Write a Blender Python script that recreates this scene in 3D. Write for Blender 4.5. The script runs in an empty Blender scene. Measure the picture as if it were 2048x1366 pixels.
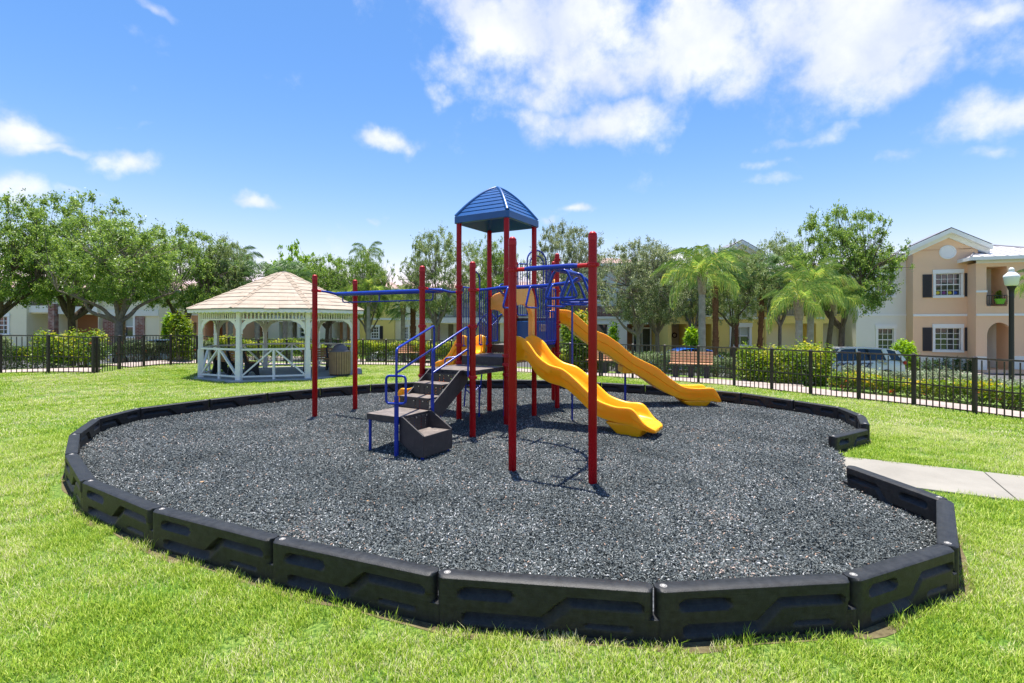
import bpy, math, random
import numpy as np
from mathutils import Vector, Matrix
R = math.radians
scn = bpy.context.scene
col = scn.collection

# ------------------------------------------------------------------ camera
CAM_H, F, HORIZON = 1.80, 1000.0, 648.0
cd = bpy.data.cameras.new('camera'); cam = bpy.data.objects.new('camera', cd); col.objects.link(cam)
cam.location = (0, 0, CAM_H); cam.rotation_euler = (R(90), 0, 0)
cd.sensor_width = 36; cd.lens = 36 * F / 2048; cd.shift_y = -(683 - HORIZON) / 2048
cd.clip_start = .1; cd.clip_end = 3000
scn.camera = cam

# ------------------------------------------------------------------ sky, sun, exposure
SUN_DIR = Vector((-.06, .40, 2.75)).normalized()      # towards the sun
SUN_EL = math.asin(SUN_DIR.z)
world = bpy.data.worlds.new('World'); scn.world = world; world.use_nodes = True
wt = world.node_tree; wt.nodes.clear()
def wn(t, **k):
    n = wt.nodes.new(t)
    for a, b in k.items(): setattr(n, a, b)
    return n
def wmath(op, a, b=None, c=None, clamp=False):
    n = wn('ShaderNodeMath', operation=op); n.use_clamp = clamp
    for i, v in enumerate((a, b, c)):
        if v is None: continue
        if hasattr(v, 'is_linked'): wt.links.new(v, n.inputs[i])
        else: n.inputs[i].default_value = v
    return n.outputs[0]
sky = wn('ShaderNodeTexSky', sky_type='NISHITA'); sky.sun_disc = False
sky.sun_elevation = SUN_EL; sky.sun_rotation = math.atan2(SUN_DIR.x, SUN_DIR.y)
sky.air_density = 1.0; sky.dust_density = .6; sky.ozone_density = 1.6
tc = wn('ShaderNodeTexCoord')
sep = wn('ShaderNodeSeparateXYZ'); wt.links.new(tc.outputs['Generated'], sep.inputs[0])
az = wmath('ARCTAN2', sep.outputs[0], sep.outputs[1])
el = wmath('ARCSINE', sep.outputs[2])
# cloud texture: noise on a cloud deck plane (direction / height)
zc = wmath('MAXIMUM', wmath('ADD', sep.outputs[2], .10), .03)
cx = wmath('DIVIDE', sep.outputs[0], zc); cy = wmath('DIVIDE', sep.outputs[1], zc)
cmb = wn('ShaderNodeCombineXYZ'); wt.links.new(cx, cmb.inputs[0]); wt.links.new(cy, cmb.inputs[1])
def wnoise(vec, scale, detail, rough, off=0):
    mp = wn('ShaderNodeMapping'); wt.links.new(vec, mp.inputs[0]); mp.inputs['Location'].default_value = (off, off * .7, off * .3)
    n = wn('ShaderNodeTexNoise'); n.inputs['Scale'].default_value = scale; n.inputs['Detail'].default_value = detail
    n.inputs['Roughness'].default_value = rough; wt.links.new(mp.outputs[0], n.inputs['Vector'])
    return n.outputs['Fac']
fine = wnoise(tc.outputs['Generated'], 8.5, 12, .60, 3.1)
warpx = wmath('MULTIPLY', wmath('SUBTRACT', wnoise(tc.outputs['Generated'], 9, 4, .5, 11), .5), .15)
warpy = wmath('MULTIPLY', wmath('SUBTRACT', wnoise(tc.outputs['Generated'], 9, 4, .5, 23), .5), .11)
azw = wmath('ADD', az, warpx); elw = wmath('ADD', el, warpy)
def pxdir(px, py, rx, ry):
    x = (px - 1024) / F; z = (HORIZON - py) / F; l = math.sqrt(x * x + 1 + z * z)
    return math.atan2(x, 1), math.asin(z / l), rx / F, ry / F / (1 + z * z * .6)
CLOUDS = [  # (px, py, rx, ry, strength): where the clouds hang
    (1120, 50, 250, 120, 1.06), (1400, 60, 270, 120, 1.0), (1710, 55, 250, 130, 1.08), (1000, 150, 120, 90, .7), (1090, 190, 110, 60, .72), (1260, 150, 140, 60, .7), (1560, 150, 150, 60, .8),
    (1180, 252, 165, 48, 1.0), (1850, 150, 130, 60, .8), (2030, 215, 100, 34, .9), (1690, 262, 60, 22, .62), (1610, 275, 90, 14, .5), (1795, 312, 50, 13, .5), (1500, 335, 90, 14, .5), (1520, 368, 70, 12, .45), (2010, 295, 50, 14, .45),
    (760, 280, 60, 24, .72), (870, 185, 46, 22, .62), (1980, 30, 120, 40, .8), (1160, 402, 42, 13, .72), (1095, 420, 34, 10, .45), (820, 425, 44, 12, .5), (748, 432, 20, 9, .5),
    (250, 332, 48, 28, .85), (20, 250, 60, 24, .70), (70, 282, 60, 16, .66), (140, 305, 56, 14, .66), (30, 378, 60, 26, .75), (140, 388, 50, 11, .6), (500, 398, 60, 15, .74), (395, 425, 30, 16, .4),
    (295, 68, 44, 24, .6), (345, 98, 30, 12, .4), (305, 5, 50, 14, .6), (262, 252, 30, 8, .42), (150, 330, 40, 10, .35), (900, 40, 60, 34, .5), (190, 230, 12, 8, .4)]
mask = None
for (px, py, rx, ry, s) in CLOUDS:
    a0, e0, ra, re = pxdir(px, py, rx, ry)
    dx = wmath('MULTIPLY', wmath('SUBTRACT', azw, a0), 1 / (ra * 1.15)); dy = wmath('MULTIPLY', wmath('SUBTRACT', elw, e0), 1 / (re * 1.2))
    d2 = wmath('ADD', wmath('MULTIPLY', dx, dx), wmath('MULTIPLY', dy, dy))
    b = wmath('MULTIPLY', wmath('POWER', 2.718, wmath('MULTIPLY', d2, -1.1)), s)
    mask = b if mask is None else wmath('MAXIMUM', mask, b)
# elsewhere in the sky the same broken cloud goes on
away = wmath('MULTIPLY', wmath('SUBTRACT', wnoise(cmb.outputs[0], .55, 3, .5, 40), .47, clamp=True), 5.0)
lo = wmath('MULTIPLY', wmath('ABSOLUTE', az), 1.0)
sel = wmath('MULTIPLY', wmath('SUBTRACT', wmath('MAXIMUM', wmath('SUBTRACT', lo, .80), wmath('SUBTRACT', el, .62)), 0.0, clamp=True), 6.0, clamp=True)
mask = wmath('MAXIMUM', mask, wmath('MULTIPLY', wmath('MULTIPLY', away, sel, clamp=True), .85))
dens = wmath('ADD', wmath('MULTIPLY', mask, 1.0), wmath('MULTIPLY', wmath('SUBTRACT', fine, .5), 2.05))
sm = wn('ShaderNodeMapRange', interpolation_type='SMOOTHSTEP'); wt.links.new(dens, sm.inputs['Value'])
sm.inputs['From Min'].default_value = .28; sm.inputs['From Max'].default_value = 1.0
fac = wmath('MULTIPLY', wmath('MULTIPLY', sm.outputs[0], .86), wmath('MULTIPLY', wmath('ADD', el, -.02, clamp=True), 9, clamp=True))
skyc = wn('ShaderNodeMix', data_type='RGBA', blend_type='MULTIPLY'); skyc.inputs['Factor'].default_value = 1
srgb = wn('ShaderNodeSeparateColor'); wt.links.new(sky.outputs[0], srgb.inputs[0]); crgb = wn('ShaderNodeCombineColor')
for i, (g_, a_) in enumerate(((2.0, .233), (1.27, .462), (1.0, .80))):   # deeper blue overhead, pale at the horizon
    wt.links.new(wmath('MULTIPLY', wmath('POWER', wmath('MINIMUM', srgb.outputs[i], 5.5), g_), a_), crgb.inputs[i])
wt.links.new(crgb.outputs[0], skyc.inputs['A']); skyc.inputs['B'].default_value = (1, 1, 1, 1)
SKY_TINT = skyc
mixc = wn('ShaderNodeMix', data_type='RGBA'); wt.links.new(fac, mixc.inputs['Factor']); wt.links.new(skyc.outputs['Result'], mixc.inputs['A'])
soft = wn('ShaderNodeMix', data_type='RGBA'); soft.inputs['A'].default_value = (3.15, 3.35, 3.95, 1); soft.inputs['B'].default_value = (4.3, 4.3, 4.35, 1)
inner = wn('ShaderNodeMapRange'); wt.links.new(wmath('ADD', wnoise(tc.outputs['Generated'], 5.0, 6, .55, 61), wmath('MULTIPLY', dens, .12)), inner.inputs['Value']); inner.inputs['From Min'].default_value = .50; inner.inputs['From Max'].default_value = .68
wt.links.new(inner.outputs[0], soft.inputs['Factor']); wt.links.new(soft.outputs['Result'], mixc.inputs['B'])
bg = wn('ShaderNodeBackground'); wt.links.new(mixc.outputs['Result'], bg.inputs[0]); bg.inputs[1].default_value = .125
wo = wn('ShaderNodeOutputWorld'); wt.links.new(bg.outputs[0], wo.inputs[0])
sd = bpy.data.lights.new('sun', 'SUN'); sun = bpy.data.objects.new('sun', sd); col.objects.link(sun)
sd.energy = 4.5; sd.angle = R(.53); sd.color = (1, .955, .88)
sun.rotation_euler = SUN_DIR.to_track_quat('Z', 'Y').to_euler(); sun.location = SUN_DIR * 60
vs = scn.view_settings; vs.view_transform = 'Standard'; vs.look = 'None'; vs.gamma = 1; vs.use_curve_mapping = False; vs.exposure = 1.1
scn.cycles.max_bounces = 8; scn.cycles.transparent_max_bounces = 24; scn.cycles.diffuse_bounces = 4

# ------------------------------------------------------------------ placing helpers
def P(px, py, z=0.0):
    """ground point seen at source pixel (px, py) on the level z"""
    Y = F * (CAM_H - z) / (py - HORIZON)
    return Vector(((px - 1024) / F * Y, Y, z))
def PX(px, Y): return (px - 1024) / F * Y
def PZ(py, Y): return CAM_H + (HORIZON - py) / F * Y

# ------------------------------------------------------------------ materials
_mats = {}
def mat(name, c, rough=.7, c2=None, scale=6.0, bump=0.0, bscale=40.0, metal=0.0, spec=.5, coat=0.0, lo=.35, hi=.65, world_space=False, detail=4):
    if name in _mats: return _mats[name]
    m = bpy.data.materials.new(name); m.use_nodes = True; t = m.node_tree
    b = t.nodes['Principled BSDF']; b.inputs['Roughness'].default_value = rough; b.inputs['Metallic'].default_value = metal
    b.inputs['Specular IOR Level'].default_value = spec; b.inputs['Coat Weight'].default_value = coat; b.inputs['Coat Roughness'].default_value = .12
    b.inputs['Base Color'].default_value = (*c, 1)
    if world_space:
        src = t.nodes.new('ShaderNodeNewGeometry').outputs['Position']
    else:
        src = t.nodes.new('ShaderNodeTexCoord').outputs['Object']
    if c2 is not None:
        n = t.nodes.new('ShaderNodeTexNoise'); n.inputs['Scale'].default_value = scale; n.inputs['Detail'].default_value = detail
        n.inputs['Roughness'].default_value = .6
        t.links.new(src, n.inputs['Vector'])
        r = t.nodes.new('ShaderNodeMapRange'); r.inputs['From Min'].default_value = lo; r.inputs['From Max'].default_value = hi
        t.links.new(n.outputs['Fac'], r.inputs['Value'])
        x = t.nodes.new('ShaderNodeMix'); x.data_type = 'RGBA'; x.inputs['A'].default_value = (*c, 1); x.inputs['B'].default_value = (*c2, 1)
        t.links.new(r.outputs[0], x.inputs['Factor']); t.links.new(x.outputs['Result'], b.inputs['Base Color'])
    if bump:
        n = t.nodes.new('ShaderNodeTexNoise'); n.inputs['Scale'].default_value = bscale; n.inputs['Detail'].default_value = 5
        t.links.new(src, n.inputs['Vector'])
        bp = t.nodes.new('ShaderNodeBump'); bp.inputs['Strength'].default_value = min(1, bump); bp.inputs['Distance'].default_value = .01
        t.links.new(n.outputs['Fac'], bp.inputs['Height']); t.links.new(bp.outputs[0], b.inputs['Normal'])
    _mats[name] = m
    return m
def leaf_mat(name, dark, lightc, trans=.35, rough=.55, pale=None, palef=.0):
    """foliage: colour runs dark..light on the per-leaf attribute 'v'; pale is the share of odd leaves, on the oaks painted glints"""
    if name in _mats: return _mats[name]
    m = bpy.data.materials.new(name); m.use_nodes = True; t = m.node_tree; t.nodes.clear()
    a = t.nodes.new('ShaderNodeAttribute'); a.attribute_name = 'v'
    cr = t.nodes.new('ShaderNodeValToRGB'); e = cr.color_ramp.elements
    e[0].color = (*dark, 1); e[1].color = (*lightc, 1); e[1].position = 1 - palef if pale else 1
    if pale:
        x = cr.color_ramp.elements.new(min(.999, 1 - palef + .01)); x.color = (*pale, 1)
    t.links.new(a.outputs['Fac'], cr.inputs[0])
    d = t.nodes.new('ShaderNodeBsdfPrincipled'); d.inputs['Roughness'].default_value = rough; d.inputs['Specular IOR Level'].default_value = .35
    tr = t.nodes.new('ShaderNodeBsdfTranslucent'); mx = t.nodes.new('ShaderNodeMixShader'); mx.inputs[0].default_value = trans
    hs = t.nodes.new('ShaderNodeHueSaturation'); hs.inputs['Saturation'].default_value = 1.1; hs.inputs['Value'].default_value = 1.5; hs.inputs['Hue'].default_value = .485
    t.links.new(cr.outputs[0], d.inputs['Base Color']); t.links.new(cr.outputs[0], hs.inputs['Color']); t.links.new(hs.outputs[0], tr.inputs['Color'])
    t.links.new(d.outputs[0], mx.inputs[1]); t.links.new(tr.outputs[0], mx.inputs[2])
    o = t.nodes.new('ShaderNodeOutputMaterial'); t.links.new(mx.outputs[0], o.inputs[0])
    _mats[name] = m
    return m

# ------------------------------------------------------------------ mesh builders
def link(name, me, parent=None):
    o = bpy.data.objects.new(name, me); col.objects.link(o)
    if parent is not None: o.parent = parent
    return o
def tag(o, label=None, cat=None, group=None, kind=None):
    if label: o['label'] = label
    if cat: o['category'] = cat
    if group: o['group'] = group
    if kind: o['kind'] = kind
    return o
def empty(name, loc, rz=0.0):
    o = bpy.data.objects.new(name, None); col.objects.link(o); o.location = loc; o.rotation_euler = (0, 0, rz); o.empty_display_size = .1
    return o
class MB:
    def __init__(s): s.v = []; s.f = []; s.mi = []; s.cm = 0
    def add(s, vs, fs):
        b = len(s.v); s.v.extend([tuple(v) for v in vs])
        for f in fs: s.f.append([b + i for i in f]); s.mi.append(s.cm)
        return s
    def box(s, c, size, rz=0.0, rx=0.0, ry=0.0):
        hx, hy, hz = size[0] / 2, size[1] / 2, size[2] / 2
        M = Matrix.Rotation(rz, 3, 'Z') @ Matrix.Rotation(ry, 3, 'Y') @ Matrix.Rotation(rx, 3, 'X')
        c = Vector(c)
        vs = [c + M @ Vector((x * hx, y * hy, z * hz)) for z in (-1, 1) for y in (-1, 1) for x in (-1, 1)]
        return s.add(vs, [(0, 2, 3, 1), (4, 5, 7, 6), (0, 1, 5, 4), (2, 6, 7, 3), (0, 4, 6, 2), (1, 3, 7, 5)])
    def bar(s, p0, p1, w, h, up=(0, 0, 1)):
        """rectangular bar between two points, w across, h along up"""
        p0 = Vector(p0); p1 = Vector(p1); d = (p1 - p0).normalized(); up = Vector(up)
        sd_ = d.cross(up)
        if sd_.length < 1e-4: sd_ = d.cross(Vector((1, 0, 0)))
        sd_.normalize(); u = sd_.cross(d).normalized()
        vs = [p + sd_ * (x * w / 2) + u * (z * h / 2) for p in (p0, p1) for (x, z) in ((-1, -1), (1, -1), (1, 1), (-1, 1))]
        return s.add(vs, [(0, 1, 2, 3), (7, 6, 5, 4), (0, 4, 5, 1), (1, 5, 6, 2), (2, 6, 7, 3), (3, 7, 4, 0)])
    def tube(s, pts, r, seg=10, closed=False, caps=True):
        pts = [Vector(p) for p in pts]; n = len(pts)
        rs = r if isinstance(r, (list, tuple)) else [r] * n
        rings = []; up = None
        for i in range(n):
            a = pts[(i - 1) % n] if (closed or i > 0) else pts[i]; b = pts[(i + 1) % n] if (closed or i < n - 1) else pts[i]
            t = (b - a).normalized()
            if up is None:
                up = Vector((0, 0, 1)) if abs(t.z) < .9 else Vector((1, 0, 0))
            x = t.cross(up)
            if x.length < 1e-5: x = t.cross(Vector((0, 1, 0)))
            x.normalize(); up = x.cross(t).normalized()
            rings.append([pts[i] + (x * math.cos(2 * math.pi * k / seg) + up * math.sin(2 * math.pi * k / seg)) * rs[i] for k in range(seg)])
        vs = [q for rg in rings for q in rg]; fs = []
        for i in range(n if closed else n - 1):
            j = (i + 1) % n
            for k in range(seg):
                l = (k + 1) % seg
                fs.append((i * seg + k, i * seg + l, j * seg + l, j * seg + k))
        if not closed and caps:
            fs.append(tuple(range(seg))[::-1]); fs.append(tuple((n - 1) * seg + k for k in range(seg)))
        return s.add(vs, fs)
    def lathe(s, prof, c=(0, 0, 0), seg=16, a0=0.0):
        """prof: list of (radius, z) from bottom to top"""
        c = Vector(c); vs = []; fs = []; n = len(prof)
        for (r_, z_) in prof:
            for k in range(seg):
                a = a0 + 2 * math.pi * k / seg
                vs.append(c + Vector((r_ * math.cos(a), r_ * math.sin(a), z_)))
        for i in range(n - 1):
            for k in range(seg):
                l = (k + 1) % seg
                fs.append((i * seg + k, i * seg + l, (i + 1) * seg + l, (i + 1) * seg + k))
        fs.append(tuple(range(seg))[::-1]); fs.append(tuple((n - 1) * seg + k for k in range(seg)))
        return s.add(vs, fs)
    def prism(s, poly, a, b, axis='y'):
        """extrude a polygon (2-D points) between a and b along axis; poly in the other two axes"""
        def mk(p, t):
            return (p[0], t, p[1]) if axis == 'y' else ((t, p[0], p[1]) if axis == 'x' else (p[0], p[1], t))
        n = len(poly); vs = [mk(p, a) for p in poly] + [mk(p, b) for p in poly]
        fs = [tuple(range(n)), tuple(range(2 * n - 1, n - 1, -1))] + [(i, i + n, (i + 1) % n + n, (i + 1) % n) for i in range(n)]
        return s.add(vs, fs)
    def xform(s, M):
        s.v = [tuple(M @ Vector(v)) for v in s.v]; return s
    def mesh(s, name, mats, smooth=None, fix=True):
        me = bpy.data.meshes.new(name); me.from_pydata(s.v, [], s.f)
        for m in (mats if isinstance(mats, (list, tuple)) else [mats]): me.materials.append(m)
        if s.mi and max(s.mi) > 0: me.polygons.foreach_set('material_index', s.mi)
        if fix:
            import bmesh
            bm = bmesh.new(); bm.from_mesh(me); bmesh.ops.recalc_face_normals(bm, faces=bm.faces); bm.to_mesh(me); bm.free()
        if smooth is not None:
            me.polygons.foreach_set('use_smooth', [True] * len(me.polygons)); me.set_sharp_from_angle(angle=R(smooth))
        me.update()
        return me
    def build(s, name, mats, parent=None, smooth=None, bevel=None, fix=True):
        o = link(name, s.mesh(name, mats, smooth, fix), parent)
        if bevel:
            md = o.modifiers.new('bevel', 'BEVEL'); md.width = bevel; md.segments = 2; md.limit_method = 'ANGLE'; md.angle_limit = R(40)
        return o
def fast_mesh(name, verts, nv, mats, v=None, smooth=False):
    """verts (N*nv,3) array: N separate faces of nv corners each; v: per-face value stored on attribute 'v'"""
    verts = np.asarray(verts, dtype=np.float32).reshape(-1, 3); n = len(verts) // nv
    me = bpy.data.meshes.new(name); me.vertices.add(len(verts)); me.vertices.foreach_set('co', verts.ravel())
    me.loops.add(n * nv); me.loops.foreach_set('vertex_index', np.arange(n * nv, dtype=np.int32))
    me.polygons.add(n); me.polygons.foreach_set('loop_start', np.arange(n, dtype=np.int32) * nv)
    try: me.polygons.foreach_set('loop_total', np.full(n, nv, dtype=np.int32))
    except Exception: pass
    if v is not None:
        a = me.attributes.new('v', 'FLOAT', 'FACE'); a.data.foreach_set('value', np.asarray(v, dtype=np.float32))
    for m in (mats if isinstance(mats, (list, tuple)) else [mats]): me.materials.append(m)
    me.update(calc_edges=True); me.validate()
    return me
def catmull(pts, per=6, closed=False):
    pts = [Vector(p) for p in pts]; out = []; n = len(pts)
    for i in range(n if closed else n - 1):
        g = lambda k: pts[k % n] if closed else pts[max(0, min(n - 1, k))]
        p0, p1, p2, p3 = g(i - 1), g(i), g(i + 1), g(i + 2)
        for j in range(per):
            t = j / per
            out.append(.5 * ((2 * p1) + (p2 - p0) * t + (2 * p0 - 5 * p1 + 4 * p2 - p3) * t * t + (3 * p1 - p0 - 3 * p2 + p3) * t ** 3))
    if not closed: out.append(pts[-1])
    return out
def rpath(pts, rad, seg=5, closed=False):
    """polyline with rounded corners"""
    pts = [Vector(p) for p in pts]; n = len(pts); out = []
    for i in range(n):
        if not closed and i in (0, n - 1): out.append(pts[i]); continue
        a, b, c = pts[(i - 1) % n], pts[i], pts[(i + 1) % n]
        d1 = (a - b); d2 = (c - b); r_ = min(rad, d1.length * .48, d2.length * .48)
        p = b + d1.normalized() * r_; q = b + d2.normalized() * r_
        for k in range(seg + 1):
            t = k / seg; out.append(p * (1 - t) ** 2 + b * 2 * t * (1 - t) + q * t * t)
    return out
def copy_tree(o, parent=None):
    c = o.copy(); col.objects.link(c)
    c.parent = parent
    for ch in [x for x in _kids.get(o.name, [])]: copy_tree(ch, c)
    return c
_kids = {}
def index_kids():
    _kids.clear()
    for o in bpy.data.objects:
        if o.parent: _kids.setdefault(o.parent.name, []).append(o)
def clone(root, loc, rz=0.0, scale=None):
    kids = {}
    def rec(o, parent):
        c = o.copy(); col.objects.link(c); c.parent = parent
        for ch in list(o.children): rec(ch, c)
        return c
    c = rec(root, None); c.location = loc; c.rotation_euler = (0, 0, rz)
    if scale is not None: c.scale = scale
    for k in ('label', 'group'):
        if k in c.keys() and k == 'label': del c[k]
    return c
def scatter(name, pts, rz, sc, idx, protos, kind='stuff', tilt=None):
    """ONE object: points carrying copies of a few small prototype clumps"""
    me = bpy.data.meshes.new(name); me.vertices.add(len(pts)); me.vertices.foreach_set('co', np.asarray(pts, dtype=np.float32).ravel())
    for nm, arr, ty in (('rz', rz, 'FLOAT'), ('sc', sc, 'FLOAT'), ('idx', idx, 'INT')):
        a = me.attributes.new(nm, ty, 'POINT'); a.data.foreach_set('value', np.asarray(arr, dtype=np.float32 if ty == 'FLOAT' else np.int32))
    o = link(name, me)
    g = bpy.data.node_groups.new(name + '_nodes', 'GeometryNodeTree')
    g.interface.new_socket('Geometry', in_out='INPUT', socket_type='NodeSocketGeometry'); g.interface.new_socket('Geometry', in_out='OUTPUT', socket_type='NodeSocketGeometry')
    N = g.nodes; L = g.links; gi = N.new('NodeGroupInput'); go = N.new('NodeGroupOutput')
    iop = N.new('GeometryNodeInstanceOnPoints'); L.new(gi.outputs[0], iop.inputs['Points'])
    ji = N.new('GeometryNodeJoinGeometry')
    for p in protos:
        oi = N.new('GeometryNodeObjectInfo'); oi.inputs['Object'].default_value = p; oi.inputs['As Instance'].default_value = True
        L.new(oi.outputs['Geometry'], ji.inputs[0])
    L.new(ji.outputs[0], iop.inputs['Instance']); iop.inputs['Pick Instance'].default_value = True
    def na(nm, ty):
        n = N.new('GeometryNodeInputNamedAttribute'); n.data_type = ty; n.inputs['Name'].default_value = nm; return n.outputs['Attribute']
    L.new(na('idx', 'INT'), iop.inputs['Instance Index'])
    cz = N.new('ShaderNodeCombineXYZ'); L.new(na('rz', 'FLOAT'), cz.inputs[2])
    er = N.new('FunctionNodeEulerToRotation'); L.new(cz.outputs[0], er.inputs[0]); L.new(er.outputs[0], iop.inputs['Rotation'])
    cs = N.new('ShaderNodeCombineXYZ'); s_ = na('sc', 'FLOAT')
    for k in range(3): L.new(s_, cs.inputs[k])
    L.new(cs.outputs[0], iop.inputs['Scale']); L.new(iop.outputs[0], go.inputs[0])
    m = o.modifiers.new('scatter', 'NODES'); m.node_group = g
    o['kind'] = kind
    return o
def proto(name, me): return bpy.data.objects.new(name, me)
def smoothstep(a, b, x):
    t = np.clip((x - a) / (b - a), 0, 1); return t * t * (3 - 2 * t)
# ------------------------------------------------------------------ terrain
FENCE = np.array([(-19.5, 12.3), (-17.5, 13.0), (-14.7, 14.4), (-12.9, 15.4), (-13.1, 17.2), (-12.6, 19.5), (-9.0, 21.8), (-6.0, 21.9), (-3.0, 20.9), (.5, 18.4), (3.0, 17.1),
                  (4.2, 16.35), (5.16, 15.65), (6.07, 14.85), (6.95, 13.9), (7.52, 12.8), (8.17, 11.92), (8.79, 11.04), (9.25, 10.05), (9.62, 9.0), (9.95, 8.0)])
FBACK = np.array([(-40, 9.0), (-19.5, 12.3), (-14.7, 14.4), (-13.0, 15.4), (-12.95, 17.2), (-12.6, 19.5), (-9, 21.8), (-6, 21.9), (-3, 20.9), (.5, 18.4), (3, 17.1), (5.16, 15.65), (6.95, 13.9), (8.17, 11.92), (9.25, 10.05), (9.95, 8), (11.5, 2.5), (13, -6)])
def fence_side(x, y):
    yb = np.interp(x, FBACK[:, 0], FBACK[:, 1])
    best = np.full(np.shape(x), 1e9)
    for (a, b) in zip(FBACK[:-1], FBACK[1:]):
        d = b - a; t = np.clip(((x - a[0]) * d[0] + (y - a[1]) * d[1]) / (d @ d), 0, 1)
        best = np.minimum(best, np.hypot(x - a[0] - t * d[0], y - a[1] - t * d[1]))
    return np.where((y > yb), best, -best)
def ground(x, y):
    x = np.asarray(x, float); y = np.asarray(y, float)
    hl = .36 * smoothstep(-9.5, -14.5, x) if False else .36 * smoothstep(0, 1, (-9.5 - x) / 5.0)
    d = fence_side(x, y)
    drop = np.interp(x, [-22, -6, 10], [.92, 1.05, 1.15])
    return hl - drop * smoothstep(1.6, 9.0, d)
def gz(x, y): return float(ground(np.array([x]), np.array([y]))[0])
def sheet(name, xs, ys, zoff, m, kind='structure', msk=None):
    X, Y = np.meshgrid(xs, ys); Z = ground(X, Y) + zoff
    nx, ny = len(xs), len(ys); vs = np.stack([X, Y, Z], -1).reshape(-1, 3)
    i = np.arange(nx - 1)[None, :] + np.arange(ny - 1)[:, None] * nx
    fs = np.stack([i, i + 1, i + 1 + nx, i + nx], -1).reshape(-1, 4)
    me = bpy.data.meshes.new(name); me.from_pydata(vs.tolist(), [], fs.tolist()); me.materials.append(m)
    me.polygons.foreach_set('use_smooth', [True] * len(me.polygons)); me.update()
    o = link(name, me); o['kind'] = kind
    return o
def ribbon(name, pts, w, zoff, m, kind='structure', per=8, parent=None):
    """a strip of width w (or list) draped over the terrain"""
    c = catmull([(p[0], p[1], 0) for p in pts], per); n = len(c); vs = []; fs = []; k = 5
    for i, p in enumerate(c):
        t = (c[min(n - 1, i + 1)] - c[max(0, i - 1)]).normalized(); s = Vector((-t.y, t.x, 0))
        ww = w if not isinstance(w, (list, tuple)) else np.interp(i / (n - 1), np.linspace(0, 1, len(w)), w)
        for j in range(k):
            q = p + s * ww * (j / (k - 1) - .5); vs.append((q.x, q.y, gz(q.x, q.y) + zoff))
    for i in range(n - 1):
        for j in range(k - 1): fs.append((i * k + j, i * k + j + 1, (i + 1) * k + j + 1, (i + 1) * k + j))
    me = bpy.data.meshes.new(name); me.from_pydata(vs, [], fs); me.materials.append(m); me.update()
    o = link(name, me, parent)
    if kind: o['kind'] = kind
    return o

M_turf = mat('turf', (.10, .17, .035), .9, (.19, .21, .06), 2.2, .6, 90, world_space=True, spec=.2, detail=9)
def turf_nodes(m):
    """lawn sheet: fine blade-scale mottling over broad patches"""
    t = m.node_tree; b = t.nodes['Principled BSDF']; geo = t.nodes.new('ShaderNodeNewGeometry')
    def nz(s, d):
        n = t.nodes.new('ShaderNodeTexNoise'); n.inputs['Scale'].default_value = s; n.inputs['Detail'].default_value = d; t.links.new(geo.outputs['Position'], n.inputs['Vector']); return n.outputs['Fac']
    def mr(f, a, c):
        r = t.nodes.new('ShaderNodeMapRange'); r.inputs['From Min'].default_value = a; r.inputs['From Max'].default_value = c; t.links.new(f, r.inputs['Value']); return r.outputs[0]
    def mx(f, A, B):
        x = t.nodes.new('ShaderNodeMix'); x.data_type = 'RGBA'; t.links.new(f, x.inputs['Factor'])
        for s_, v_ in (('A', A), ('B', B)):
            if hasattr(v_, 'is_linked'): t.links.new(v_, x.inputs[s_])
            else: x.inputs[s_].default_value = (*v_, 1)
        return x.outputs['Result']
    broad = mx(mr(nz(.45, 4), .36, .66), (.13, .24, .028), (.25, .30, .075))
    fine = mx(mr(nz(38, 6), .40, .64), (.045, .10, .012), broad)
    dry = mx(mr(nz(3.5, 7), .62, .80), fine, (.33, .31, .14))
    t.links.new(dry, b.inputs['Base Color'])
turf_nodes(M_turf)
xs = np.unique(np.concatenate([np.linspace(-400, -60, 12), np.linspace(-60, -20, 30), np.linspace(-20, 16, 110), np.linspace(16, 50, 30), np.linspace(50, 400, 12)]))
ys = np.unique(np.concatenate([np.linspace(-60, -4, 8), np.linspace(-4, 34, 120), np.linspace(34, 80, 24), np.linspace(80, 900, 14)]))
sheet('lawn', xs, ys, 0, M_turf)

M_conc = mat('concrete', (.29, .272, .235), .9, (.235, .22, .19), 1.6, .35, 60, world_space=True, spec=.2, detail=10)
M_side = mat('pink_concrete', (.40, .33, .30), .92, (.31, .26, .235), 2.0, .2, 60, world_space=True, spec=.2, detail=8)
M_road = mat('asphalt', (.075, .075, .078), .9, (.12, .12, .12), 8, .3, 80, world_space=True, spec=.2)
M_soil = mat('soil', (.075, .060, .032), .95, (.17, .145, .075), 14, 1.0, 50, world_space=True, spec=.1, detail=10, lo=.35, hi=.65)
ribbon('road', [(-60, 31), (-34, 29), (-18, 31), (-5, 36), (8, 31.5), (18, 27.5), (30, 25), (60, 22)], 7.5, .02, M_road)
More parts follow.
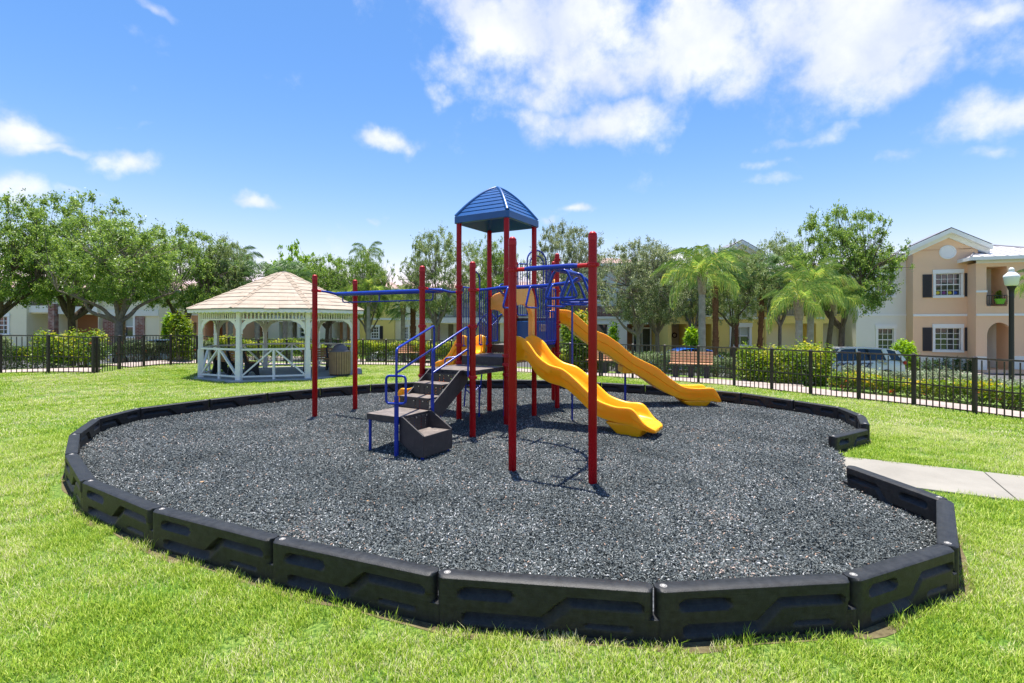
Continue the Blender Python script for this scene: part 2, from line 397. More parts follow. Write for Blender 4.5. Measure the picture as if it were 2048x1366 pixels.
# sidewalk just beyond the fence
off = []
for x in np.linspace(0, 1, 40):
    pass
def offset_line(i0, i1, d):
    pts = FENCE[i0:i1 + 1]; out = []
    for i in range(len(pts)):
        a = pts[max(0, i - 1)]; b = pts[min(len(pts) - 1, i + 1)]; t = (b - a) / np.linalg.norm(b - a); out.append((pts[i][0] - t[1] * d, pts[i][1] + t[0] * d))
    return out
ribbon('sidewalk', offset_line(4, 20, .62), [1.1, 1.0, 1.0, 1.1, 1.3, 1.3, 1.0, .8, .75], .03, M_side)
ribbon('sidewalk', offset_line(0, 3, .75), 1.1, .03, M_side)
ribbon('walkway', [(7.6, 14.6), (8.8, 17.2), (10.2, 20.0), (11.0, 23.0), (11.5, 26)], 1.6, .035, M_side)
ribbon('walkway', [(22.4, 24.8), (24.2, 29), (25.5, 33)], 2.6, .03, M_side)
ribbon('walkway', [(19.6, 29.6), (25.5, 29.9), (36, 29.9)], 1.4, .034, M_side)
ribbon('walkway', [(-30, 34.2), (-14, 36.6), (-2, 40.0)], 1.3, .03, M_side)

# ------------------------------------------------------------------ border ring
K = 1.50                      # camera height above the timber tops (tops at .30)
def T(px, py): Y = F * K / (py - HORIZON); return Vector(((px - 1024) / F * Y, Y, 0))
front = [T(*p) for p in [(192.3, 836.7), (149.2, 867.5), (142.5, 907), (176.8, 959.8), (316.2, 1016), (553.5, 1075.6), (878, 1143.1), (1309.3, 1172.4), (1695.6, 1152.5), (1896, 1091.3), (1889.9, 998.5), (1696.6, 930.2)]]
back = [(-6.67, 8.92), (-6.05, 9.96), (-5.33, 10.85), (-4.5, 11.7), (-3.52, 12.42), (-2.45, 12.98), (-1.28, 13.36), (-.08, 13.52), (1.12, 13.32), (2.29, 12.80), (3.28, 12.32), (4.2, 11.65), (5.01, 10.9), (5.55, 9.82), (5.92, 9.02), (5.73, 8.21), (5.30, 7.50), (4.46, 6.98)]
back = [Vector((a, b, 0)) for a, b in back]
ring = list(reversed(back)) + front        # from the far side of the path opening, round the back, round the front
loop = [Vector((4.24, 6.64, 0)), ] # mulch polygon
mulch_poly = [p.copy() for p in ring]
cen = Vector((-.6, 8.4, 0))
M_mulchbase = mat('rubber_mulch_bed', (.035, .04, .045), .95, (.16, .17, .18), 55, .8, 70, world_space=True, spec=.2, detail=8)
# the bed: fan of the ring, with the path mouth closed by the slab edge
mp = [p for p in mulch_poly]
pmA, pmB = P(1662.8, 911.5, .01), P(1670.8, 956, .01)
mp = mp[:-1] + [Vector((mp[-1].x, mp[-1].y, 0)), Vector((pmB.x, pmB.y, 0)), Vector((pmA.x, pmA.y, 0))]
mb = MB(); mb.add([(p.x, p.y, .045) for p in mp], [tuple(range(len(mp)))])
o = mb.build('mulch_bed', M_mulchbase, fix=False); o['kind'] = 'structure'
if o.data.polygons[0].normal.z < 0: o.data.flip_normals()
# bare soil along the ring
mb = MB()
for i, p in enumerate(ring):
    a = ring[max(0, i - 1)]; b = ring[min(len(ring) - 1, i + 1)]; t = (b - a).normalized(); s = Vector((-t.y, t.x, 0))
    if (p + s - cen).length < (p - cen).length: s = -s
    w = .125 if i > 20 else .09
    sub_ = 10 if i < len(ring) - 1 else 1; q_ = ring[min(len(ring) - 1, i + 1)]
    for j in range(sub_):
        pp = p.lerp(q_, j / sub_); ss = (pp - cen).normalized(); ss = s * .5 + ss * .5; n_ = i * 10 + j
        mb.v += [tuple(pp - s * .12 + Vector((0, 0, .006))), tuple(pp + ss * (w + .02 * math.sin(n_ * .63) + .012 * math.sin(n_ * 1.3 + 1)) + Vector((0, 0, .003)))]
for i in range(len(mb.v) // 2 - 1): mb.f.append([2 * i, 2 * i + 1, 2 * i + 3, 2 * i + 2]); mb.mi.append(0)
o = mb.build('bare_soil', M_soil); o['kind'] = 'structure'

# ------------------------------------------------------------------ border timbers: moulded relief on both faces
M_timber = mat('black_plastic', (.010, .011, .012), .50, (.022, .024, .026), 22, .25, 160, spec=.32)
M_pin = mat('zinc_pin', (.30, .29, .27), .5, metal=.3)
def seg_d(x, z, a, b):
    ax, az_ = a; bx, bz = b; dx, dz = bx - ax, bz - az_
    t = np.clip(((x - ax) * dx + (z - az_) * dz) / (dx * dx + dz * dz + 1e-9), 0, 1)
    return np.hypot(x - ax - t * dx, z - az_ - t * dz)
def weather(m):
    """dust and long scratches worn into the black plastic"""
    t = m.node_tree; b = t.nodes['Principled BSDF']; tc_ = t.nodes.new('ShaderNodeTexCoord'); mp_ = t.nodes.new('ShaderNodeMapping'); mp_.inputs['Scale'].default_value = (1.5, 26, 26); t.links.new(tc_.outputs['Object'], mp_.inputs[0])
    n = t.nodes.new('ShaderNodeTexNoise'); n.inputs['Scale'].default_value = 3; n.inputs['Detail'].default_value = 8; n.inputs['Roughness'].default_value = .7; t.links.new(mp_.outputs[0], n.inputs['Vector'])
    n2 = t.nodes.new('ShaderNodeTexNoise'); n2.inputs['Scale'].default_value = 9; n2.inputs['Detail'].default_value = 8; t.links.new(t.nodes.new('ShaderNodeNewGeometry').outputs['Position'], n2.inputs['Vector'])
    r = t.nodes.new('ShaderNodeMapRange'); r.inputs['From Min'].default_value = .52; r.inputs['From Max'].default_value = .78; t.links.new(n.outputs['Fac'], r.inputs[0])
    r2 = t.nodes.new('ShaderNodeMapRange'); r2.inputs['From Min'].default_value = .56; r2.inputs['From Max'].default_value = .80; t.links.new(n2.outputs['Fac'], r2.inputs[0])
    mx_ = t.nodes.new('ShaderNodeMath'); mx_.operation = 'MAXIMUM'; t.links.new(r.outputs[0], mx_.inputs[0]); t.links.new(r2.outputs[0], mx_.inputs[1]); mu = t.nodes.new('ShaderNodeMath'); mu.operation = 'MULTIPLY'; mu.inputs[1].default_value = .22; t.links.new(mx_.outputs[0], mu.inputs[0])
    x = t.nodes.new('ShaderNodeMix'); x.data_type = 'RGBA'; x.inputs['B'].default_value = (.10, .095, .085, 1); t.links.new(b.inputs['Base Color'].links[0].from_socket, x.inputs['A']); t.links.new(mu.outputs[0], x.inputs['Factor']); t.links.new(x.outputs['Result'], b.inputs['Base Color'])
weather(M_timber)
def timber_mesh(L):
    H, W = .30, .115; nx, nz = 100, 34
    xs_ = np.linspace(.0, L - .012, nx); zs = np.linspace(-.02, H, nz); X, Z = np.meshgrid(xs_, zs)
    def relief(X, Z):
        s = X / L
        def groove(segs, hw_, dep):
            # undercut at its top edge, sloping outward to its lower edge
            best = np.full(X.shape, 1e9); zr = np.zeros(X.shape)
            for (a, b) in segs:
                dx, dz = b[0] - a[0], b[1] - a[1]; t = np.clip(((s * 1.2 - a[0]) * dx + (Z - a[1]) * dz) / (dx * dx + dz * dz), 0, 1)
                px_, pz_ = a[0] + t * dx, a[1] + t * dz; dd = np.hypot(s * 1.2 - px_, Z - pz_); k = dd < best; best = np.where(k, dd, best); zr = np.where(k, Z - pz_, zr)
            inside = 1 - smoothstep(hw_ - .006, hw_ + .002, best)
            return dep * inside * np.clip((zr + hw_) / (2 * hw_) * 1.15, .02, 1)
        r_ = np.maximum.reduce([groove([((.16, .208), (.40, .208))], .034, .050),
                                groove([((.18, .062), (.60, .062)), ((.60, .062), (.74, .190)), ((.74, .190), (1.10, .190))], .036, .050), groove([((.84, .062), (1.06, .062))], .020, .03)])
        # right lower block stands a little back
        low = smoothstep(0, .02, (s * 1.2 - (.60 + (Z - .052) * .9))) * (1 - smoothstep(.17, .185, Z))
        return np.maximum(r_, .010 * low)
    base = W / 2 - relief(X, Z)
    # rounded top edge and rounded ends
    topr = .014; kz = np.clip((Z - (H - topr)) / topr, 0, 1); base = base - topr * (1 - np.sqrt(np.clip(1 - kz ** 2, 0, 1)))
    re = .045
    for e_ in (0, 1):
        q = X if e_ == 0 else (L - .012 - X); k_ = np.clip((re - q) / re, 0, 1); base = base - np.minimum(base - .012, re * (1 - np.sqrt(np.clip(1 - k_ ** 2, 0, 1))))
    # half-lap: the lower half tucks in at the start
    vs = []; fs = []
    for sgn in (-1, 1): vs += [(X[j, i], sgn * base[j, i], Z[j, i]) for j in range(nz) for i in range(nx)]
    n = nx * nz
    for j in range(nz - 1):
        for i in range(nx - 1):
            a = j * nx + i; fs.append((a, a + 1, a + 1 + nx, a + nx)); fs.append((n + a + nx, n + a + 1 + nx, n + a + 1, n + a))
    for i in range(nx - 1): a = (nz - 1) * nx + i; fs.append((a, a + 1, n + a + 1, n + a))
    for j in range(nz - 1):
        a = j * nx; fs.append((a + nx, n + a + nx, n + a, a)); a = j * nx + nx - 1; fs.append((a, n + a, n + a + nx, a + nx))
    m_ = MB(); m_.add(vs, fs)
    # tongue at the far end that runs under the next timber
    m_.lathe([(.046, -.02), (.046, .128), (.040, .134)], (L, 0, 0), 18)
    m_.box((L - .03, 0, .054), (.06, .09, .148))
    return m_.mesh('border_timber', M_timber, smooth=38)
mpin = MB().lathe([(.021, 0), (.021, .002), (.017, .0025)], seg=16); mpin.lathe([(.015, .001), (.014, .005), (.009, .008), (.003, .009)], seg=14)
pin_me = mpin.mesh('pin', M_pin, smooth=40)
ORD = ['first', 'second', 'third', 'fourth', 'fifth', 'sixth', 'seventh', 'eighth', 'ninth', 'tenth', 'eleventh']
fdesc = {10: 'black border timber lying alone beside the near edge of the concrete path', 9: 'short-looking black border timber at the rightmost corner of the rubber bed', 8: 'black border timber on the near right edge, next to the rightmost corner',
         7: 'black border timber with a loose gap at its left end, below the right red post', 6: 'black border timber lowest in the picture, on the near edge just left of the gap', 5: 'black border timber on the near edge, second left of the gap between timbers',
         4: 'black border timber on the near left edge, third left of the gap', 3: 'black border timber on the near left edge, where the ring turns away', 2: 'black border timber at the leftmost side with its outer face in shade', 1: 'black border timber at the leftmost side, its top seen end on', 0: 'black border timber on the left side, just behind the leftmost ones'}
nb = len(back)
for i in range(len(ring) - 1):
    a, b = ring[i], ring[i + 1]; d = b - a; L = d.length
    g = empty('border_timber', (a.x, a.y, 0), math.atan2(d.y, d.x))
    k = i - nb          # front index
    if i == 0: g.location.z = -.07
    if k == 10:         # this one is pinned at its other end and lies turned round
        g.location = (b.x, b.y, 0); g.rotation_euler = (0, 0, math.atan2(-d.y, -d.x))
        g.location = (a.x, a.y, 0); g.rotation_euler = (0, 0, math.atan2(d.y, d.x))
    if k >= 0: lab = fdesc[k]
    elif k == -1: lab = 'black border timber on the left side between the outer turn and the back row'
    else:
        j = i           # 0 = beside the path opening on the far side
        if j == 0: lab = 'black border timber jutting into the rubber bed, far side of the path opening'
        elif j <= 4: lab = f'black border timber on the right side, {ORD[j - 1]} behind the jutting one by the path'
        elif j <= 8: lab = f'black border timber along the far right edge, {ORD[8 - j]} right of the high slide'
        elif j <= 12: lab = f'black border timber in the back row behind the tower, {ORD[12 - j]} from its left end'
        else: lab = f'black border timber along the far left edge below the gazebo, {ORD[nb - 2 - j]} from left'
    tag(g, lab, 'border timber', 'border timbers round the rubber mulch')
    tm = timber_mesh(L); link('timber_body', tm, g)
    p = link('pin', pin_me, g); p.location = (.052, 0, .2995)
    if k == 10: p.location = (.052, 0, .2995)

# ------------------------------------------------------------------ concrete path of slabs
A, B = P(1662.8, 911.5, .01), P(1670.8, 956, .01)
d = Vector((.868, -.497, 0)); 
path = empty('path', (0, 0, 0)); path['kind'] = 'structure'
jt = [0, 1.55, 3.05, 4.55, 6.05]; J0 = A; J1 = B
for k in range(4):
    a0 = J0 + d * (jt[k] + (.006 if k else 0)); a1 = J0 + d * (jt[k + 1] - .006); b0 = J1 + d * (jt[k] + (.006 if k else 0)) ; b1 = J1 + d * (jt[k + 1] - .006)
    m_ = MB(); top = .022
    m_.add([(b0.x, b0.y, -.05), (b1.x, b1.y, -.05), (a1.x, a1.y, -.05), (a0.x, a0.y, -.05), (b0.x, b0.y, top), (b1.x, b1.y, top), (a1.x, a1.y, top), (a0.x, a0.y, top)],
           [(0, 1, 2, 3), (4, 5, 6, 7), (0, 4, 5, 1), (1, 5, 6, 2), (2, 6, 7, 3), (3, 7, 4, 0)])
    m_.build('slab', M_conc, path, bevel=.006)
PATH_A, PATH_B, PATH_D = A, B, d
# ------------------------------------------------------------------ play structure (one bolted thing)
M_red = mat('red_powder_coat', (.38, .003, .008), .22, (.32, .003, .006), 3, spec=.20)
M_redc = mat('red_clamp', (.44, .010, .016), .38, spec=.3)
M_blue = mat('blue_powder_coat', (.006, .025, .27), .27, (.010, .040, .33), 5, spec=.38)
M_bluep = mat('blue_plastic', (.010, .075, .25), .34, (.014, .092, .29), 2.5, .1, 60, spec=.45)
M_yel = mat('yellow_plastic', (.95, .43, .006), .36, (.92, .38, .005), 1.6, .08, 40, spec=.32, lo=.4, hi=.75)
M_yelf = mat('sun_faded_yellow_plastic', (.84, .45, .13), .42, (.80, .36, .05), 4, spec=.35)
M_deck = mat('brown_vinyl_deck', (.115, .095, .085), .6, (.22, .185, .16), 9, .5, 120, spec=.35, detail=8)
M_deckd = mat('dark_vinyl_riser', (.030, .027, .028), .5, (.045, .040, .040), 8, .3, 120, spec=.45)
M_bolt = mat('steel_bolt', (.7, .7, .7), .3, metal=.9)
M_grime = mat('scuff_grime', (.28, .13, .02), .8)
def add_scuffs(m):
    """scuffs and grime worn into the plastic: a shape of their own"""
    t = m.node_tree; b = t.nodes['Principled BSDF']; tc_ = t.nodes.new('ShaderNodeTexCoord')
    n = t.nodes.new('ShaderNodeTexNoise'); n.inputs['Scale'].default_value = 7; n.inputs['Detail'].default_value = 9; n.inputs['Roughness'].default_value = .7; t.links.new(tc_.outputs['Object'], n.inputs['Vector'])
    r = t.nodes.new('ShaderNodeMapRange'); r.inputs['From Min'].default_value = .60; r.inputs['From Max'].default_value = .80; t.links.new(n.outputs['Fac'], r.inputs['Value'])
    mu = t.nodes.new('ShaderNodeMath'); mu.operation = 'MULTIPLY'; t.links.new(r.outputs[0], mu.inputs[0]); mu.inputs[1].default_value = .55
    src = b.inputs['Base Color'].links[0].from_socket
    x = t.nodes.new('ShaderNodeMix'); x.data_type = 'RGBA'; x.inputs['B'].default_value = (.32, .15, .02, 1); t.links.new(src, x.inputs['A']); t.links.new(mu.outputs[0], x.inputs['Factor']); t.links.new(x.outputs['Result'], b.inputs['Base Color'])
def wear(m, c, lo, amt, sc=5):
    """chips and grime with a shape of their own"""
    t = m.node_tree; b = t.nodes['Principled BSDF']; g = t.nodes.new('ShaderNodeNewGeometry'); n = t.nodes.new('ShaderNodeTexNoise'); n.inputs['Scale'].default_value = sc; n.inputs['Detail'].default_value = 12; n.inputs['Roughness'].default_value = .75; t.links.new(g.outputs['Position'], n.inputs['Vector'])
    r = t.nodes.new('ShaderNodeMapRange'); r.inputs['From Min'].default_value = lo; r.inputs['From Max'].default_value = lo + .10; r.inputs['To Max'].default_value = amt; t.links.new(n.outputs['Fac'], r.inputs['Value'])
    x = t.nodes.new('ShaderNodeMix'); x.data_type = 'RGBA'; x.inputs['B'].default_value = (*c, 1); t.links.new(b.inputs['Base Color'].links[0].from_socket, x.inputs['A']); t.links.new(r.outputs[0], x.inputs['Factor']); t.links.new(x.outputs['Result'], b.inputs['Base Color'])
wear(M_red, (.20, .05, .04), .60, .7, 9); wear(M_blue, (.10, .12, .22), .64, .6, 9); wear(M_bluep, (.06, .12, .22), .56, .5, 4); wear(M_deck, (.32, .27, .23), .55, .6, 7); wear(M_deckd, (.09, .08, .075), .56, .6, 8)
add_scuffs(M_yel)
for q_ in (M_yel, M_yelf): q_.node_tree.nodes['Principled BSDF'].inputs['Subsurface Weight'].default_value = .35; q_.node_tree.nodes['Principled BSDF'].inputs['Subsurface Radius'].default_value = (.6, .3, .05); q_.node_tree.nodes['Principled BSDF'].inputs['Subsurface Scale'].default_value = .12
u = Vector((.8613, -.508, 0)); v = Vector((.508, .8613, 0)); Z3 = Vector((0, 0, 1))
G = Vector((-.093, 8.50, 0)); ML = .05
Dp, Ep, Cp, Fp, Hp, Kp, Lp = G - u, G - v, G - u - v, G - u + v, G + v, G - u + 2 * v, G + 2 * v
Mp = Kp + Vector((.870, .492, 0)); Ip = Vector((.005, 5.88, 0)); Jp = Ip + u; Ap = Vector((-3.66, 9.28, 0)); Bp = Ap + v * .96
play = tag(empty('play_structure', tuple(G)), 'red, blue and yellow play structure with blue peaked canopy and wave slides on rubber mulch', 'playground equipment')
def pl(mb_, name, m, smooth=35, bevel=None, parent=None, label=None):
    """build in world coordinates, parent under the play structure"""
    mb_.xform(Matrix.Translation(-G)) if parent is None else mb_.xform(Matrix.Translation(-G))
    o = mb_.build(name, m, parent or play, smooth=smooth, bevel=bevel)
    if label: o['label'] = label
    return o
def W(p, z): return Vector((p.x, p.y, z))
def post(p, top, collars, cap=True, r=.0475):
    m_ = MB(); m_.tube([W(p, -.05), W(p, top - .02)], r, 24)
    o = pl(m_, 'post', M_red, 40)
    if cap:
        c = MB(); c.lathe([(r + .002, -.045), (r + .003, -.01), (r * .98, .012), (r * .8, .034), (r * .45, .048), (.004, .053)], (p.x, p.y, top - .045), 20)
        for k in range(8):
            a = k * math.pi / 4; c.lathe([(.006, 0), (.005, .005), (.001, .007)], (p.x + r * .72 * math.cos(a), p.y + r * .72 * math.sin(a), top - .018), 6)
        pl(c, 'post_cap', M_redc, 45, parent=o)
    for z in collars:
        c = MB(); c.lathe([(r + .001, -.028), (r + .011, -.024), (r + .013, -.012), (r + .007, -.006), (r + .007, .006), (r + .013, .012), (r + .011, .024), (r + .001, .028)], (p.x, p.y, z), 20)
        for s_ in (-1, 1):
            c.box((p.x + u.x * s_ * (r + .014), p.y + u.y * s_ * (r + .014), z), (.026, .030, .036), math.atan2(u.y, u.x))
        pl(c, 'clamp', M_redc, 40, parent=o)
    return o
post(Ap, 2.71, [2.42]); post(Bp, 2.69, [2.40])
post(Cp, 2.745, [2.385, 1.765, .96]); post(Ep, 2.75, [2.32, 1.765, .985])
post(Dp, 3.66, [2.47, 2.37, 1.42, 1.11], cap=False); post(G, 3.66, [2.29, 1.265, 1.11, .94], cap=False)
post(Fp, 3.66, [2.31, 1.38, 1.22], cap=False); post(Hp, 3.66, [2.51, 2.31, 1.25], cap=False)
post(Ip, 2.82, [2.435]); post(Jp, 2.79, [2.435])
post(Kp, 3.20, [3.10, 1.95, 1.38]); post(Lp, 3.24, [3.11, 2.47, 1.84, 1.75, 1.2]); post(Mp, 3.20, [3.08, 1.9])

# decks
def deck(pts, z, name='deck', m=M_deck, th=.075):
    c = sum(pts, Vector()) / len(pts); q = [c + (p - c) * .955 for p in pts]
    m_ = MB(); n = len(q)
    m_.add([(p.x, p.y, z - th) for p in q] + [(p.x, p.y, z) for p in q], [tuple(range(n))[::-1], tuple(range(n, 2 * n))] + [(i, (i + 1) % n, (i + 1) % n + n, i + n) for i in range(n)])
    m_.mi = [1] + [0] + [1] * n
    o = pl(m_, name, [m, M_deckd], None, bevel=.006)
    h = MB(); h.cm = 0            # rows of bolt heads and slots along the deck edge
    for i in range(n):
        a, b = q[i], q[(i + 1) % n]; nrm = Vector(((b - a).y, -(b - a).x, 0)).normalized()
        for k in range(9):
            p = a.lerp(b, (k + .5) / 9) + nrm * .001
            h.box((p.x, p.y, z - th * .5), (.035, .006, .012), math.atan2((b - a).y, (b - a).x))
    pl(h, 'deck_edge_slots', mat('slot_shadow', (.012, .012, .012), .9), None, parent=o)['kind'] = 'stuff'
    return o
deck([Cp, Ep, G, Dp], 1.08); deck([Dp, G, Hp, Fp], 1.235); deck([Fp, Hp, Lp, Kp], 1.40)
deck([Kp, Lp, Mp], 1.93)
# step boards between decks
for (a, b, z) in ((Dp, G, 1.155), (Fp, Hp, 1.32)):
    m_ = MB(); c = (a + b) / 2; m_.box((c.x, c.y, z), (.86, .03, .15), math.atan2(u.y, u.x)); pl(m_, 'riser_panel', M_deckd, None, .004)

# transfer platform, stairs
z1 = .58
M_perf = bpy.data.materials.new('perforated_dark_riser'); M_perf.use_nodes = True
def perf(m):
    t = m.node_tree; b = t.nodes['Principled BSDF']; b.inputs['Base Color'].default_value = (.030, .027, .028, 1); b.inputs['Roughness'].default_value = .5
    tc_ = t.nodes.new('ShaderNodeTexCoord'); vo = t.nodes.new('ShaderNodeTexVoronoi'); vo.feature = 'F1'; vo.inputs['Scale'].default_value = 26; vo.inputs['Randomness'].default_value = 0
    t.links.new(tc_.outputs['Object'], vo.inputs['Vector'])
    c = t.nodes.new('ShaderNodeMath'); c.operation = 'LESS_THAN'; c.inputs[1].default_value = .27; t.links.new(vo.outputs['Distance'], c.inputs[0])
    tr = t.nodes.new('ShaderNodeBsdfTransparent'); mx = t.nodes.new('ShaderNodeMixShader'); out = t.nodes['Material Output']
    t.links.new(c.outputs[0], mx.inputs[0]); t.links.new(b.outputs[0], mx.inputs[1]); t.links.new(tr.outputs[0], mx.inputs[2]); t.links.new(mx.outputs[0], out.inputs[0])
perf(M_perf)
P1 = Vector((-1.478, 6.55, 0)); s_ = .60
P4 = P1 + v * s_; P2 = P1 - u * s_; P3 = P2 + v * s_
# the flight runs from edge P3-P4 along +v up to the deck
def plate(pts, z, th, name, m, side=M_deckd):
    m_ = MB(); n = len(pts)
    m_.add([(p.x, p.y, z - th) for p in pts] + [(p.x, p.y, z) for p in pts], [tuple(range(n))[::-1], tuple(range(n, 2 * n))] + [(i, (i + 1) % n, (i + 1) % n + n, i + n) for i in range(n)])
    m_.mi = [1, 0] + [1] * n
    return pl(m_, name, [m, side], None, bevel=.005)
plate([P2, P1, P4, P3], z1, .085, 'transfer_platform', M_deck)
stairs = None
e0 = P3; e1 = P4; run = .30
for k, zt in enumerate((.745, .91)):
    a = e0 + v * (run * k + .02); b = e1 + v * (run * k + .02); c = e1 + v * (run * (k + 1)); d_ = e0 + v * (run * (k + 1))
    plate([a + u * .02, b - u * .02, c - u * .02, d_ + u * .02], zt, .03, 'tread', M_deck)
for k, (zb, zt) in enumerate(((z1, .715), (.745, .88), (.91, 1.03))):
    a = e0 + v * (run * k + .03); b = e1 + v * (run * k + .03); m_ = MB(); c = (a + b) / 2
    m_.box((c.x, c.y, (zb + zt) / 2), (s_ - .05, .006, zt - zb), math.atan2(u.y, u.x)); pl(m_, 'riser', M_perf, None)
    bo = MB()
    for t_ in (.2, .5, .8):
        q = a.lerp(b, t_) - v * .006; bo.lathe([(.011, 0), (.009, .004), (.002, .006)], (0, 0, 0), 8); 
    bo = MB()
    for t_ in (.22, .5, .78):
        q = a.lerp(b, t_) - v * .010; bo.box((q.x, q.y, zt - .022), (.014, .008, .014), math.atan2(u.y, u.x))
    pl(bo, 'bolt_heads', M_bolt, None)['kind'] = 'stuff'
for e in (e0, e1):          # stringers
    m_ = MB(); poly = [(0, z1 - .09), (-.0, z1 + .02), (run * .95, .90), (run * 2.95, 1.085), (run * 3.05, 1.085), (run * 3.05, .86), (run * 2.7, .80)]
    poly = [(0.0, z1 - .17), (0.0, z1 + .03), (.72, 1.085), (.93, 1.085), (.93, .90), (.80, .80), (.12, z1 - .20)]
    vs = [W(e + v * p[0] + u * (-.012 if e is e0 else .012), p[1]) for p in poly] + [W(e + v * p[0] + u * (.012 if e is e0 else -.012), p[1]) for p in poly]; n = len(poly)
    m_.add(vs, [tuple(range(n)), tuple(range(2 * n - 1, n - 1, -1))] + [(i, i + n, (i + 1) % n + n, (i + 1) % n) for i in range(n)])
    pl(m_, 'stair_stringer', M_deckd, None, .004)
# lower step box, going down from edge P1-P4 along +u
q0, q1 = P1, P4; dp = .40; zs = .355
plate([q0 + u * .02, q0 + u * dp, q1 + u * dp, q1 + u * .02], zs, .03, 'tread', M_deck)
m_ = MB(); c = (q0 + q1) / 2 + u * .025; m_.box((c.x, c.y, (zs + z1) / 2 - .02), (.006, s_ - .05, z1 - zs - .03), math.atan2(u.y, u.x)); pl(m_, 'riser', M_perf, None)
bo = MB()
for t_ in (.15, .5, .85):
    q = q0.lerp(q1, t_) + u * .034; bo.box((q.x, q.y, z1 - .05), (.008, .016, .016), math.atan2(u.y, u.x))
pl(bo, 'bolt_heads', M_bolt, None)['kind'] = 'stuff'
m_ = MB(); c = (q0 + q1) / 2 + u * (dp + .004); m_.box((c.x, c.y, zs / 2 + .055), (.012, s_, zs - .09), math.atan2(u.y, u.x)); pl(m_, 'step_front', M_deckd, None, .004)
for e, sg in ((q0, -1), (q1, 1)):
    m_ = MB(); poly = [(-.0, .26), (0.0, z1 + .005), (.06, z1 + .005), (dp + .01, zs + .02), (dp + .01, .10), (.30, .10)]; n = len(poly)
    vs = [W(e + u * p[0] + v * sg * .001, p[1]) for p in poly] + [W(e + u * p[0] - v * sg * .022, p[1]) for p in poly]
    m_.add(vs, [tuple(range(n)), tuple(range(2 * n - 1, n - 1, -1))] + [(i, i + n, (i + 1) % n + n, (i + 1) % n) for i in range(n)])
    pl(m_, 'step_cheek', M_deckd, None, .004)
# blue legs and rails
def leg(p, top, r=.021): m_ = MB(); m_.tube([W(p, -.03), W(p, top)], r, 12); return pl(m_, 'leg', M_blue)
leg(P2 + u * .04 + v * .03, z1 - .08); leg(q1 + u * .36 - v * .04, .12); leg(q0 + u * .36 + v * .04, .12); leg(P4 + v * .30 - u * .05, .62); leg(P3 + v * .3 + u * .05, .62)
PL = P1 - u * .015 - v * .035
leg(PL, .86, .030)
def pipe(pts, r, name, rad=.06, m=M_blue, closed=False, seg=10): m_ = MB(); m_.tube(rpath(pts, rad, 4, closed), r, seg, closed); return pl(m_, name, m, 45)
railT = Vector((-1.235, 7.93, 0)); rail2B = P4 + v * .05 + u * .02; rail2T = Vector((-.668, 7.60, 0))
pipe([W(PL, .84), W(PL, 1.475), W(railT, 1.775), W(railT, 1.04)], .0165, 'handrail'); pipe([W(PL, 1.16), W(railT, 1.42)], .0155, 'handrail', 0)
pipe([W(rail2B, .50), W(rail2B, 1.43), W(rail2T, 1.765), W(rail2T, 1.0)], .0165, 'handrail'); pipe([W(rail2B, 1.10), W(rail2T, 1.42)], .0155, 'handrail', 0)
m_ = MB(); m_.tube([W(rail2B, .48), W(rail2B, .80)], .026, 12); pl(m_, 'rail_foot', M_blue)
pipe([W(rail2T, 1.765), W(Ep, 1.765)], .016, 'rail_link', 0, M_redc)
hw = .135; hd = Vector((1, -.18, 0)).normalized()
o_ = PL - Vector((0, .03, 0))
pipe([W(o_ - hd * hw, .765), W(o_ + hd * hw, .765), W(o_ + hd * hw, 1.125), W(o_ - hd * hw, 1.125)], .0165, 'grab_loop', .055, closed=True)
pipe([W(Dp - u * .16 - v * .2, 1.02), W(Dp - u * .16 - v * .2, 1.19), W(Dp - u * .02 - v * .06, 1.21)], .015, 'grab_loop', .05)

# tubular barriers
def barrier(p0, p1, z0, z1_, nb_, arch=None, gap=None, name='barrier', rb=.0095):
    L = (p1 - p0).length; d_ = (p1 - p0) / L; m_ = MB(); fr = .0155
    a, b = .075, L - .075
    if gap is None:
        m_.tube(rpath([W(p0 + d_ * a, z0), W(p0 + d_ * b, z0), W(p0 + d_ * b, z1_), W(p0 + d_ * a, z1_)], .05, 4, True), fr, 8, True)
        for k in range(nb_):
            q = p0 + d_ * (a + (b - a) * (k + 1) / (nb_ + 1)); m_.tube([W(q, z0), W(q, z1_)], rb, 6)
    else:
        g0, g1 = gap[0] * L, gap[1] * L
        for (s0, s1) in ((a, g0), (g1, b)):
            m_.tube(rpath([W(p0 + d_ * s0, z0), W(p0 + d_ * s1, z0), W(p0 + d_ * s1, z1_), W(p0 + d_ * s0, z1_)], .03, 3, True), fr, 8, True)
            for k in range(nb_):
                q = p0 + d_ * (s0 + (s1 - s0) * (k + 1) / (nb_ + 1)); m_.tube([W(q, z0), W(q, z1_)], rb, 6)
        if arch:
            for (ins, dz, w_) in arch:
                x0, x1 = g0 + ins, g1 - ins; r_ = (x1 - x0) / 2; zz = dz - r_
                pts = [W(p0 + d_ * x0, z0)] + [W(p0 + d_ * ((x0 + x1) / 2 - r_ * math.cos(t_)), zz + r_ * math.sin(t_)) for t_ in np.linspace(0, math.pi, 14)] + [W(p0 + d_ * x1, z0)]
                m_.tube(pts, w_, 8)
    for z in (z0 + .04, z1_ - .0):
        for (p, q) in ((p0, p0 + d_ * a), (p1, p0 + d_ * b)): m_.tube([W(p, z), W(q, z)], .013, 8)
    return pl(m_, name, M_blue, 45)
barrier(Dp, Fp, 1.40, 2.47, 3, arch=[(0, 2.79, .015)], gap=(.36, .66))
barrier(Kp, Mp, 1.99, 3.10, 3, arch=[(0, 3.42, .017), (.07, 3.30, .014)], gap=(.31, .80), name='arch_barrier')
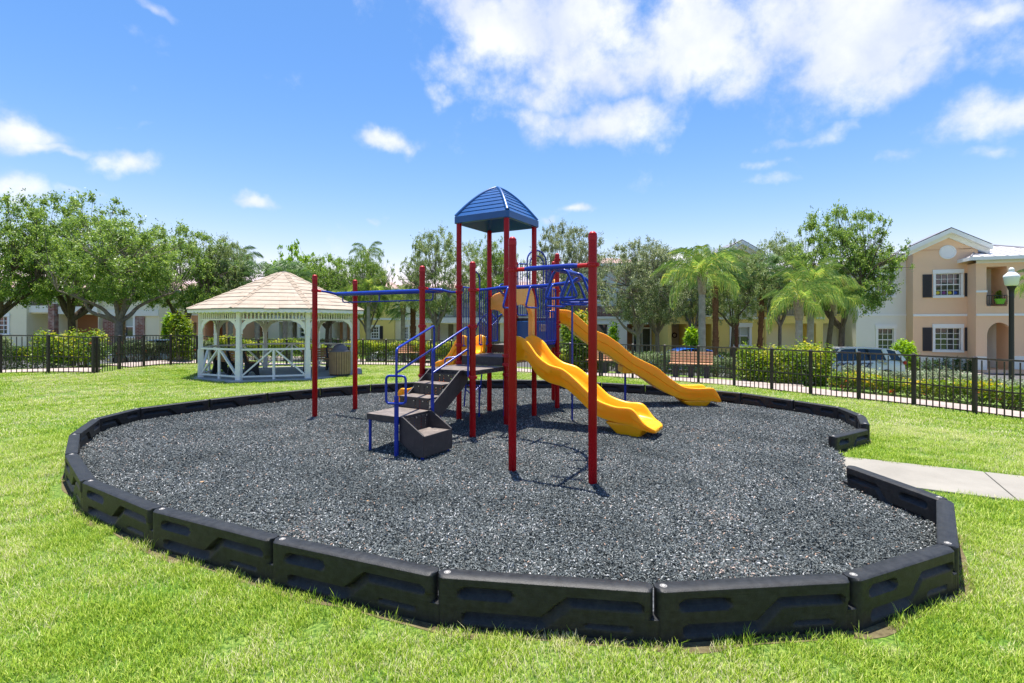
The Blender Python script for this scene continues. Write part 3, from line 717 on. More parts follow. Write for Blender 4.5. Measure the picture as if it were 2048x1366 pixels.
barrier(Fp, Kp, 1.46, 2.50, 3, arch=[(0, 2.62, .014)], gap=(.30, .70))
barrier(Hp, Lp, 1.46, 2.50, 8)
barrier(Hp + v * .48 - u * .015, Lp - u * .015, 1.40, 2.05, 5)
# solid blue panel under the high deck, with the maker's plate
m_ = MB(); c = (Kp + Lp) / 2 - v * .02; m_.box((c.x, c.y, 1.63), (.86, .03, .46), math.atan2(u.y, u.x)); pn = pl(m_, 'blue_panel', M_bluep, None, .01)
pm_ = PX(1089, 9.9); M_plate = mat('worn_plate', (.42, .36, .22), .6, (.16, .14, .12), 28, lo=.45, hi=.6)
c = Lp - u * .30 - v * .045; m_ = MB(); m_.box((c.x, c.y, 1.72), (.16, .012, .14), math.atan2(u.y, u.x)); pl(m_, 'maker_plate', M_plate, None, .004, parent=pn)
# corner canopy
cc = (Dp + G + Fp + Hp) / 4; ya = math.atan2(u.y, u.x)
def canopy():
    hs = .575; z0, z1_, zt = 3.60, 3.735, 4.30; M4 = Matrix.Translation(cc) @ Matrix.Rotation(ya, 4, 'Z')
    root = None
    # skirt and inner shell
    m_ = MB()
    def sq(h, z, c=.04): return [(h - c, -h, z), (h, -h + c, z), (h, h - c, z), (h - c, h, z), (-h + c, h, z), (-h, h - c, z), (-h, -h + c, z), (-h + c, -h, z)]
    rings = [sq(hs - .02, z0), sq(hs, z0 + .01), sq(hs, z1_ - .012), sq(hs - .022, z1_), sq(hs - .03, z1_ + .004)]
    vs = [p for r_ in rings for p in r_]; fs = [(i * 8 + k, i * 8 + (k + 1) % 8, (i + 1) * 8 + (k + 1) % 8, (i + 1) * 8 + k) for i in range(4) for k in range(8)]
    # inner: up and in
    inner = [sq(hs - .05, z0, .03), sq(hs - .10, z0 + .09, .03), sq(.30, zt - .30, .02), sq(.03, zt - .06, .01)]
    b = len(vs); vs += [p for r_ in inner for p in r_]
    fs += [((k + 1) % 8, k, b + k, b + (k + 1) % 8) for k in range(8)]
    for i in range(3): fs += [(b + i * 8 + (k + 1) % 8, b + i * 8 + k, b + (i + 1) * 8 + k, b + (i + 1) * 8 + (k + 1) % 8) for k in range(8)]
    fs.append(tuple(b + 24 + k for k in range(8)))
    m_.add(vs, fs); m_.xform(M4); root = pl(m_, 'canopy', M_bluep, 30)
    # curved roof: each course a lapped board; profile bulges outward
    nC = 9
    def prof(t):     # half width and height at t (0 eave .. 1 peak)
        return (hs - .03) * (1 - t) ** .80 * (1 - .0 * t) + .010, z1_ + (zt - z1_) * (t ** 1.0) * (1.12 - .12 * t) if False else (0, 0)
    def prof(t):
        h = (hs - .035) * (1 - t ** 1.12); z = z1_ + (zt - z1_) * (1 - (1 - t ** 1.12) ** 1.5); return max(.02, h), z
    for side in range(4):
        a = side * math.pi / 2; Rm = Matrix.Rotation(a, 4, 'Z')
        for k in range(nC):
            t0, t1 = k / nC, (k + 1) / nC; h0, z_0 = prof(t0); h1, z_1 = prof(t1)
            m_ = MB(); lap = .011; w0, w1 = h0 - .030, max(.004, h1 - .030)
            pts = [(-w0, -h0 - lap, z_0 + .002), (w0, -h0 - lap, z_0 + .002), (w1, -h1 - .001, z_1), (-w1, -h1 - .001, z_1), (-w0, -h0 + .02, z_0 - .004), (w0, -h0 + .02, z_0 - .004), (w1, -h1 + .02, z_1 - .01), (-w1, -h1 + .02, z_1 - .01)]
            m_.add(pts, [(0, 1, 2, 3), (7, 6, 5, 4), (0, 4, 5, 1), (1, 5, 6, 2), (2, 6, 7, 3), (3, 7, 4, 0)]); m_.xform(M4 @ Rm)
            pl(m_, 'slat', M_bluep, None, parent=root)
        # corner rib
        m_ = MB(); pts = []
        for t in np.linspace(0, 1, 14):
            h, z = prof(t); pts.append((h, -h, z))
        m_.tube(pts, [.036 - .010 * i / 13 for i in range(14)], 12); m_.xform(M4 @ Rm); pl(m_, 'corner_rib', M_bluep, 60, parent=root)
    return root
canopy()

# wave slides
ST1 = [(-.05, 1.56, 1.25, 1.10, .30), (.11, 1.593, 1.27, 1.16, .30), (.29, 1.50, 1.22, 1.15, .30), (.48, 1.277, 1.04, .93, .30), (.69, 1.134, .88, .82, .30), (.95, 1.063, .82, .76, .30), (1.17, .912, .67, .62, .30), (1.395, .725, .48, .43, .30),
       (1.56, .602, .39, .33, .30), (1.83, .525, .325, .27, .30), (2.06, .52, .31, .24, .30), (2.15, .475, .30, .21, .30), (2.23, .375, .285, .19, .295), (2.31, .29, .265, .17, .28), (2.40, .235, .232, .155, .255), (2.44, .205, .204, .15, .21)]
ST2 = [(-.10, 2.10, 1.90, 1.80, .30), (.12, 2.10, 1.90, 1.80, .30), (.26, 2.085, 1.86, 1.76, .30), (.38, 2.02, 1.75, 1.62, .30), (.68, 1.76, 1.50, 1.38, .30), (.86, 1.65, 1.40, 1.26, .30), (1.05, 1.57, 1.31, 1.17, .30), (1.32, 1.385, 1.12, .98, .30), (1.58, 1.16, .90, .80, .30), (1.84, 1.02, .77, .65, .30), (2.11, .885, .64, .46, .30),
       (2.37, .67, .44, .32, .30), (2.63, .505, .33, .22, .30), (2.90, .46, .285, .19, .30), (3.22, .468, .275, .18, .30), (3.31, .43, .265, .17, .295), (3.37, .34, .245, .16, .285), (3.43, .235, .225, .15, .26), (3.46, .20, .199, .145, .22)]
def slide(org, d_, stn, foot, name='slide', side=1, label=None):
    w_ = Vector((-d_.y, d_.x, 0)); pts = catmull([(s[0], s[1], s[2]) for s in stn], 5); pb = catmull([(s[0], s[3], s[4]) for s in stn], 5)
    m_ = MB(); rings = []
    for a, b in zip(pts, pb):
        t, rim, bed = a; bot, hwid = b.y, b.z; h = rim - bed; rr = min(.024, max(.004, h * .2))
        mid = bot + (rim - bot) * .52
        sec = [(-hwid + .035, bot), (-hwid + .008, bot + .012), (-hwid + .002, mid - .015), (-hwid - .016, mid), (-hwid - .018, rim - rr * 1.5), (-hwid - .012, rim - rr * .3), (-hwid + .01, rim), (-hwid + .036, rim - .002), (-hwid + .052, rim - rr),
               (-hwid + .066, bed + h * .45), (-hwid + .088, bed + h * .12), (-hwid + .13, bed + .004), (-hwid * .4, bed), (0, bed - .002)]
        sec = sec + [(-x, z) for x, z in reversed(sec[:-1])] + [(hwid * .4, bot + .004), (0, bot), (-hwid * .4, bot + .004)]
        rings.append([W(org + d_ * t + w_ * s, z) for s, z in sec])
    n = len(rings[0]); vs = [p for r_ in rings for p in r_]
    fs = [(i * n + k, i * n + (k + 1) % n, (i + 1) * n + (k + 1) % n, (i + 1) * n + k) for i in range(len(rings) - 1) for k in range(n)]
    fs.append(tuple(range(n))); fs.append(tuple((len(rings) - 1) * n + k for k in range(n))[::-1])
    m_.add(vs, fs); o = pl(m_, name, M_yel, 50)
    if label: o['label'] = label
    # moulded foot
    f = MB(); (t0, t1, b0, b1, zt) = foot
    A_ = [(-.26, .26)]
    lo_ = [org + d_ * t0 - w_ * .25, org + d_ * t1 - w_ * .25, org + d_ * t1 + w_ * .25, org + d_ * t0 + w_ * .25]
    up_ = [org + d_ * b0 - w_ * .288, org + d_ * b1 - w_ * .288, org + d_ * b1 + w_ * .288, org + d_ * b0 + w_ * .288]
    f.add([W(p, .02) for p in lo_] + [W(p, zt) for p in up_], [(3, 2, 1, 0), (4, 5, 6, 7), (0, 1, 5, 4), (1, 2, 6, 5), (2, 3, 7, 6), (3, 0, 4, 7)])
    pl(f, 'slide_foot', M_yel, None, .03, parent=o)
    return o
GH = (G + Hp) / 2; DF = (Dp + Fp) / 2; LM = (Lp + Mp) / 2
slide(GH, u, ST1, (1.92, 2.18, 1.66, 2.30, .275), label='near wave slide with sun-bleached exit lip')
slide(DF, -u, [(s[0] * .76, *s[1:]) for s in ST1], (1.46, 1.66, 1.26, 1.75, .275), label='wave slide running down behind the stairs')
s2 = slide(LM, Vector((1, 0, 0)), ST2, (2.86, 3.10, 2.62, 3.26, .20), label='high wave slide reaching furthest right')
m_ = MB(); bx_ = LM + Vector((1.50, 0, 0)); m_.box((bx_.x, bx_.y, .84), (.22, .50, .16)); pl(m_, 'slide_bracket', M_yel, None, .03, parent=s2)
m_ = MB(); m_.tube([W(bx_, -.03), W(bx_, .78)], .024, 12); pl(m_, 'support_pole', M_blue)
# moulded hoods
def hood(p0, p1, zb, zt, leg=.13, m=M_yelf, zi=None):
    d_ = (p1 - p0).normalized(); L = (p1 - p0).length; a, b = .055, L - .055; nrm = Vector((-d_.y, d_.x, 0)); c = L / 2; hw_ = (b - a) / 2
    zi = zi or zt - .34; out = []; inn = []
    for t in np.linspace(0, math.pi, 19):
        cx_ = math.cos(t); sx_ = math.sin(t)
        sh = (abs(cx_) ** .62) * (1 if cx_ > 0 else -1)
        out.append((c - hw_ * sh, zt - .30 + .30 * sx_ ** .85)); ih = hw_ - leg
        inn.append((c - ih * (abs(cx_) ** .8) * (1 if cx_ > 0 else -1), zi - .22 + .22 * sx_))
    out = [(a, zb)] + out + [(b, zb)]; inn = [(a + leg, zb)] + inn + [(b - leg, zb)]
    m_ = MB(); n = len(out); vs = []
    for off_ in (-.045, .045): vs += [W(p0 + d_ * s + nrm * off_, z) for s, z in out] + [W(p0 + d_ * s + nrm * off_, z) for s, z in inn]
    fs = []
    for i in range(n - 1):
        fs += [(i, i + 1, n + i + 1, n + i), (2 * n + i, 3 * n + i, 3 * n + i + 1, 2 * n + i + 1), (i, 2 * n + i, 2 * n + i + 1, i + 1), (n + i, n + i + 1, 3 * n + i + 1, 3 * n + i)]
    fs += [(0, n, 3 * n, 2 * n), (n - 1, 3 * n - 1, 4 * n - 1, 2 * n - 1)]
    m_.add(vs, fs); return pl(m_, 'slide_hood', m, 50, .014)
hood(G, Hp, 1.25, 2.49, .10)
m_ = MB(); pg_ = [(.05, 2.33), (.16, 2.39), (.28, 2.42), (.50, 2.42), (.50, 1.42), (.38, 1.42), (.37, 1.88), (.33, 1.98), (.25, 2.05), (.15, 2.08), (.05, 2.08)]; nn_ = Vector((-u.y, u.x, 0))
m_.add([W(Fp + u * s + nn_ * o_, z) for o_ in (-.04, .04) for s, z in pg_], [tuple(range(11)), tuple(range(21, 10, -1))] + [(i, i + 11, (i + 1) % 11 + 11, (i + 1) % 11) for i in range(11)]); pl(m_, 'arch_panel', M_yelf, 40, .014)
hood(Lp, Mp, 1.95, 2.75, .12)

# looped climber dropping from the F-K edge
FK = (Fp + Kp) / 2
for s0 in (-.28, .28):
    pts = catmull([W(FK + v * s0, 1.9), W(FK + v * s0 - u * .15, 2.02), W(FK + v * s0 - u * .42, 1.80), W(FK + v * s0 - u * .62, 1.25), W(FK + v * s0 - u * .72, .6), W(FK + v * s0 - u * .78, .02)], 6)
    m_ = MB(); m_.tube(pts, .0165, 8); pl(m_, 'climber_rail', M_blue, 50)
for k, (du, zz) in enumerate(((.30, 1.88), (.50, 1.58), (.63, 1.2), (.70, .85), (.75, .45))):
    for sg in (-1, 1):
        m_ = MB(); m_.tube(rpath([W(FK + v * .28 * sg - u * du, zz), W(FK - u * (du + .04), zz - .16), W(FK - v * .28 * sg * .0 - u * (du + .04), zz - .17)], .05), .013, 8); pl(m_, 'climber_rung', M_blue, 50)
# fireman pole
FP = Vector((1.085, 9.02, 0)); HL = (Hp + Lp) / 2
pipe([W(FP, -.03), W(FP, 2.80), W(HL + v * .1, 2.86)], .018, 'sliding_pole', .12)
# track ride: beam with forked ends and hand rail
mAB = (Ap + Bp) / 2; mCD = (Cp + Dp) / 2; bd = (mCD - mAB).normalized()
b0 = mAB + bd * .04; b1 = mCD + bd * .02
m_ = MB(); m_.tube([W(b0, 2.375), W(b0 + bd * .01, 2.375), W(b1 - bd * .01, 2.375), W(b1, 2.375)], [.036, .042, .042, .036], 14); tb = pl(m_, 'overhead_beam', M_blue, 50)
for (p, z, q) in ((Ap, 2.42, b0), (Bp, 2.40, b0), (Cp, 2.385, b1), (Dp, 2.37, b1)):
    m_ = MB(); m_.tube([W(p, z), W(p.lerp(q, .25), z - .003)], .024, 10); pl(m_, 'beam_arm_socket', M_redc)
    m_ = MB(); m_.tube([W(p.lerp(q, .2), z - .002), W(p.lerp(q, .5), z - .01), W(q, 2.375)], [.017, .020, .026], 10); pl(m_, 'beam_arm', M_blue)
hA = b0 + bd * .14; hB = b1 - bd * .20
pipe([W(hA, 2.36), W(hA, 2.215), W(hB, 2.215), W(hB, 2.36)], .0125, 'hanging_rail', .05); hm = hA.lerp(hB, .43)
m_ = MB(); m_.tube([W(hm, 2.36), W(hm, 2.21)], .014, 8); pl(m_, 'rail_stay', M_blue)
# curved trapeze ladder
S0 = (Ep + G) / 2; T0 = (Ip + Jp) / 2; zsn = 2.375
a_ = 1.92; cornr = S0 + u * a_; rr = 1.05
pth = [W(S0 + u * .12, zsn)] + [W(S0 + u * t, zsn) for t in (.4, .8)]
c0 = cornr - u * rr - v * rr
for t in np.linspace(0, math.pi / 2, 12): pth.append(W(c0 + v * rr * math.cos(t) + u * rr * math.sin(t), zsn + .03 * t))
pth.append(W(T0 + v * .03, zsn + .055))
m_ = MB(); m_.tube(pth, .029, 12); pl(m_, 'curved_spine', M_blue, 60)
for p, z in ((Ep, 2.32), (G, 2.29)):
    m_ = MB(); q = S0 + u * .14; m_.tube([W(p, z), W(p.lerp(q, .22), z + .004)], .024, 10); pl(m_, 'beam_arm_socket', M_redc)
    m_ = MB(); m_.tube([W(p.lerp(q, .18), z), W(p.lerp(q, .5), z + .02), W(q, zsn)], [.016, .019, .027], 10); pl(m_, 'beam_arm', M_blue)
m_ = MB(); m_.tube([W(Ip.lerp(Jp, .16), 2.435), W(Ip.lerp(Jp, .22), 2.437), W(Ip.lerp(Jp, .78), 2.437), W(Ip.lerp(Jp, .86), 2.435)], [.020, .029, .029, .020], 12); pl(m_, 'crossbeam', M_blue, 50)
for a, b in ((Ip, Jp), (Jp, Ip)):
    m_ = MB(); m_.tube([W(a, 2.435), W(a.lerp(b, .17), 2.435)], .024, 10); pl(m_, 'beam_arm_socket', M_redc)
# arclength positions of the trapezes
cum = [0]
for a, b in zip(pth[:-1], pth[1:]): cum.append(cum[-1] + (b - a).length)
tot = cum[-1]
for t in (.25, .65, 1.08, 1.50, 1.92, 2.36, 2.80):
    if t > tot - .1: continue
    i = max(k for k in range(len(cum)) if cum[k] <= t); i = min(i, len(pth) - 2); f_ = (t - cum[i]) / (cum[i + 1] - cum[i]); c = pth[i].lerp(pth[i + 1], f_); tg = (pth[i + 1] - pth[i]); tg.z = 0; tg.normalize(); n_ = Vector((-tg.y, tg.x, 0))
    swing = tg * random.Random(int(t * 100)).uniform(-.02, .02)
    pts = [c + n_ * .075 + Z3 * .005, c + n_ * .215 - Z3 * .325 + swing, c - n_ * .215 - Z3 * .325 + swing, c - n_ * .075 + Z3 * .005]
    m_ = MB(); m_.tube(rpath(pts, .06, 5, True), .0158, 10, True); pl(m_, 'trapeze_handle', M_blue, 60)
# seat and legs of the low balance bar behind the stairs
bs = Dp + u * .12 - v * .1
pipe([W(Dp + v * .35 - u * .05, .66), W(Dp + v * .35 + u * .20, .66), W(Dp + v * .35 + u * .20, -.03)], .016, 'low_bar', .05)
leg(G + v * .5 - u * .2, 1.16, .016); leg(Fp - v * .35 + u * .55, 1.16, .016)
# ------------------------------------------------------------------ gazebo
M_white = mat('white_paint', (.82, .82, .76), .55, (.72, .73, .66), 3, .15, 40, lo=.45, hi=.8)
M_shin = mat('tan_shingle', (.35, .29, .225), .9, (.42, .355, .285), 4, .5, 90, spec=.2, detail=8)
M_shin2 = mat('tan_hip_cap', (.31, .25, .19), .9, (.37, .31, .24), 6, .4, 90, spec=.2)
M_under = mat('roof_felt', (.07, .05, .045), .9)
M_slab = mat('gazebo_slab', (.33, .33, .31), .9, (.42, .41, .38), 2, .3, 50, spec=.2)
GC = Vector((-8.30, 18.2, 0)); GR = 2.60; PH = R(40)
gaz = tag(empty('gazebo', tuple(GC)), 'white octagonal wooden gazebo with tan shingled roof on the lawn left of the play structure', 'gazebo')
def gp(k, r=GR): a = PH + k * math.pi / 4; return Vector((r * math.cos(a), r * math.sin(a), 0))
m_ = MB(); m_.lathe([(2.92, -.06), (2.92, .035), (2.90, .045)], seg=8, a0=PH); m_.build('floor_slab', M_slab, gaz)
open_sides = {6}
def gpost(k):
    p = gp(k); a = PH + k * math.pi / 4; m_ = MB()
    m_.box((p.x, p.y, 1.12), (.125, .125, 2.2), a); m_.box((p.x, p.y, .50), (.155, .155, .92), a); m_.box((p.x, p.y, 1.42), (.142, .142, .05), a)
    return m_.build('post', M_white, gaz, bevel=.006)
for k in range(8): gpost(k)
for k in range(8):
    a, b = gp(k), gp(k + 1); d_ = (b - a).normalized(); L = (b - a).length; a2, b2 = a + d_ * .07, b - d_ * .07
    # frieze: rails, spindles, brackets
    m_ = MB(); m_.bar(W(a2, 2.20), W(b2, 2.20), .06, .10); m_.bar(W(a2, 1.945), W(b2, 1.945), .05, .045); fz = m_.build('frieze_rail', M_white, gaz)
    nsp = 17
    for i in range(nsp):
        q = a2.lerp(b2, (i + .5) / nsp); s = MB(); s.box((q.x, q.y, 2.055), (.035, .02, .19), math.atan2(d_.y, d_.x)); s.build('spindle', M_white, fz)
    for (e, sg) in ((a2, 1), (b2, -1)):
        n = 14; out = []; 
        for i in range(n + 1):
            t = i / n * math.pi / 2; r_ = .36; out.append((r_ * (1 - math.sin(t)) + 0.0, 1.92 - r_ * 1.15 * (1 - math.cos(t)) * 1.0))
        # quarter-arch bracket: band between the outer corner and the scalloped inner arc
        prof = [(0.0, 1.925)] ; arc = []
        for i in range(n + 1):
            t = i / n; ang = t * math.pi / 2; r_ = .40 + .022 * math.cos(t * math.pi * 6); arc.append((.42 - r_ * math.sin(ang) * 1.0 + .0, 1.50 + (r_) * (1 - (1 - math.cos(ang))) * 1.0))
        arc = [(.47 - .44 * math.sin(x) + .012 * math.cos(x * 12), 1.925 - .44 + .42 * math.cos(x)) for x in np.linspace(.12, math.pi / 2, n)]
        arc_o = [(.47 - .56 * math.sin(x), 1.925 - .44 + .56 * math.cos(x)) for x in np.linspace(.12, math.pi / 2, n)]
        mm = MB()
        def q3(s, z, o_): p = e + d_ * (s * sg); nrm = Vector((-d_.y, d_.x, 0)); return W(p + nrm * o_, z)
        vs = []
        for off_ in (-.018, .018):
            vs += [q3(max(0, s), z, off_) for s, z in arc] + [q3(max(0, s), min(1.925, z), off_) for s, z in arc_o]
        fs = []
        for i in range(n - 1): fs += [(i, i + 1, n + i + 1, n + i), (2 * n + i, 3 * n + i, 3 * n + i + 1, 2 * n + i + 1), (i, 2 * n + i, 2 * n + i + 1, i + 1), (n + i, n + i + 1, 3 * n + i + 1, 3 * n + i)]
        mm.add(vs, fs); mm.build('bracket', M_white, gaz)
    if k in open_sides: continue
    m_ = MB(); m_.bar(W(a2, 1.0), W(b2, 1.0), .075, .06); m_.bar(W(a2, .15), W(b2, .15), .06, .05); rl = m_.build('railing', M_white, gaz)
    c = (a2 + b2) / 2; m_ = MB(); m_.bar(W(c, .0), W(c, .97), .065, .065); m_.build('railing_post', M_white, rl)
    for e in (a2, b2):
        m_ = MB(); m_.bar(W(e.lerp(c, .02), .18), W(e.lerp(c, .93), .965), .045, .075, up=(-d_.y, d_.x, 0)); m_.build('diagonal_brace', M_white, rl)
# roof
RE, ZE, ZT, RT = 2.98, 2.29, 3.64, .22
apx = lambda k, t: gp(k, RE + (RT - RE) * t) + Vector((0, 0, ZE + (ZT - ZE) * t))
m_ = MB(); vs = [tuple(apx(k, 0) - Vector((0, 0, .035))) for k in range(8)] + [tuple(apx(k, 1) - Vector((0, 0, .035))) for k in range(8)] + [(0, 0, ZT + .0)]
m_.add(vs, [(k, (k + 1) % 8, (k + 1) % 8 + 8, k + 8) for k in range(8)] + [(8 + k, 8 + (k + 1) % 8, 16) for k in range(8)])
roof = m_.build('roof', M_under, gaz)
rng = random.Random(4)
nc = 10
for k in range(8):
    for c in range(nc):
        t0, t1 = c / nc, (c + 1) / nc
        cuts = [0] + sorted(rng.uniform(.12, .88) for _ in range(2 if c < 6 else (1 if c < 9 else 0))) + [1]
        for i in range(len(cuts) - 1):
            a, b = cuts[i] + (.001), cuts[i + 1] - (.001); th = .016 + rng.uniform(0, .013); lo_ = -.006 + rng.uniform(-.008, .002)
            q = [apx(k, t0 + lo_).lerp(apx(k + 1, t0 + lo_), a), apx(k, t0 + lo_).lerp(apx(k + 1, t0 + lo_), b), apx(k, t1).lerp(apx(k + 1, t1), b), apx(k, t1).lerp(apx(k + 1, t1), a)]
            up_ = [Vector((0, 0, th)), Vector((0, 0, th)), Vector((0, 0, .006)), Vector((0, 0, .006))]
            s = MB(); s.add([tuple(x - Vector((0, 0, .012))) for x in q] + [tuple(x + y) for x, y in zip(q, up_)], [(3, 2, 1, 0), (4, 5, 6, 7), (0, 1, 5, 4), (1, 2, 6, 5), (2, 3, 7, 6), (3, 0, 4, 7)])
            s.build('shingle', M_shin, roof)
    # hip cap
    s = MB(); n_ = 11
    for i in range(n_):
        a, b = apx(k, i / n_ - .008), apx(k, (i + 1) / n_); t_ = gp(k, 1).normalized(); sd_ = Vector((-t_.y, t_.x, 0)) * .085; h0, h1 = .048, .030
        s.add([tuple(a + sd_ + Vector((0, 0, .012))), tuple(a + Vector((0, 0, h0))), tuple(a - sd_ + Vector((0, 0, .012))), tuple(b + sd_ + Vector((0, 0, .0))), tuple(b + Vector((0, 0, h1))), tuple(b - sd_ + Vector((0, 0, .0)))],
              [(0, 1, 4, 3), (1, 2, 5, 4), (0, 3, 5, 2)][:2] + [(0, 2, 1)])
    s.build('hip_cap', M_shin2, roof, fix=False)
    # fascia with scalloped lower edge
    a, b = apx(k, 0), apx(k + 1, 0); n = 48; s = MB(); d_ = (b - a).normalized(); nrm = Vector((d_.y, -d_.x, 0))
    top = [a.lerp(b, i / n) - Vector((0, 0, .025)) for i in range(n + 1)]; bot = [a.lerp(b, i / n) - Vector((0, 0, .105 + .028 * abs(math.sin(i / n * math.pi * 12)))) for i in range(n + 1)]
    vs = [tuple(p) for p in top + bot] + [tuple(p - nrm * .02) for p in top + bot]; N = n + 1
    fs = []
    for i in range(n): fs += [(i, i + 1, N + i + 1, N + i), (2 * N + i + 1, 2 * N + i, 3 * N + i, 3 * N + i + 1), (N + i, N + i + 1, 3 * N + i + 1, 3 * N + i)]
    s.add(vs, fs); s.build('scalloped_fascia', M_white, gaz, fix=False)
    s = MB(); ia, ib = gp(k, 2.5) + Vector((0, 0, 2.24)), gp(k + 1, 2.5) + Vector((0, 0, 2.24)); s.add([tuple(a - Vector((0, 0, .04))), tuple(b - Vector((0, 0, .04))), tuple(ib), tuple(ia)], [(0, 1, 2, 3)]); s.build('soffit', M_white, gaz)
s = MB(); s.lathe([(.27, ZT - .03), (.16, ZT + .045), (.02, ZT + .075)], seg=8, a0=PH); s.build('ridge_vent', mat('dark_ridge', (.16, .14, .12), .9), roof)

# ------------------------------------------------------------------ benches
M_slat = mat('brown_slat', (.30, .13, .05), .6, (.38, .19, .08), 12, .3, 60)
M_slat2 = mat('orange_slat', (.52, .27, .14), .7, (.43, .22, .115), 10, .3, 60)
M_end = mat('black_bench_end', (.018, .020, .024), .5, spec=.5)
def bench(loc, rz, label, L=1.8, slm=None, curved=True, group='slatted benches'):
    b = tag(empty('bench', loc, rz), label, 'bench', group); slm = slm or M_slat
    # local: long axis x, sitter faces -y
    n = 3 if curved else 2
    for i, x in enumerate(np.linspace(-L / 2 + .08, L / 2 - .08, n) if curved else (-L * .36, 0, L * .36)):
        m_ = MB()
        if curved:
            poly = [(-.30, 0), (-.20, 0), (-.12, .12), (0, .17), (.10, .12), (.16, 0), (.30, 0), (.27, .16), (.22, .36), (.25, .55), (.33, .78), (.31, .86), (.24, .86), (.15, .62), (.12, .50), (.02, .44), (-.24, .44), (-.30, .40), (-.27, .28)]
            m_.prism(poly, x - .03, x + .03, 'x'); m_.build('bench_end', M_end, b, bevel=.006)
        else:
            m_.box((x, .03, .19), (.16, .36, .38)); m_.box((x, .19, .52), (.07, .05, .50), 0, R(-12)); m_.build('leg', M_end, b, bevel=.01)
    for i in range(4):
        t = i / 3; m_ = MB(); m_.box((0, .155 + t * .085, .53 + t * .27), (L, .028, .072), 0, R(-16)); m_.build('back_slat', slm, b, bevel=.004)
    for i in range(4):
        m_ = MB(); m_.box((0, -.26 + i * .108, .455), (L, .085, .030)); m_.build('seat_slat', slm, b, bevel=.004)
    return b
bench((GC.x - 1.25, GC.y - .95, .045), R(-26 + 180), 'brown slatted bench with black curved ends in the left half of the gazebo')
bench((GC.x + 1.35, GC.y + .75, .045), R(38 - 0), 'brown slatted bench with black ends behind the round litter bin in the gazebo')
def on(px, Y, dz=0.0): x = PX(px, Y); return (x, Y, gz(x, Y) + dz)
bench(on(1382, 16.7, .03), R(-24), 'orange slatted bench on the sidewalk behind the end of the high slide', 1.35, M_slat2, False, 'benches on the sidewalk behind the fence')
bench(on(1211, 18.3, .03), R(-22), 'orange slatted bench behind the fence, partly hidden by the high slide', 1.35, M_slat2, False, 'benches on the sidewalk behind the fence')
bench(on(838, 23.4, .03), R(15), 'orange slatted bench behind the fence, seen between the stair handrails', 1.9, M_slat2, False, 'benches on the sidewalk behind the fence')

# ------------------------------------------------------------------ litter bin
bin_ = tag(empty('litter_bin', (PX(680, 17.2), 17.2, .045)), 'round litter bin with upright tan wooden slats and grey dome lid inside the gazebo', 'litter bin')
MB().lathe([(.33, 0), (.33, .05), (.325, .06)], seg=24).build('base_ring', M_end, bin_, 40)
MB().lathe([(.315, .03), (.315, .80), (.30, .82)], seg=24).build('liner', mat('bin_liner', (.02, .02, .02), .6), bin_, 40)
M_bin = mat('tan_bin_slat', (.36, .23, .12), .7, (.30, .19, .10), 7, .3, 50)
for k in range(26):
    a = k / 26 * 2 * math.pi; m_ = MB(); m_.box((.34 * math.cos(a), .34 * math.sin(a), .43), (.022, .066, .75), a); m_.build('slat', M_bin, bin_)
MB().lathe([(.345, .80), (.35, .815), (.34, .84), (.27, .85), (.255, .90), (.20, 1.0), (.10, 1.06), (.01, 1.075)], seg=24).build('dome_lid', mat('grey_dome', (.13, .115, .125), .45), bin_, 40)

# ------------------------------------------------------------------ fence
M_fence = mat('bronze_aluminium', (.035, .028, .022), .45, spec=.5)
M_frail = mat('bronze_rail', (.07, .058, .045), .45, spec=.5)
picket_me = MB().box((0, 0, .545), (.018, .018, 1.07)).mesh('picket', M_fence)
fpost_m = MB(); fpost_m.box((0, 0, .56), (.064, .064, 1.14)); fpost_m.add([(-.037, -.037, 1.13), (.037, -.037, 1.13), (.037, .037, 1.13), (-.037, .037, 1.13), (0, 0, 1.16)], [(0, 1, 4), (1, 2, 4), (2, 3, 4), (3, 0, 4), (3, 2, 1, 0)])
fpost_me = fpost_m.mesh('fence_post', M_fence)
FH = 1.11
def fence(pts, label, sp=1.09, gpts=9):
    pts = [Vector((p[0], p[1], 0)) for p in pts]; g = tag(empty('metal_fence', (pts[0].x, pts[0].y, gz(pts[0].x, pts[0].y))), label, 'fence', 'dark metal picket fence round the lawn')
    o0 = g.location.copy()
    # resample
    cum = [0]
    for a, b in zip(pts[:-1], pts[1:]): cum.append(cum[-1] + (b - a).length)
    def at(s):
        i = max(k for k in range(len(cum)) if cum[k] <= s + 1e-6); i = min(i, len(pts) - 2); return pts[i].lerp(pts[i + 1], (s - cum[i]) / (cum[i + 1] - cum[i]))
    n = max(1, round(cum[-1] / sp)); S = [cum[-1] * i / n for i in range(n + 1)]; ps = [at(s) for s in S]
    for i, p in enumerate(ps):
        z = gz(p.x, p.y); o = link('post', fpost_me, g); o.location = Vector((p.x, p.y, z)) - o0
        if i == n: break
        q = ps[i + 1]; zq = gz(q.x, q.y); d_ = (q - p).normalized(); ang = math.atan2(d_.y, d_.x)
        for hz, w_ in ((FH, .034), (.50, .026), (.98, .0)):
            if not w_: continue
            m_ = MB(); m_.bar(Vector((p.x, p.y, z + hz)) - o0 + d_ * .032, Vector((q.x, q.y, zq + hz)) - o0 - d_ * .032, .030, w_); m_.build('rail', M_frail if hz > 1 else M_fence, g)
        for k in range(1, gpts):
            t = k / gpts; r_ = p.lerp(q, t); o = link('picket', picket_me, g); o.location = Vector((r_.x, r_.y, z + (zq - z) * t)) - o0; o.rotation_euler = (0, 0, ang)
    return g
fence(FENCE[0:4], 'dark metal picket fence at the far left, its top rail one step higher')
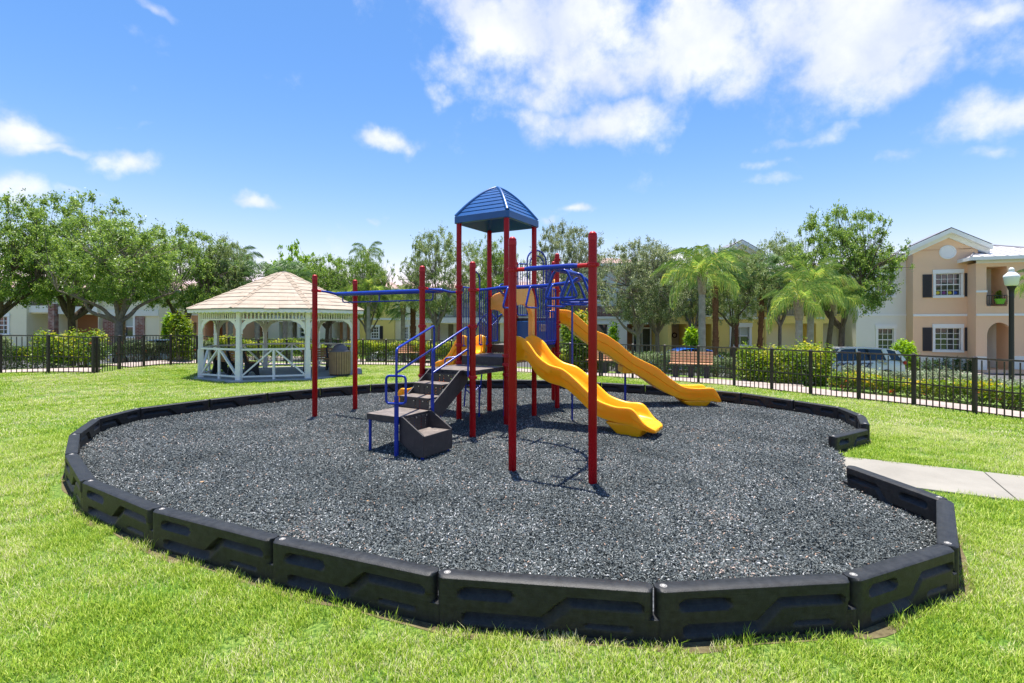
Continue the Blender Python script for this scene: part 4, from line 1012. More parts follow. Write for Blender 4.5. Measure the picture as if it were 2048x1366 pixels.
fence(np.vstack([[(-12.88, 15.52)], FENCE[4:11]]), 'dark metal picket fence along the back of the lawn behind gazebo and play structure')
fence(np.vstack([[(3.07, 17.04)], FENCE[11:21]]), 'dark metal picket fence curving down the right side of the lawn')

# ------------------------------------------------------------------ lamp post
Yl = 19.6; lx, ly, lz = on(2023, Yl)
lamp = tag(empty('lamp_post', (lx, ly, lz)), 'black lamp post with white acorn globe in front of the peach house', 'lamp post')
M_black = mat('black_metal', (.012, .012, .014), .45)
zt = PZ(572, Yl) - lz
MB().lathe([(.17, 0), (.17, .12), (.13, .2), (.11, .5), (.085, .62), (.078, zt - .45), (.085, zt - .40), (.075, zt - .36), (.08, zt - .18), (.13, zt - .06), (.15, zt)], seg=16).build('lamp_column', M_black, lamp, 40)
M_globe = mat('white_acorn_globe', (.80, .82, .80), .25, spec=.6)
gl = MB(); gl.lathe([(.14, 0), (.20, .05), (.235, .30), (.25, .36), (.235, .41), (.15, .50), (.085, .56), (.08, .60), (.09, .63), (.07, .70), (.02, .73)], (0, 0, zt), 20); gl.build('acorn_globe', M_globe, lamp, 50)

# ------------------------------------------------------------------ utility cabinet beyond the left fence
ux, uy, uz = on(185, 19.5); ub = tag(empty('utility_cabinet', (ux, uy, uz)), 'plain off-white utility cabinet behind the stepped post of the left fence', 'utility box')
m_ = MB(); m_.box((0, 0, .52), (.34, .34, 1.0)); m_.build('cabinet_body', M_white, ub, bevel=.01); m_ = MB(); m_.box((0, 0, 1.045), (.40, .40, .05)); m_.build('cabinet_cap', M_white, ub, bevel=.01); m_ = MB(); m_.box((0, 0, -.1), (.44, .44, .24)); m_.build('plinth', M_slab, ub)
# ------------------------------------------------------------------ cars
M_glass = mat('dark_car_glass', (.012, .016, .02), .06, spec=.8)
M_tyre = mat('tyre', (.012, .012, .012), .85); M_rim = mat('alloy_rim', (.45, .45, .46), .3, metal=.8)
M_redl = mat('tail_light', (.45, .008, .01), .2); M_headl = mat('head_light', (.7, .72, .74), .15)
def car(name, loc, rz, label, paint, L, Wd, H, suv=False, roofm=None, flip=False):
    """x along the car, front at +x"""
    c = tag(empty(name, loc, rz), label, 'car', 'cars parked beyond the fence')
    hw = Wd / 2; st = []
    # station list: x fraction, belt (shoulder) height, half width factor, bottom
    if suv:
        S = [(-.5, 1.0, .86, .40), (-.485, 1.20, .92, .32), (-.40, 1.26, .98, .26), (-.20, 1.25, 1, .24), (.05, 1.22, 1, .24), (.18, 1.20, 1, .24), (.24, 1.19, .99, .24), (.38, 1.13, .96, .25), (.47, 1.02, .88, .30), (.5, .80, .80, .36)]
        gh = [(-.485, 1.20), (-.42, H - .13), (-.36, H - .05), (-.1, H), (.05, H - .02), (.10, H - .07), (.235, 1.20)]
    else:
        S = [(-.5, .72, .84, .36), (-.48, .92, .90, .28), (-.40, .98, .96, .22), (-.25, .97, 1, .20), (.0, .94, 1, .20), (.16, .92, 1, .20), (.24, .90, .98, .20), (.38, .80, .94, .22), (.47, .66, .86, .26), (.5, .55, .78, .30)]
        gh = [(-.44, .95), (-.33, H - .13), (-.22, H - .02), (-.06, H), (.04, H - .04), (.12, H - .16), (.26, .90)]
    Xs = [s[0] * L for s in S]
    prof = [(1.0, 0), (1.02, .35), (1.0, .72), (.955, .93), (.86, 1.0)]
    m_ = MB(); rings = []
    for (f_, zb, wf, bot) in S:
        r_ = []
        for sg in (-1, 1):
            pp = prof if sg == -1 else list(reversed(prof))
            for (w_, t) in pp: r_.append((f_ * L, sg * hw * wf * w_ * (.97), bot + (zb - bot) * t))
        rings.append(r_)
    n = len(rings[0]); vs = [p for r_ in rings for p in r_]
    fs = [(i * n + k, i * n + (k + 1) % n, (i + 1) * n + (k + 1) % n, (i + 1) * n + k) for i in range(len(rings) - 1) for k in range(n)] + [tuple(range(n)), tuple((len(rings) - 1) * n + k for k in range(n))[::-1]]
    m_.add(vs, fs); body = m_.build('body', paint, c, 50)
    # greenhouse: glass shell with painted roof and pillars proud of it
    g = MB(); rg = []
    for (f_, z) in gh:
        belt = np.interp(f_ * L, Xs, [s[1] for s in S]) - .03; t = (z - belt) / (H - belt); w_ = hw * (.93 - .17 * max(0, t))
        rg.append([(f_ * L, -hw * .93, belt), (f_ * L, -w_, max(belt + .001, z - .03)), (f_ * L, -w_ * .9, z), (f_ * L, w_ * .9, z), (f_ * L, w_, max(belt + .001, z - .03)), (f_ * L, hw * .93, belt)])
    vs = [p for r_ in rg for p in r_]; fs = [(i * 6 + k, i * 6 + (k + 1) % 6, (i + 1) * 6 + (k + 1) % 6, (i + 1) * 6 + k) for i in range(len(rg) - 1) for k in range(6)] + [tuple(range(6)), tuple((len(rg) - 1) * 6 + k for k in range(6))[::-1]]
    g.add(vs, fs); g.build('window_glass', M_glass, c, 40)
    rm = roofm or paint; r2 = MB(); idx = range(1, len(gh) - 1); o3 = .012; ids = list(idx)
    rr = [[(p[0], p[1] * 1.0 + (0 if p[1] > 0 else 0), p[2] + o3) for p in (rg[i][1], rg[i][2], rg[i][3], rg[i][4])] for i in ids]
    rr = [[(x, y * 1.015, z) for x, y, z in r_] for r_ in rr]
    vs = [p for r_ in rr for p in r_] + [(x, y * .99, z - .03) for r_ in rr for (x, y, z) in r_]; nn = len(ids) * 4
    fs = [(i * 4 + k, i * 4 + k + 1, (i + 1) * 4 + k + 1, (i + 1) * 4 + k) for i in range(len(ids) - 1) for k in range(3)]
    fs += [(i * 4, (i + 1) * 4, nn + (i + 1) * 4, nn + i * 4) for i in range(len(ids) - 1)] + [(i * 4 + 3, nn + i * 4 + 3, nn + (i + 1) * 4 + 3, (i + 1) * 4 + 3) for i in range(len(ids) - 1)]
    r2.add(vs, fs); r2.build('roof_panel', rm, c, 50)
    def side_pt(f_, t, sg):
        belt = np.interp(f_ * L, Xs, [s[1] for s in S]); z = np.interp(f_, [q[0] for q in gh], [q[1] for q in gh]); w_ = np.interp(t, [0, 1], [.94, .80]); return Vector((f_ * L, sg * hw * w_, belt + (z - belt) * t - .01))
    for sg in (-1, 1):
        for (fa, fb, w_) in (((-.33, -.30, .20), (-.05, -.05, .07)) if suv else ((-.06, -.06, .06),)):
            p = MB(); p.bar(side_pt(fa, 0, sg), side_pt(fb, .98, sg), w_, .05, up=(0, sg, 0)); p.build('pillar', rm, c)
        p = MB(); p.bar(side_pt(gh[-1][0] - .01, .0, sg), side_pt(gh[-2][0], .96, sg), .07, .05, up=(0, sg, 0)); p.build('pillar', rm, c)
        p = MB(); p.bar(side_pt(gh[0][0] + .01, .0, sg), side_pt(gh[1][0], .96, sg), .10 if not suv else .16, .05, up=(0, sg, 0)); p.build('pillar', rm, c)
        m2 = MB(); m2.box((gh[-1][0] * L - .22, sg * (hw + .06), 1.24 if suv else .92), (.10, .20, .14)); m2.build('mirror', rm, c, bevel=.02)
        for f_ in (-.31, .31):
            w = MB(); rad = .37 if suv else .33; w.xform(Matrix.Identity(4)); w.lathe([(rad * .7, -.10), (rad, -.09), (rad, .09), (rad * .7, .10)], seg=20); w.xform(Matrix.Translation((f_ * L, sg * (hw - .10), rad)) @ Matrix.Rotation(R(90), 4, 'X')); wo_ = w.build('tyre', M_tyre, c, 40)
            w = MB(); w.lathe([(rad * .66, -.104), (rad * .66, .104)], seg=16); w.xform(Matrix.Translation((f_ * L, sg * (hw - .10), rad)) @ Matrix.Rotation(R(90), 4, 'X')); w.build('rim', M_rim, wo_, 40)
            a = MB(); a.tube([(f_ * L + (rad + .03) * math.cos(t), sg * (hw * .985), rad + (rad + .03) * math.sin(t)) for t in np.linspace(-.2, math.pi + .2, 12)], .03, 6); a.build('wheel_arch', M_tyre, c)
        t_ = MB(); t_.box((-.485 * L, sg * hw * .80, .86 if not suv else .98 + .12 * suv), (.12, .26, .16), R(10) * sg); t_.build('tail_light', M_redl, c, bevel=.02)
        t_ = MB(); t_.box((.47 * L, sg * hw * .70, .62 if not suv else .82), (.16, .34, .12), -R(22) * sg); t_.build('head_light', M_headl, c, bevel=.02)
    for f_ in (-.18, .10): pass
    return c
M_cw = mat('white_car_paint', (.62, .63, .64), .25, coat=.4); M_cs = mat('silver_car_paint', (.34, .36, .38), .28, metal=.35, coat=.5); M_cb = mat('bright_blue_car_paint', (.008, .10, .52), .22, coat=.8)
def carloc(px, Y): x = PX(px, Y - .95); return (x, Y, gz(x, Y) + .02)
pol = car('police_car', carloc(1708, 24.6), R(180 - 3), 'white police SUV with dark POLICE lettering parked behind the right hedge', M_cw, 4.95, 1.98, 1.80, True)
car('parked_car', carloc(1376, 31.0), R(180 - 2), 'bright blue sedan parked in front of the yellow house', M_cb, 4.7, 1.85, 1.45)
car('parked_car', carloc(800, 37.5), R(180 + 8), 'white sedan seen above the hedge between the handrails', M_cw, 4.6, 1.85, 1.44)
car('parked_car', carloc(292, 28.5), R(180 + 6), 'silver car parked behind the left fence near the brick pillars', M_cs, 4.7, 1.85, 1.48)
car('parked_car', carloc(1145, 33.0), R(180 - 2), 'dark car glimpsed behind the shrub right of the play structure', mat('dark_car_paint', (.03, .035, .04), .25, coat=.6), 4.6, 1.8, 1.42)
# lettering and emblem on the side that faces the lawn; the car's front points left
M_navy = mat('navy_lettering', (.012, .022, .09), .4)
def text_mesh(s, size, m, shear=0.0, extrude=.004):
    cu = bpy.data.curves.new('text', 'FONT'); cu.body = s; cu.size = size; cu.shear = shear; cu.extrude = extrude; cu.align_x = 'CENTER'; cu.align_y = 'CENTER'; cu.offset = .008
    o = bpy.data.objects.new('text_tmp', cu); dg = bpy.context.evaluated_depsgraph_get()
    col.objects.link(o); dg.update(); me = bpy.data.meshes.new_from_object(o.evaluated_get(dg)); bpy.data.objects.remove(o); me.materials.clear(); me.materials.append(m); return me
# local frame: car rotated ~180, so the camera side is local +y; text reads along -x
def on_side(name, me, x, z, sc=(1, 1, 1), off=.0):
    o = link(name, me, pol); o.rotation_euler = (R(90), 0, R(180)); o.location = (x, .985 + off, z); o.scale = sc; return o
on_side('lettering', text_mesh('POLICE', .30, M_navy, .35), 0.0, .985, (1.62, 1, 1))
em = MB(); em.lathe([(.15, 0), (.15, .006)], seg=20); em.xform(Matrix.Rotation(0, 4, 'X')); o = link('door_emblem', em.mesh('door_emblem', mat('emblem', (.55, .45, .22), .5, (.12, .14, .30), 14, lo=.45, hi=.55)), pol); o.rotation_euler = (R(90), 0, 0); o.location = (1.12, 1.0, .98)
em = MB(); em.prism([(-.20, .0), (-.05, .10), (.12, .12), (.22, .28), (.10, .24), (-.02, .30), (-.10, .20), (-.24, .16)], 0, .006, 'y'); o = link('quarter_emblem', em.mesh('quarter_emblem', mat('emblem_blue', (.60, .48, .25), .5, (.10, .20, .50), 8, lo=.45, hi=.55)), pol); o.location = (-1.32, .975, .98)
# ------------------------------------------------------------------ houses
def stucco(name, c, c2): return mat(name, c, .92, c2, 1.4, .35, 70, spec=.15, lo=.3, hi=.8, detail=9)
M_peach = stucco('peach_stucco', (.90, .61, .39), (.85, .57, .36)); M_yellow = stucco('yellow_stucco', (.90, .71, .23), (.86, .67, .22)); M_cream = stucco('cream_stucco', (.87, .80, .58), (.82, .75, .54))
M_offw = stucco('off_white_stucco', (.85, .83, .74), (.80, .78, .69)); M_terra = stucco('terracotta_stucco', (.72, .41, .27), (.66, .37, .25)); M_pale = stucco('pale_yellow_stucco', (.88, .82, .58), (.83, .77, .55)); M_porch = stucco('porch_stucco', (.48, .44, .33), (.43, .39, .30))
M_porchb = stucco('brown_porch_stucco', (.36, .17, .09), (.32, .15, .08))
M_trim = mat('white_trim', (.86, .86, .82), .6); M_shut = mat('charcoal_shutter', (.030, .028, .034), .6); M_pane = mat('window_pane', (.018, .024, .032), .05, (.05, .06, .06), 1.5, spec=.9)
M_blind = mat('pale_blind', (.45, .50, .44), .5); M_door = mat('white_door', (.66, .66, .62), .5); M_rail = mat('dark_railing', (.02, .018, .018), .5)
M_metalroof = mat('pale_metal_roof', (.62, .60, .60), .35, (.55, .53, .53), 2, spec=.5); M_rib = mat('grey_roof_seam', (.22, .22, .24), .4); M_tile = mat('pink_tile_roof', (.30, .19, .16), .9, (.38, .27, .235), 3, .5, 20)
M_brick = bpy.data.materials.new('red_brick'); M_brick.use_nodes = True
def brick_nodes(m):
    t = m.node_tree; b = t.nodes['Principled BSDF']; b.inputs['Roughness'].default_value = .9
    tc_ = t.nodes.new('ShaderNodeTexCoord'); mp_ = t.nodes.new('ShaderNodeMapping'); mp_.inputs['Rotation'].default_value = (R(90), 0, 0); t.links.new(tc_.outputs['Object'], mp_.inputs[0])
    br = t.nodes.new('ShaderNodeTexBrick'); br.inputs['Scale'].default_value = 1; br.inputs['Brick Width'].default_value = .28; br.inputs['Row Height'].default_value = .10; br.inputs['Mortar Size'].default_value = .012
    br.inputs['Color1'].default_value = (.26, .075, .045, 1); br.inputs['Color2'].default_value = (.17, .05, .04, 1); br.inputs['Mortar'].default_value = (.42, .34, .28, 1); t.links.new(mp_.outputs[0], br.inputs['Vector'])
    n = t.nodes.new('ShaderNodeTexNoise'); n.inputs['Scale'].default_value = 2.2; n.inputs['Detail'].default_value = 8; t.links.new(tc_.outputs['Object'], n.inputs['Vector'])
    r = t.nodes.new('ShaderNodeMapRange'); r.inputs['From Min'].default_value = .5; r.inputs['From Max'].default_value = .75; t.links.new(n.outputs['Fac'], r.inputs[0])
    x = t.nodes.new('ShaderNodeMix'); x.data_type = 'RGBA'; x.inputs['B'].default_value = (.50, .42, .36, 1); t.links.new(br.outputs['Color'], x.inputs['A']); t.links.new(r.outputs[0], x.inputs['Factor']); t.links.new(x.outputs['Result'], b.inputs['Base Color'])
brick_nodes(M_brick)
class House:
    def __init__(s, name, label, Y, px0, px1, floor=None, yaw=0.0):
        s.Y = Y; s.th = R(yaw); s.x0 = PX(px0, Y); s.x1 = PX(px1, Y); s.pc = (px0 + px1) / 2; s.z0 = floor if floor is not None else gz((s.x0 + s.x1) / 2, Y)
        s.o = Vector(((s.x0 + s.x1) / 2, Y, s.z0)); s.root = tag(empty(name, tuple(s.o), -s.th), label, 'house', 'terraced houses across the road')
    def T(s, px): k = (px - 1024) / F; return (s.Y * k - s.o.x) / (math.cos(s.th) + k * math.sin(s.th))
    def X(s, px): return s.o.x + s.T(px)
    def Z(s, py, px=None): return PZ(py, s.Y - s.T(s.pc if px is None else px) * math.sin(s.th))
    def put(s, m_, name, m, parent=None, **k): m_.xform(Matrix.Translation(-s.o)); return m_.build(name, m, parent or s.root, **k)
    def r(s, a): px0, py0, px1, py1 = a; c = (px0 + px1) / 2; return s.X(px0), s.X(px1), s.Z(py1, c), s.Z(py0, c)   # x0,x1,z0,z1
    def wall(s, px0, py0, px1, m, holes=(), dY=0.0, name='wall', zb=None, depth=.18, hd=None):
        """front skin with real openings; holes are (px0,py0,px1,py1[,depth])"""
        X0, X1 = s.X(px0), s.X(px1); zt_ = s.Z(py0, (px0 + px1) / 2); zb = s.z0 - .35 if zb is None else zb; H = []
        for h in holes: a = s.r(h[:4]); H.append((*a, h[4] if len(h) > 4 else depth))
        xs_ = sorted({X0, X1, *[h[0] for h in H], *[h[1] for h in H]}); zs_ = sorted({zb, zt_, *[max(zb, h[2]) for h in H], *[h[3] for h in H]})
        xs_ = [x for x in xs_ if X0 <= x <= X1]; zs_ = [z for z in zs_ if zb <= z <= zt_]; y = s.Y + dY; m_ = MB()
        for i in range(len(xs_) - 1):
            for j in range(len(zs_) - 1):
                cx_, cz_ = (xs_[i] + xs_[i + 1]) / 2, (zs_[j] + zs_[j + 1]) / 2
                if any(h[0] < cx_ < h[1] and h[2] < cz_ < h[3] for h in H): continue
                m_.add([(xs_[i], y, zs_[j]), (xs_[i + 1], y, zs_[j]), (xs_[i + 1], y, zs_[j + 1]), (xs_[i], y, zs_[j + 1])], [(0, 1, 2, 3)])
        for (a, b, c, d_, dp) in H:
            c = max(c, zb)
            m_.add([(a, y, c), (a, y, d_), (a, y + dp, d_), (a, y + dp, c)], [(0, 1, 2, 3)]); m_.add([(b, y, c), (b, y, d_), (b, y + dp, d_), (b, y + dp, c)], [(3, 2, 1, 0)])
            m_.add([(a, y, d_), (b, y, d_), (b, y + dp, d_), (a, y + dp, d_)], [(0, 1, 2, 3)]); m_.add([(a, y, c), (b, y, c), (b, y + dp, c), (a, y + dp, c)], [(3, 2, 1, 0)])
        # body behind the skin
        yb = s.Y + 9
        m_.add([(X0, y, zb), (X0, y, zt_), (X0, yb, zt_), (X0, yb, zb)], [(0, 1, 2, 3)]); m_.add([(X1, y, zb), (X1, y, zt_), (X1, yb, zt_), (X1, yb, zb)], [(3, 2, 1, 0)]); m_.add([(X0, yb, zb), (X1, yb, zb), (X1, yb, zt_), (X0, yb, zt_)], [(3, 2, 1, 0)])
        return s.put(m_, name, m, fix=False)
    def back(s, a, m, dp, name='porch_wall', dY=0.0):
        x0, x1, z0, z1 = s.r(a); z0 = min(z0, s.z0 + .02); m_ = MB(); y = s.Y + dY + dp; m_.add([(x0 - .1, y, z0 - .1), (x1 + .1, y, z0 - .1), (x1 + .1, y, z1 + .1), (x0 - .1, y, z1 + .1)], [(0, 1, 2, 3)]); return s.put(m_, name, m, fix=False)
    def box(s, a, y0, y1, m, name, parent=None, bevel=None):
        """block in front of (negative) or behind the wall plane"""
        x0, x1, z0, z1 = s.r(a); m_ = MB(); m_.box(((x0 + x1) / 2, s.Y + (y0 + y1) / 2, (z0 + z1) / 2), (abs(x1 - x0), abs(y1 - y0), abs(z1 - z0))); return s.put(m_, name, m, parent, bevel=bevel)
    def window(s, a, cols=3, rows=4, head=True, dY=0.0, style='grid', trim=4.0, sill=True):
        """a = opening in pixels; frame proud of the wall, panes set back, muntins real"""
        px0, py0, px1, py1 = a; f = MB(); t = trim; Y = s.Y + dY
        def bx(b_, y0, y1, mb_): x0, x1, z0, z1 = s.r(b_); mb_.box(((x0 + x1) / 2, Y + (y0 + y1) / 2, (z0 + z1) / 2), (x1 - x0, y1 - y0, z1 - z0))
        bx((px0 - t, py0, px0, py1), -.06, .06, f); bx((px1, py0, px1 + t, py1), -.06, .06, f)
        bx((px0 - t - 1.0, py0 - t * (1.6 if head else 1), px1 + t + 1.0, py0), -.09, .06, f)
        bx((px0 - t - 1.0, py1, px1 + t + 1.0, py1 + t * .9), -.10, .06, f)
        w = s.put(f, 'window', M_trim)
        g = MB(); x0, x1, z0, z1 = s.r(a); g.add([(x0, Y + .13, z0), (x1, Y + .13, z0), (x1, Y + .13, z1), (x0, Y + .13, z1)], [(0, 1, 2, 3)]); s.put(g, 'pane', M_pane, w, fix=False)
        mu = MB(); W_ = px1 - px0; H_ = py1 - py0; e = .9
        bx((px0, py0, px0 + 1.2, py1), .06, .12, mu); bx((px1 - 1.2, py0, px1, py1), .06, .12, mu); bx((px0 + 1.2, py0, px1 - 1.2, py0 + 1.2), .06, .12, mu); bx((px0 + 1.2, py1 - 1.2, px1 - 1.2, py1), .06, .12, mu)
        bx((px0 + 1.2, py0 + H_ * .5 - .9, px1 - 1.2, py0 + H_ * .5 + .9), .055, .125, mu)
        if style != 'plain':
            for k in range(1, cols): bx((px0 + W_ * k / cols - e / 2, py0 + 1.2, px0 + W_ * k / cols + e / 2, py1 - 1.2), .07, .118, mu)
            for k in range(1, rows):
                if k * 2 != rows: bx((px0 + 1.2, py0 + H_ * k / rows - e / 2, px1 - 1.2, py0 + H_ * k / rows + e / 2), .075, .116, mu)
        s.put(mu, 'muntin', M_trim, w)['kind'] = 'stuff'
        if style == 'blind':
            b_ = MB(); n = 12
            for k in range(n): z = s.Z(py0 + 1.2 + (H_ * .5 - 1.5) * (k + .5) / n, px0); b_.box(((x0 + x1) / 2, Y + .150, z), (x1 - x0 - .06, .01, .035), 0, R(25))
            bb = MB(); x_ = s.r((px0, py0, px1, py0 + H_ * .5)); bb.add([(x_[0], Y + .125, x_[2]), (x_[1], Y + .125, x_[2]), (x_[1], Y + .125, x_[3]), (x_[0], Y + .125, x_[3])], [(0, 1, 2, 3)]); s.put(bb, 'blind', M_blind, w, fix=False)
        return w
    def slider(s, a, dp, dY=0.0):
        px0, py0, px1, py1 = a; x0, x1, z0, z1 = s.r(a); z0 = max(z0, s.z0 + .05); Y = s.Y + dp - .03 + dY; m_ = MB(); c = (x0 + x1) / 2
        for (xa, xb) in ((x0 - .10, x0), (c - .03, c + .03), (x1, x1 + .10)): m_.box(((xa + xb) / 2, Y - .03, (z0 + z1) / 2), (xb - xa, .08, z1 - z0))
        m_.box((c, Y - .03, z1 + .06), (x1 - x0 + .28, .09, .12)); w = s.put(m_, 'sliding_door', M_trim)
        for i, (xa, xb, mm) in enumerate(((x0, c - .03, M_blind), (c + .03, x1, M_pane))):
            g = MB(); g.add([(xa, Y, z0), (xb, Y, z0), (xb, Y, z1), (xa, Y, z1)], [(0, 1, 2, 3)]); s.put(g, 'pane', mm if i == 0 and (int(px0) % 2) else M_pane, w, fix=False)
        return w
    def balcony(s, a, dY=0.0, sp=.11):
        x0, x1, z0, z1 = s.r(a); Y = s.Y + dY - .02; m_ = MB(); m_.box(((x0 + x1) / 2, Y, z1), (x1 - x0, .04, .04)); m_.box(((x0 + x1) / 2, Y, z0 + .08), (x1 - x0, .03, .03)); r_ = s.put(m_, 'balcony_railing', M_rail); n = int((x1 - x0) / sp)
        b_ = MB()
        for k in range(n + 1): b_.box((x0 + (x1 - x0) * k / n, Y, (z0 + z1) / 2 + .03), (.018, .018, z1 - z0 - .08))
        s.put(b_, 'baluster', M_rail, r_)['kind'] = 'stuff'
    def shutter(s, a):
        o = s.box(a, -.05, -.003, M_shut, 'shutter'); x0, x1, z0, z1 = s.r(a); n = 16; m_ = MB()
        for k in range(n): m_.box(((x0 + x1) / 2, s.Y - .055, z0 + .06 + (z1 - z0 - .12) * (k + .5) / n), (x1 - x0 - .12, .02, .03), 0, R(25))
        s.put(m_, 'louvre', M_shut, o)['kind'] = 'stuff'
    def hip(s, px0, px1, py, rise=1.9, over=.55, m=None, depth=9, ribs=True, dY=0.0):
        x0, x1 = s.X(px0) - over, s.X(px1) + over; z = s.Z(py, (px0 + px1) / 2); y0, y1 = s.Y + dY - over, s.Y + depth; yc = (y0 + y1) / 2; run = min((y1 - y0) / 2, (x1 - x0) / 2 * .9); m_ = MB(); mm = m or M_metalroof
        m_.add([(x0, y0, z), (x1, y0, z), (x1, y1, z), (x0, y1, z), (x0 + run, yc, z + rise), (x1 - run, yc, z + rise)], [(0, 1, 5, 4), (1, 2, 5), (2, 3, 4, 5), (3, 0, 4), (3, 2, 1, 0)]); r_ = s.put(m_, 'roof', mm, fix=False)
        f = MB(); f.box(((x0 + x1) / 2, y0 - .02, z - .09), (x1 - x0 + .04, .10, .20)); f.box((x0 - .02, yc, z - .09), (.10, y1 - y0, .196)); f.box((x1 + .02, yc, z - .09), (.10, y1 - y0, .196)); s.put(f, 'eave_fascia', M_trim, r_)
        if ribs:
            n = int((x1 - x0) / .55); sl = rise / ((y1 - y0) / 2)
            for k in range(1, n):
                x = x0 + (x1 - x0) * k / n; t = min(1, min(x - x0, x1 - x) / run); b_ = MB(); b_.bar((x, y0, z + .012), (x, y0 + (yc - y0) * t, z + rise * t + .012), .035, .03); s.put(b_, 'roof_seam', M_rib if k % 1 == 0 else mm, r_)
            for (a, b) in (((x0, y0, z), (x0 + run, yc, z + rise)), ((x1, y0, z), (x1 - run, yc, z + rise)), ((x0 + run, yc, z + rise), (x1 - run, yc, z + rise))):
                b_ = MB(); b_.tube([Vector(a) + Vector((0, 0, .03)), Vector(b) + Vector((0, 0, .03))], .05, 6); s.put(b_, 'ridge_cap', M_rib, r_)
        return r_
    def gable(s, px0, pxm, px1, py_eave, py_apex, wallm, over=.5, depth=7, proud=0.0):
        """gable wall triangle with raking cornice and a two-slope roof behind it"""
        x0, xm, x1 = s.X(px0), s.X(pxm), s.X(px1); ze, za = s.Z(py_eave, pxm), s.Z(py_apex, pxm); y = s.Y - proud; m_ = MB()
        m_.add([(x0, y, ze - .02), (x1, y, ze - .02), (xm, y, za)], [(0, 1, 2)]); s.put(m_, 'gable_wall', wallm, fix=False)
        sl0 = (za - ze) / (xm - x0); sl1 = (za - ze) / (x1 - xm); up_ = .42
        L0 = Vector((x0 - over, 0, ze - over * sl0)); Mx = Vector((xm, 0, za)); R0 = Vector((x1 + over, 0, ze - over * sl1))
        ya, yb = y - over, y + depth; r_ = MB()
        def q(p, yy, dz): return (p.x, yy, p.z + dz)
        r_.add([q(L0, ya, up_), q(Mx, ya, up_), q(Mx, yb, up_), q(L0, yb, up_), q(R0, ya, up_), q(R0, yb, up_)], [(0, 1, 2, 3), (1, 4, 5, 2)]); r_.add([q(L0, ya, up_ - .06), q(Mx, ya, up_ - .06), q(Mx, yb, up_ - .06), q(L0, yb, up_ - .06), q(R0, ya, up_ - .06), q(R0, yb, up_ - .06)], [(3, 2, 1, 0), (2, 5, 4, 1)])
        roof_ = s.put(r_, 'gable_roof', M_rib, fix=False)
        for (a, b) in ((L0, Mx), (R0, Mx)):
            for (yy, dz, h, w_) in ((ya - .02, up_ - .20, .26, .06), (y - .05, .04, .44, .10)):
                b_ = MB(); hh = h; vs = [(a.x, yy - w_ / 2, a.z + dz - hh / 2 + .06), (b.x, yy - w_ / 2, b.z + dz - hh / 2 + .06), (b.x, yy - w_ / 2, b.z + dz + hh / 2 + .06), (a.x, yy - w_ / 2, a.z + dz + hh / 2 + .06)]
                vs = [(x, yy2, z - .06) for yy2 in (yy - w_ / 2, yy + w_ / 2) for (x, _, z) in vs]
                b_.add(vs, [(0, 1, 2, 3), (7, 6, 5, 4), (0, 4, 5, 1), (1, 5, 6, 2), (2, 6, 7, 3), (3, 7, 4, 0)]); s.put(b_, 'raking_cornice', M_trim, roof_)
            b_ = MB(); b_.add([(a.x, ya, a.z + up_ - .30), (b.x, ya, b.z + up_ - .30), (b.x, y, b.z + up_ - .30), (a.x, y, a.z + up_ - .30)], [(0, 1, 2, 3)]); s.put(b_, 'soffit', M_trim, roof_, fix=False)
        return roof_
FL = lambda z: z
# --- peach house at the right
h = House('townhouse', 'peach townhouse with white gable cornice, charcoal shutters and a round plaque', 31.5, 1826, 1950, -1.02, 20)
h.wall(1826, 498, 1956, M_peach, [(1871, 547, 1921, 591), (1870, 656, 1921, 700)])
h.gable(1826, 1896.5, 1961, 499, 470, M_peach, over=.42, depth=2.0)
h.window((1871, 547, 1921, 591), 4, 4, trim=5); h.window((1870, 656, 1921, 700), 4, 4, trim=5)
for a in ((1845, 549, 1863.5, 595), (1929, 546, 1948, 593), (1845, 655, 1863.5, 702), (1929, 655, 1948, 702)): h.shutter(a)
h.box((1826, 628, 1955, 632.5), -.07, -.002, M_trim, 'string_course'); h.box((1826, 714, 1955, 738), -.05, -.002, M_offw, 'plinth')
m_ = MB(); m_.lathe([(.44, 0), (.44, .05), (.36, .075), (.34, .05), (.20, .06), (.02, .07)], seg=28); m_.xform(Matrix.Translation((h.X(1895), 31.5, h.Z(504.5, 1895))) @ Matrix.Rotation(R(90), 4, 'X')); h.put(m_, 'round_plaque', M_trim, smooth=30)
# flowers standing in the upper window
for k, (px, cc_) in enumerate(((1877, (.7, .6, .05)), (1889, (.22, .05, .22)), (1901, (.7, .6, .05)), (1912, (.03, .10, .45)))):
    m_ = MB(); m_.lathe([(.10, 0), (.10, .02), (.05, .03)], seg=10); m_.xform(Matrix.Translation((h.X(px), 31.62, h.Z(585.5, px))) @ Matrix.Rotation(R(90), 4, 'X')); h.put(m_, 'window_sticker', mat(f'sticker_{k}', cc_, .6))
# projecting porch wing of the same terrace
h = House('townhouse', 'peach townhouse wing with arched entrance porch, upstairs balcony and pale metal roof', 29.35, 1953, 2140, -1.0, 20)
h.wall(1952, 523, 2150, M_peach, [(1973, 533, 2014, 612, 1.7), (1974, 672, 2025, 740, 1.7), (2058, 545, 2085, 600), (2058, 655, 2085, 705)])
# arch head over the porch opening
x0, x1, z0_, z1_ = h.r((1974, 645, 2025, 672)); m_ = MB(); n = 16; cx_ = (x0 + x1) / 2; rx = (x1 - x0) / 2; rz = z1_ - z0_
arc = [(cx_ - rx * math.cos(t), z0_ + rz * math.sin(t)) for t in np.linspace(0, math.pi, n)]
h2 = []
M_void = M_door
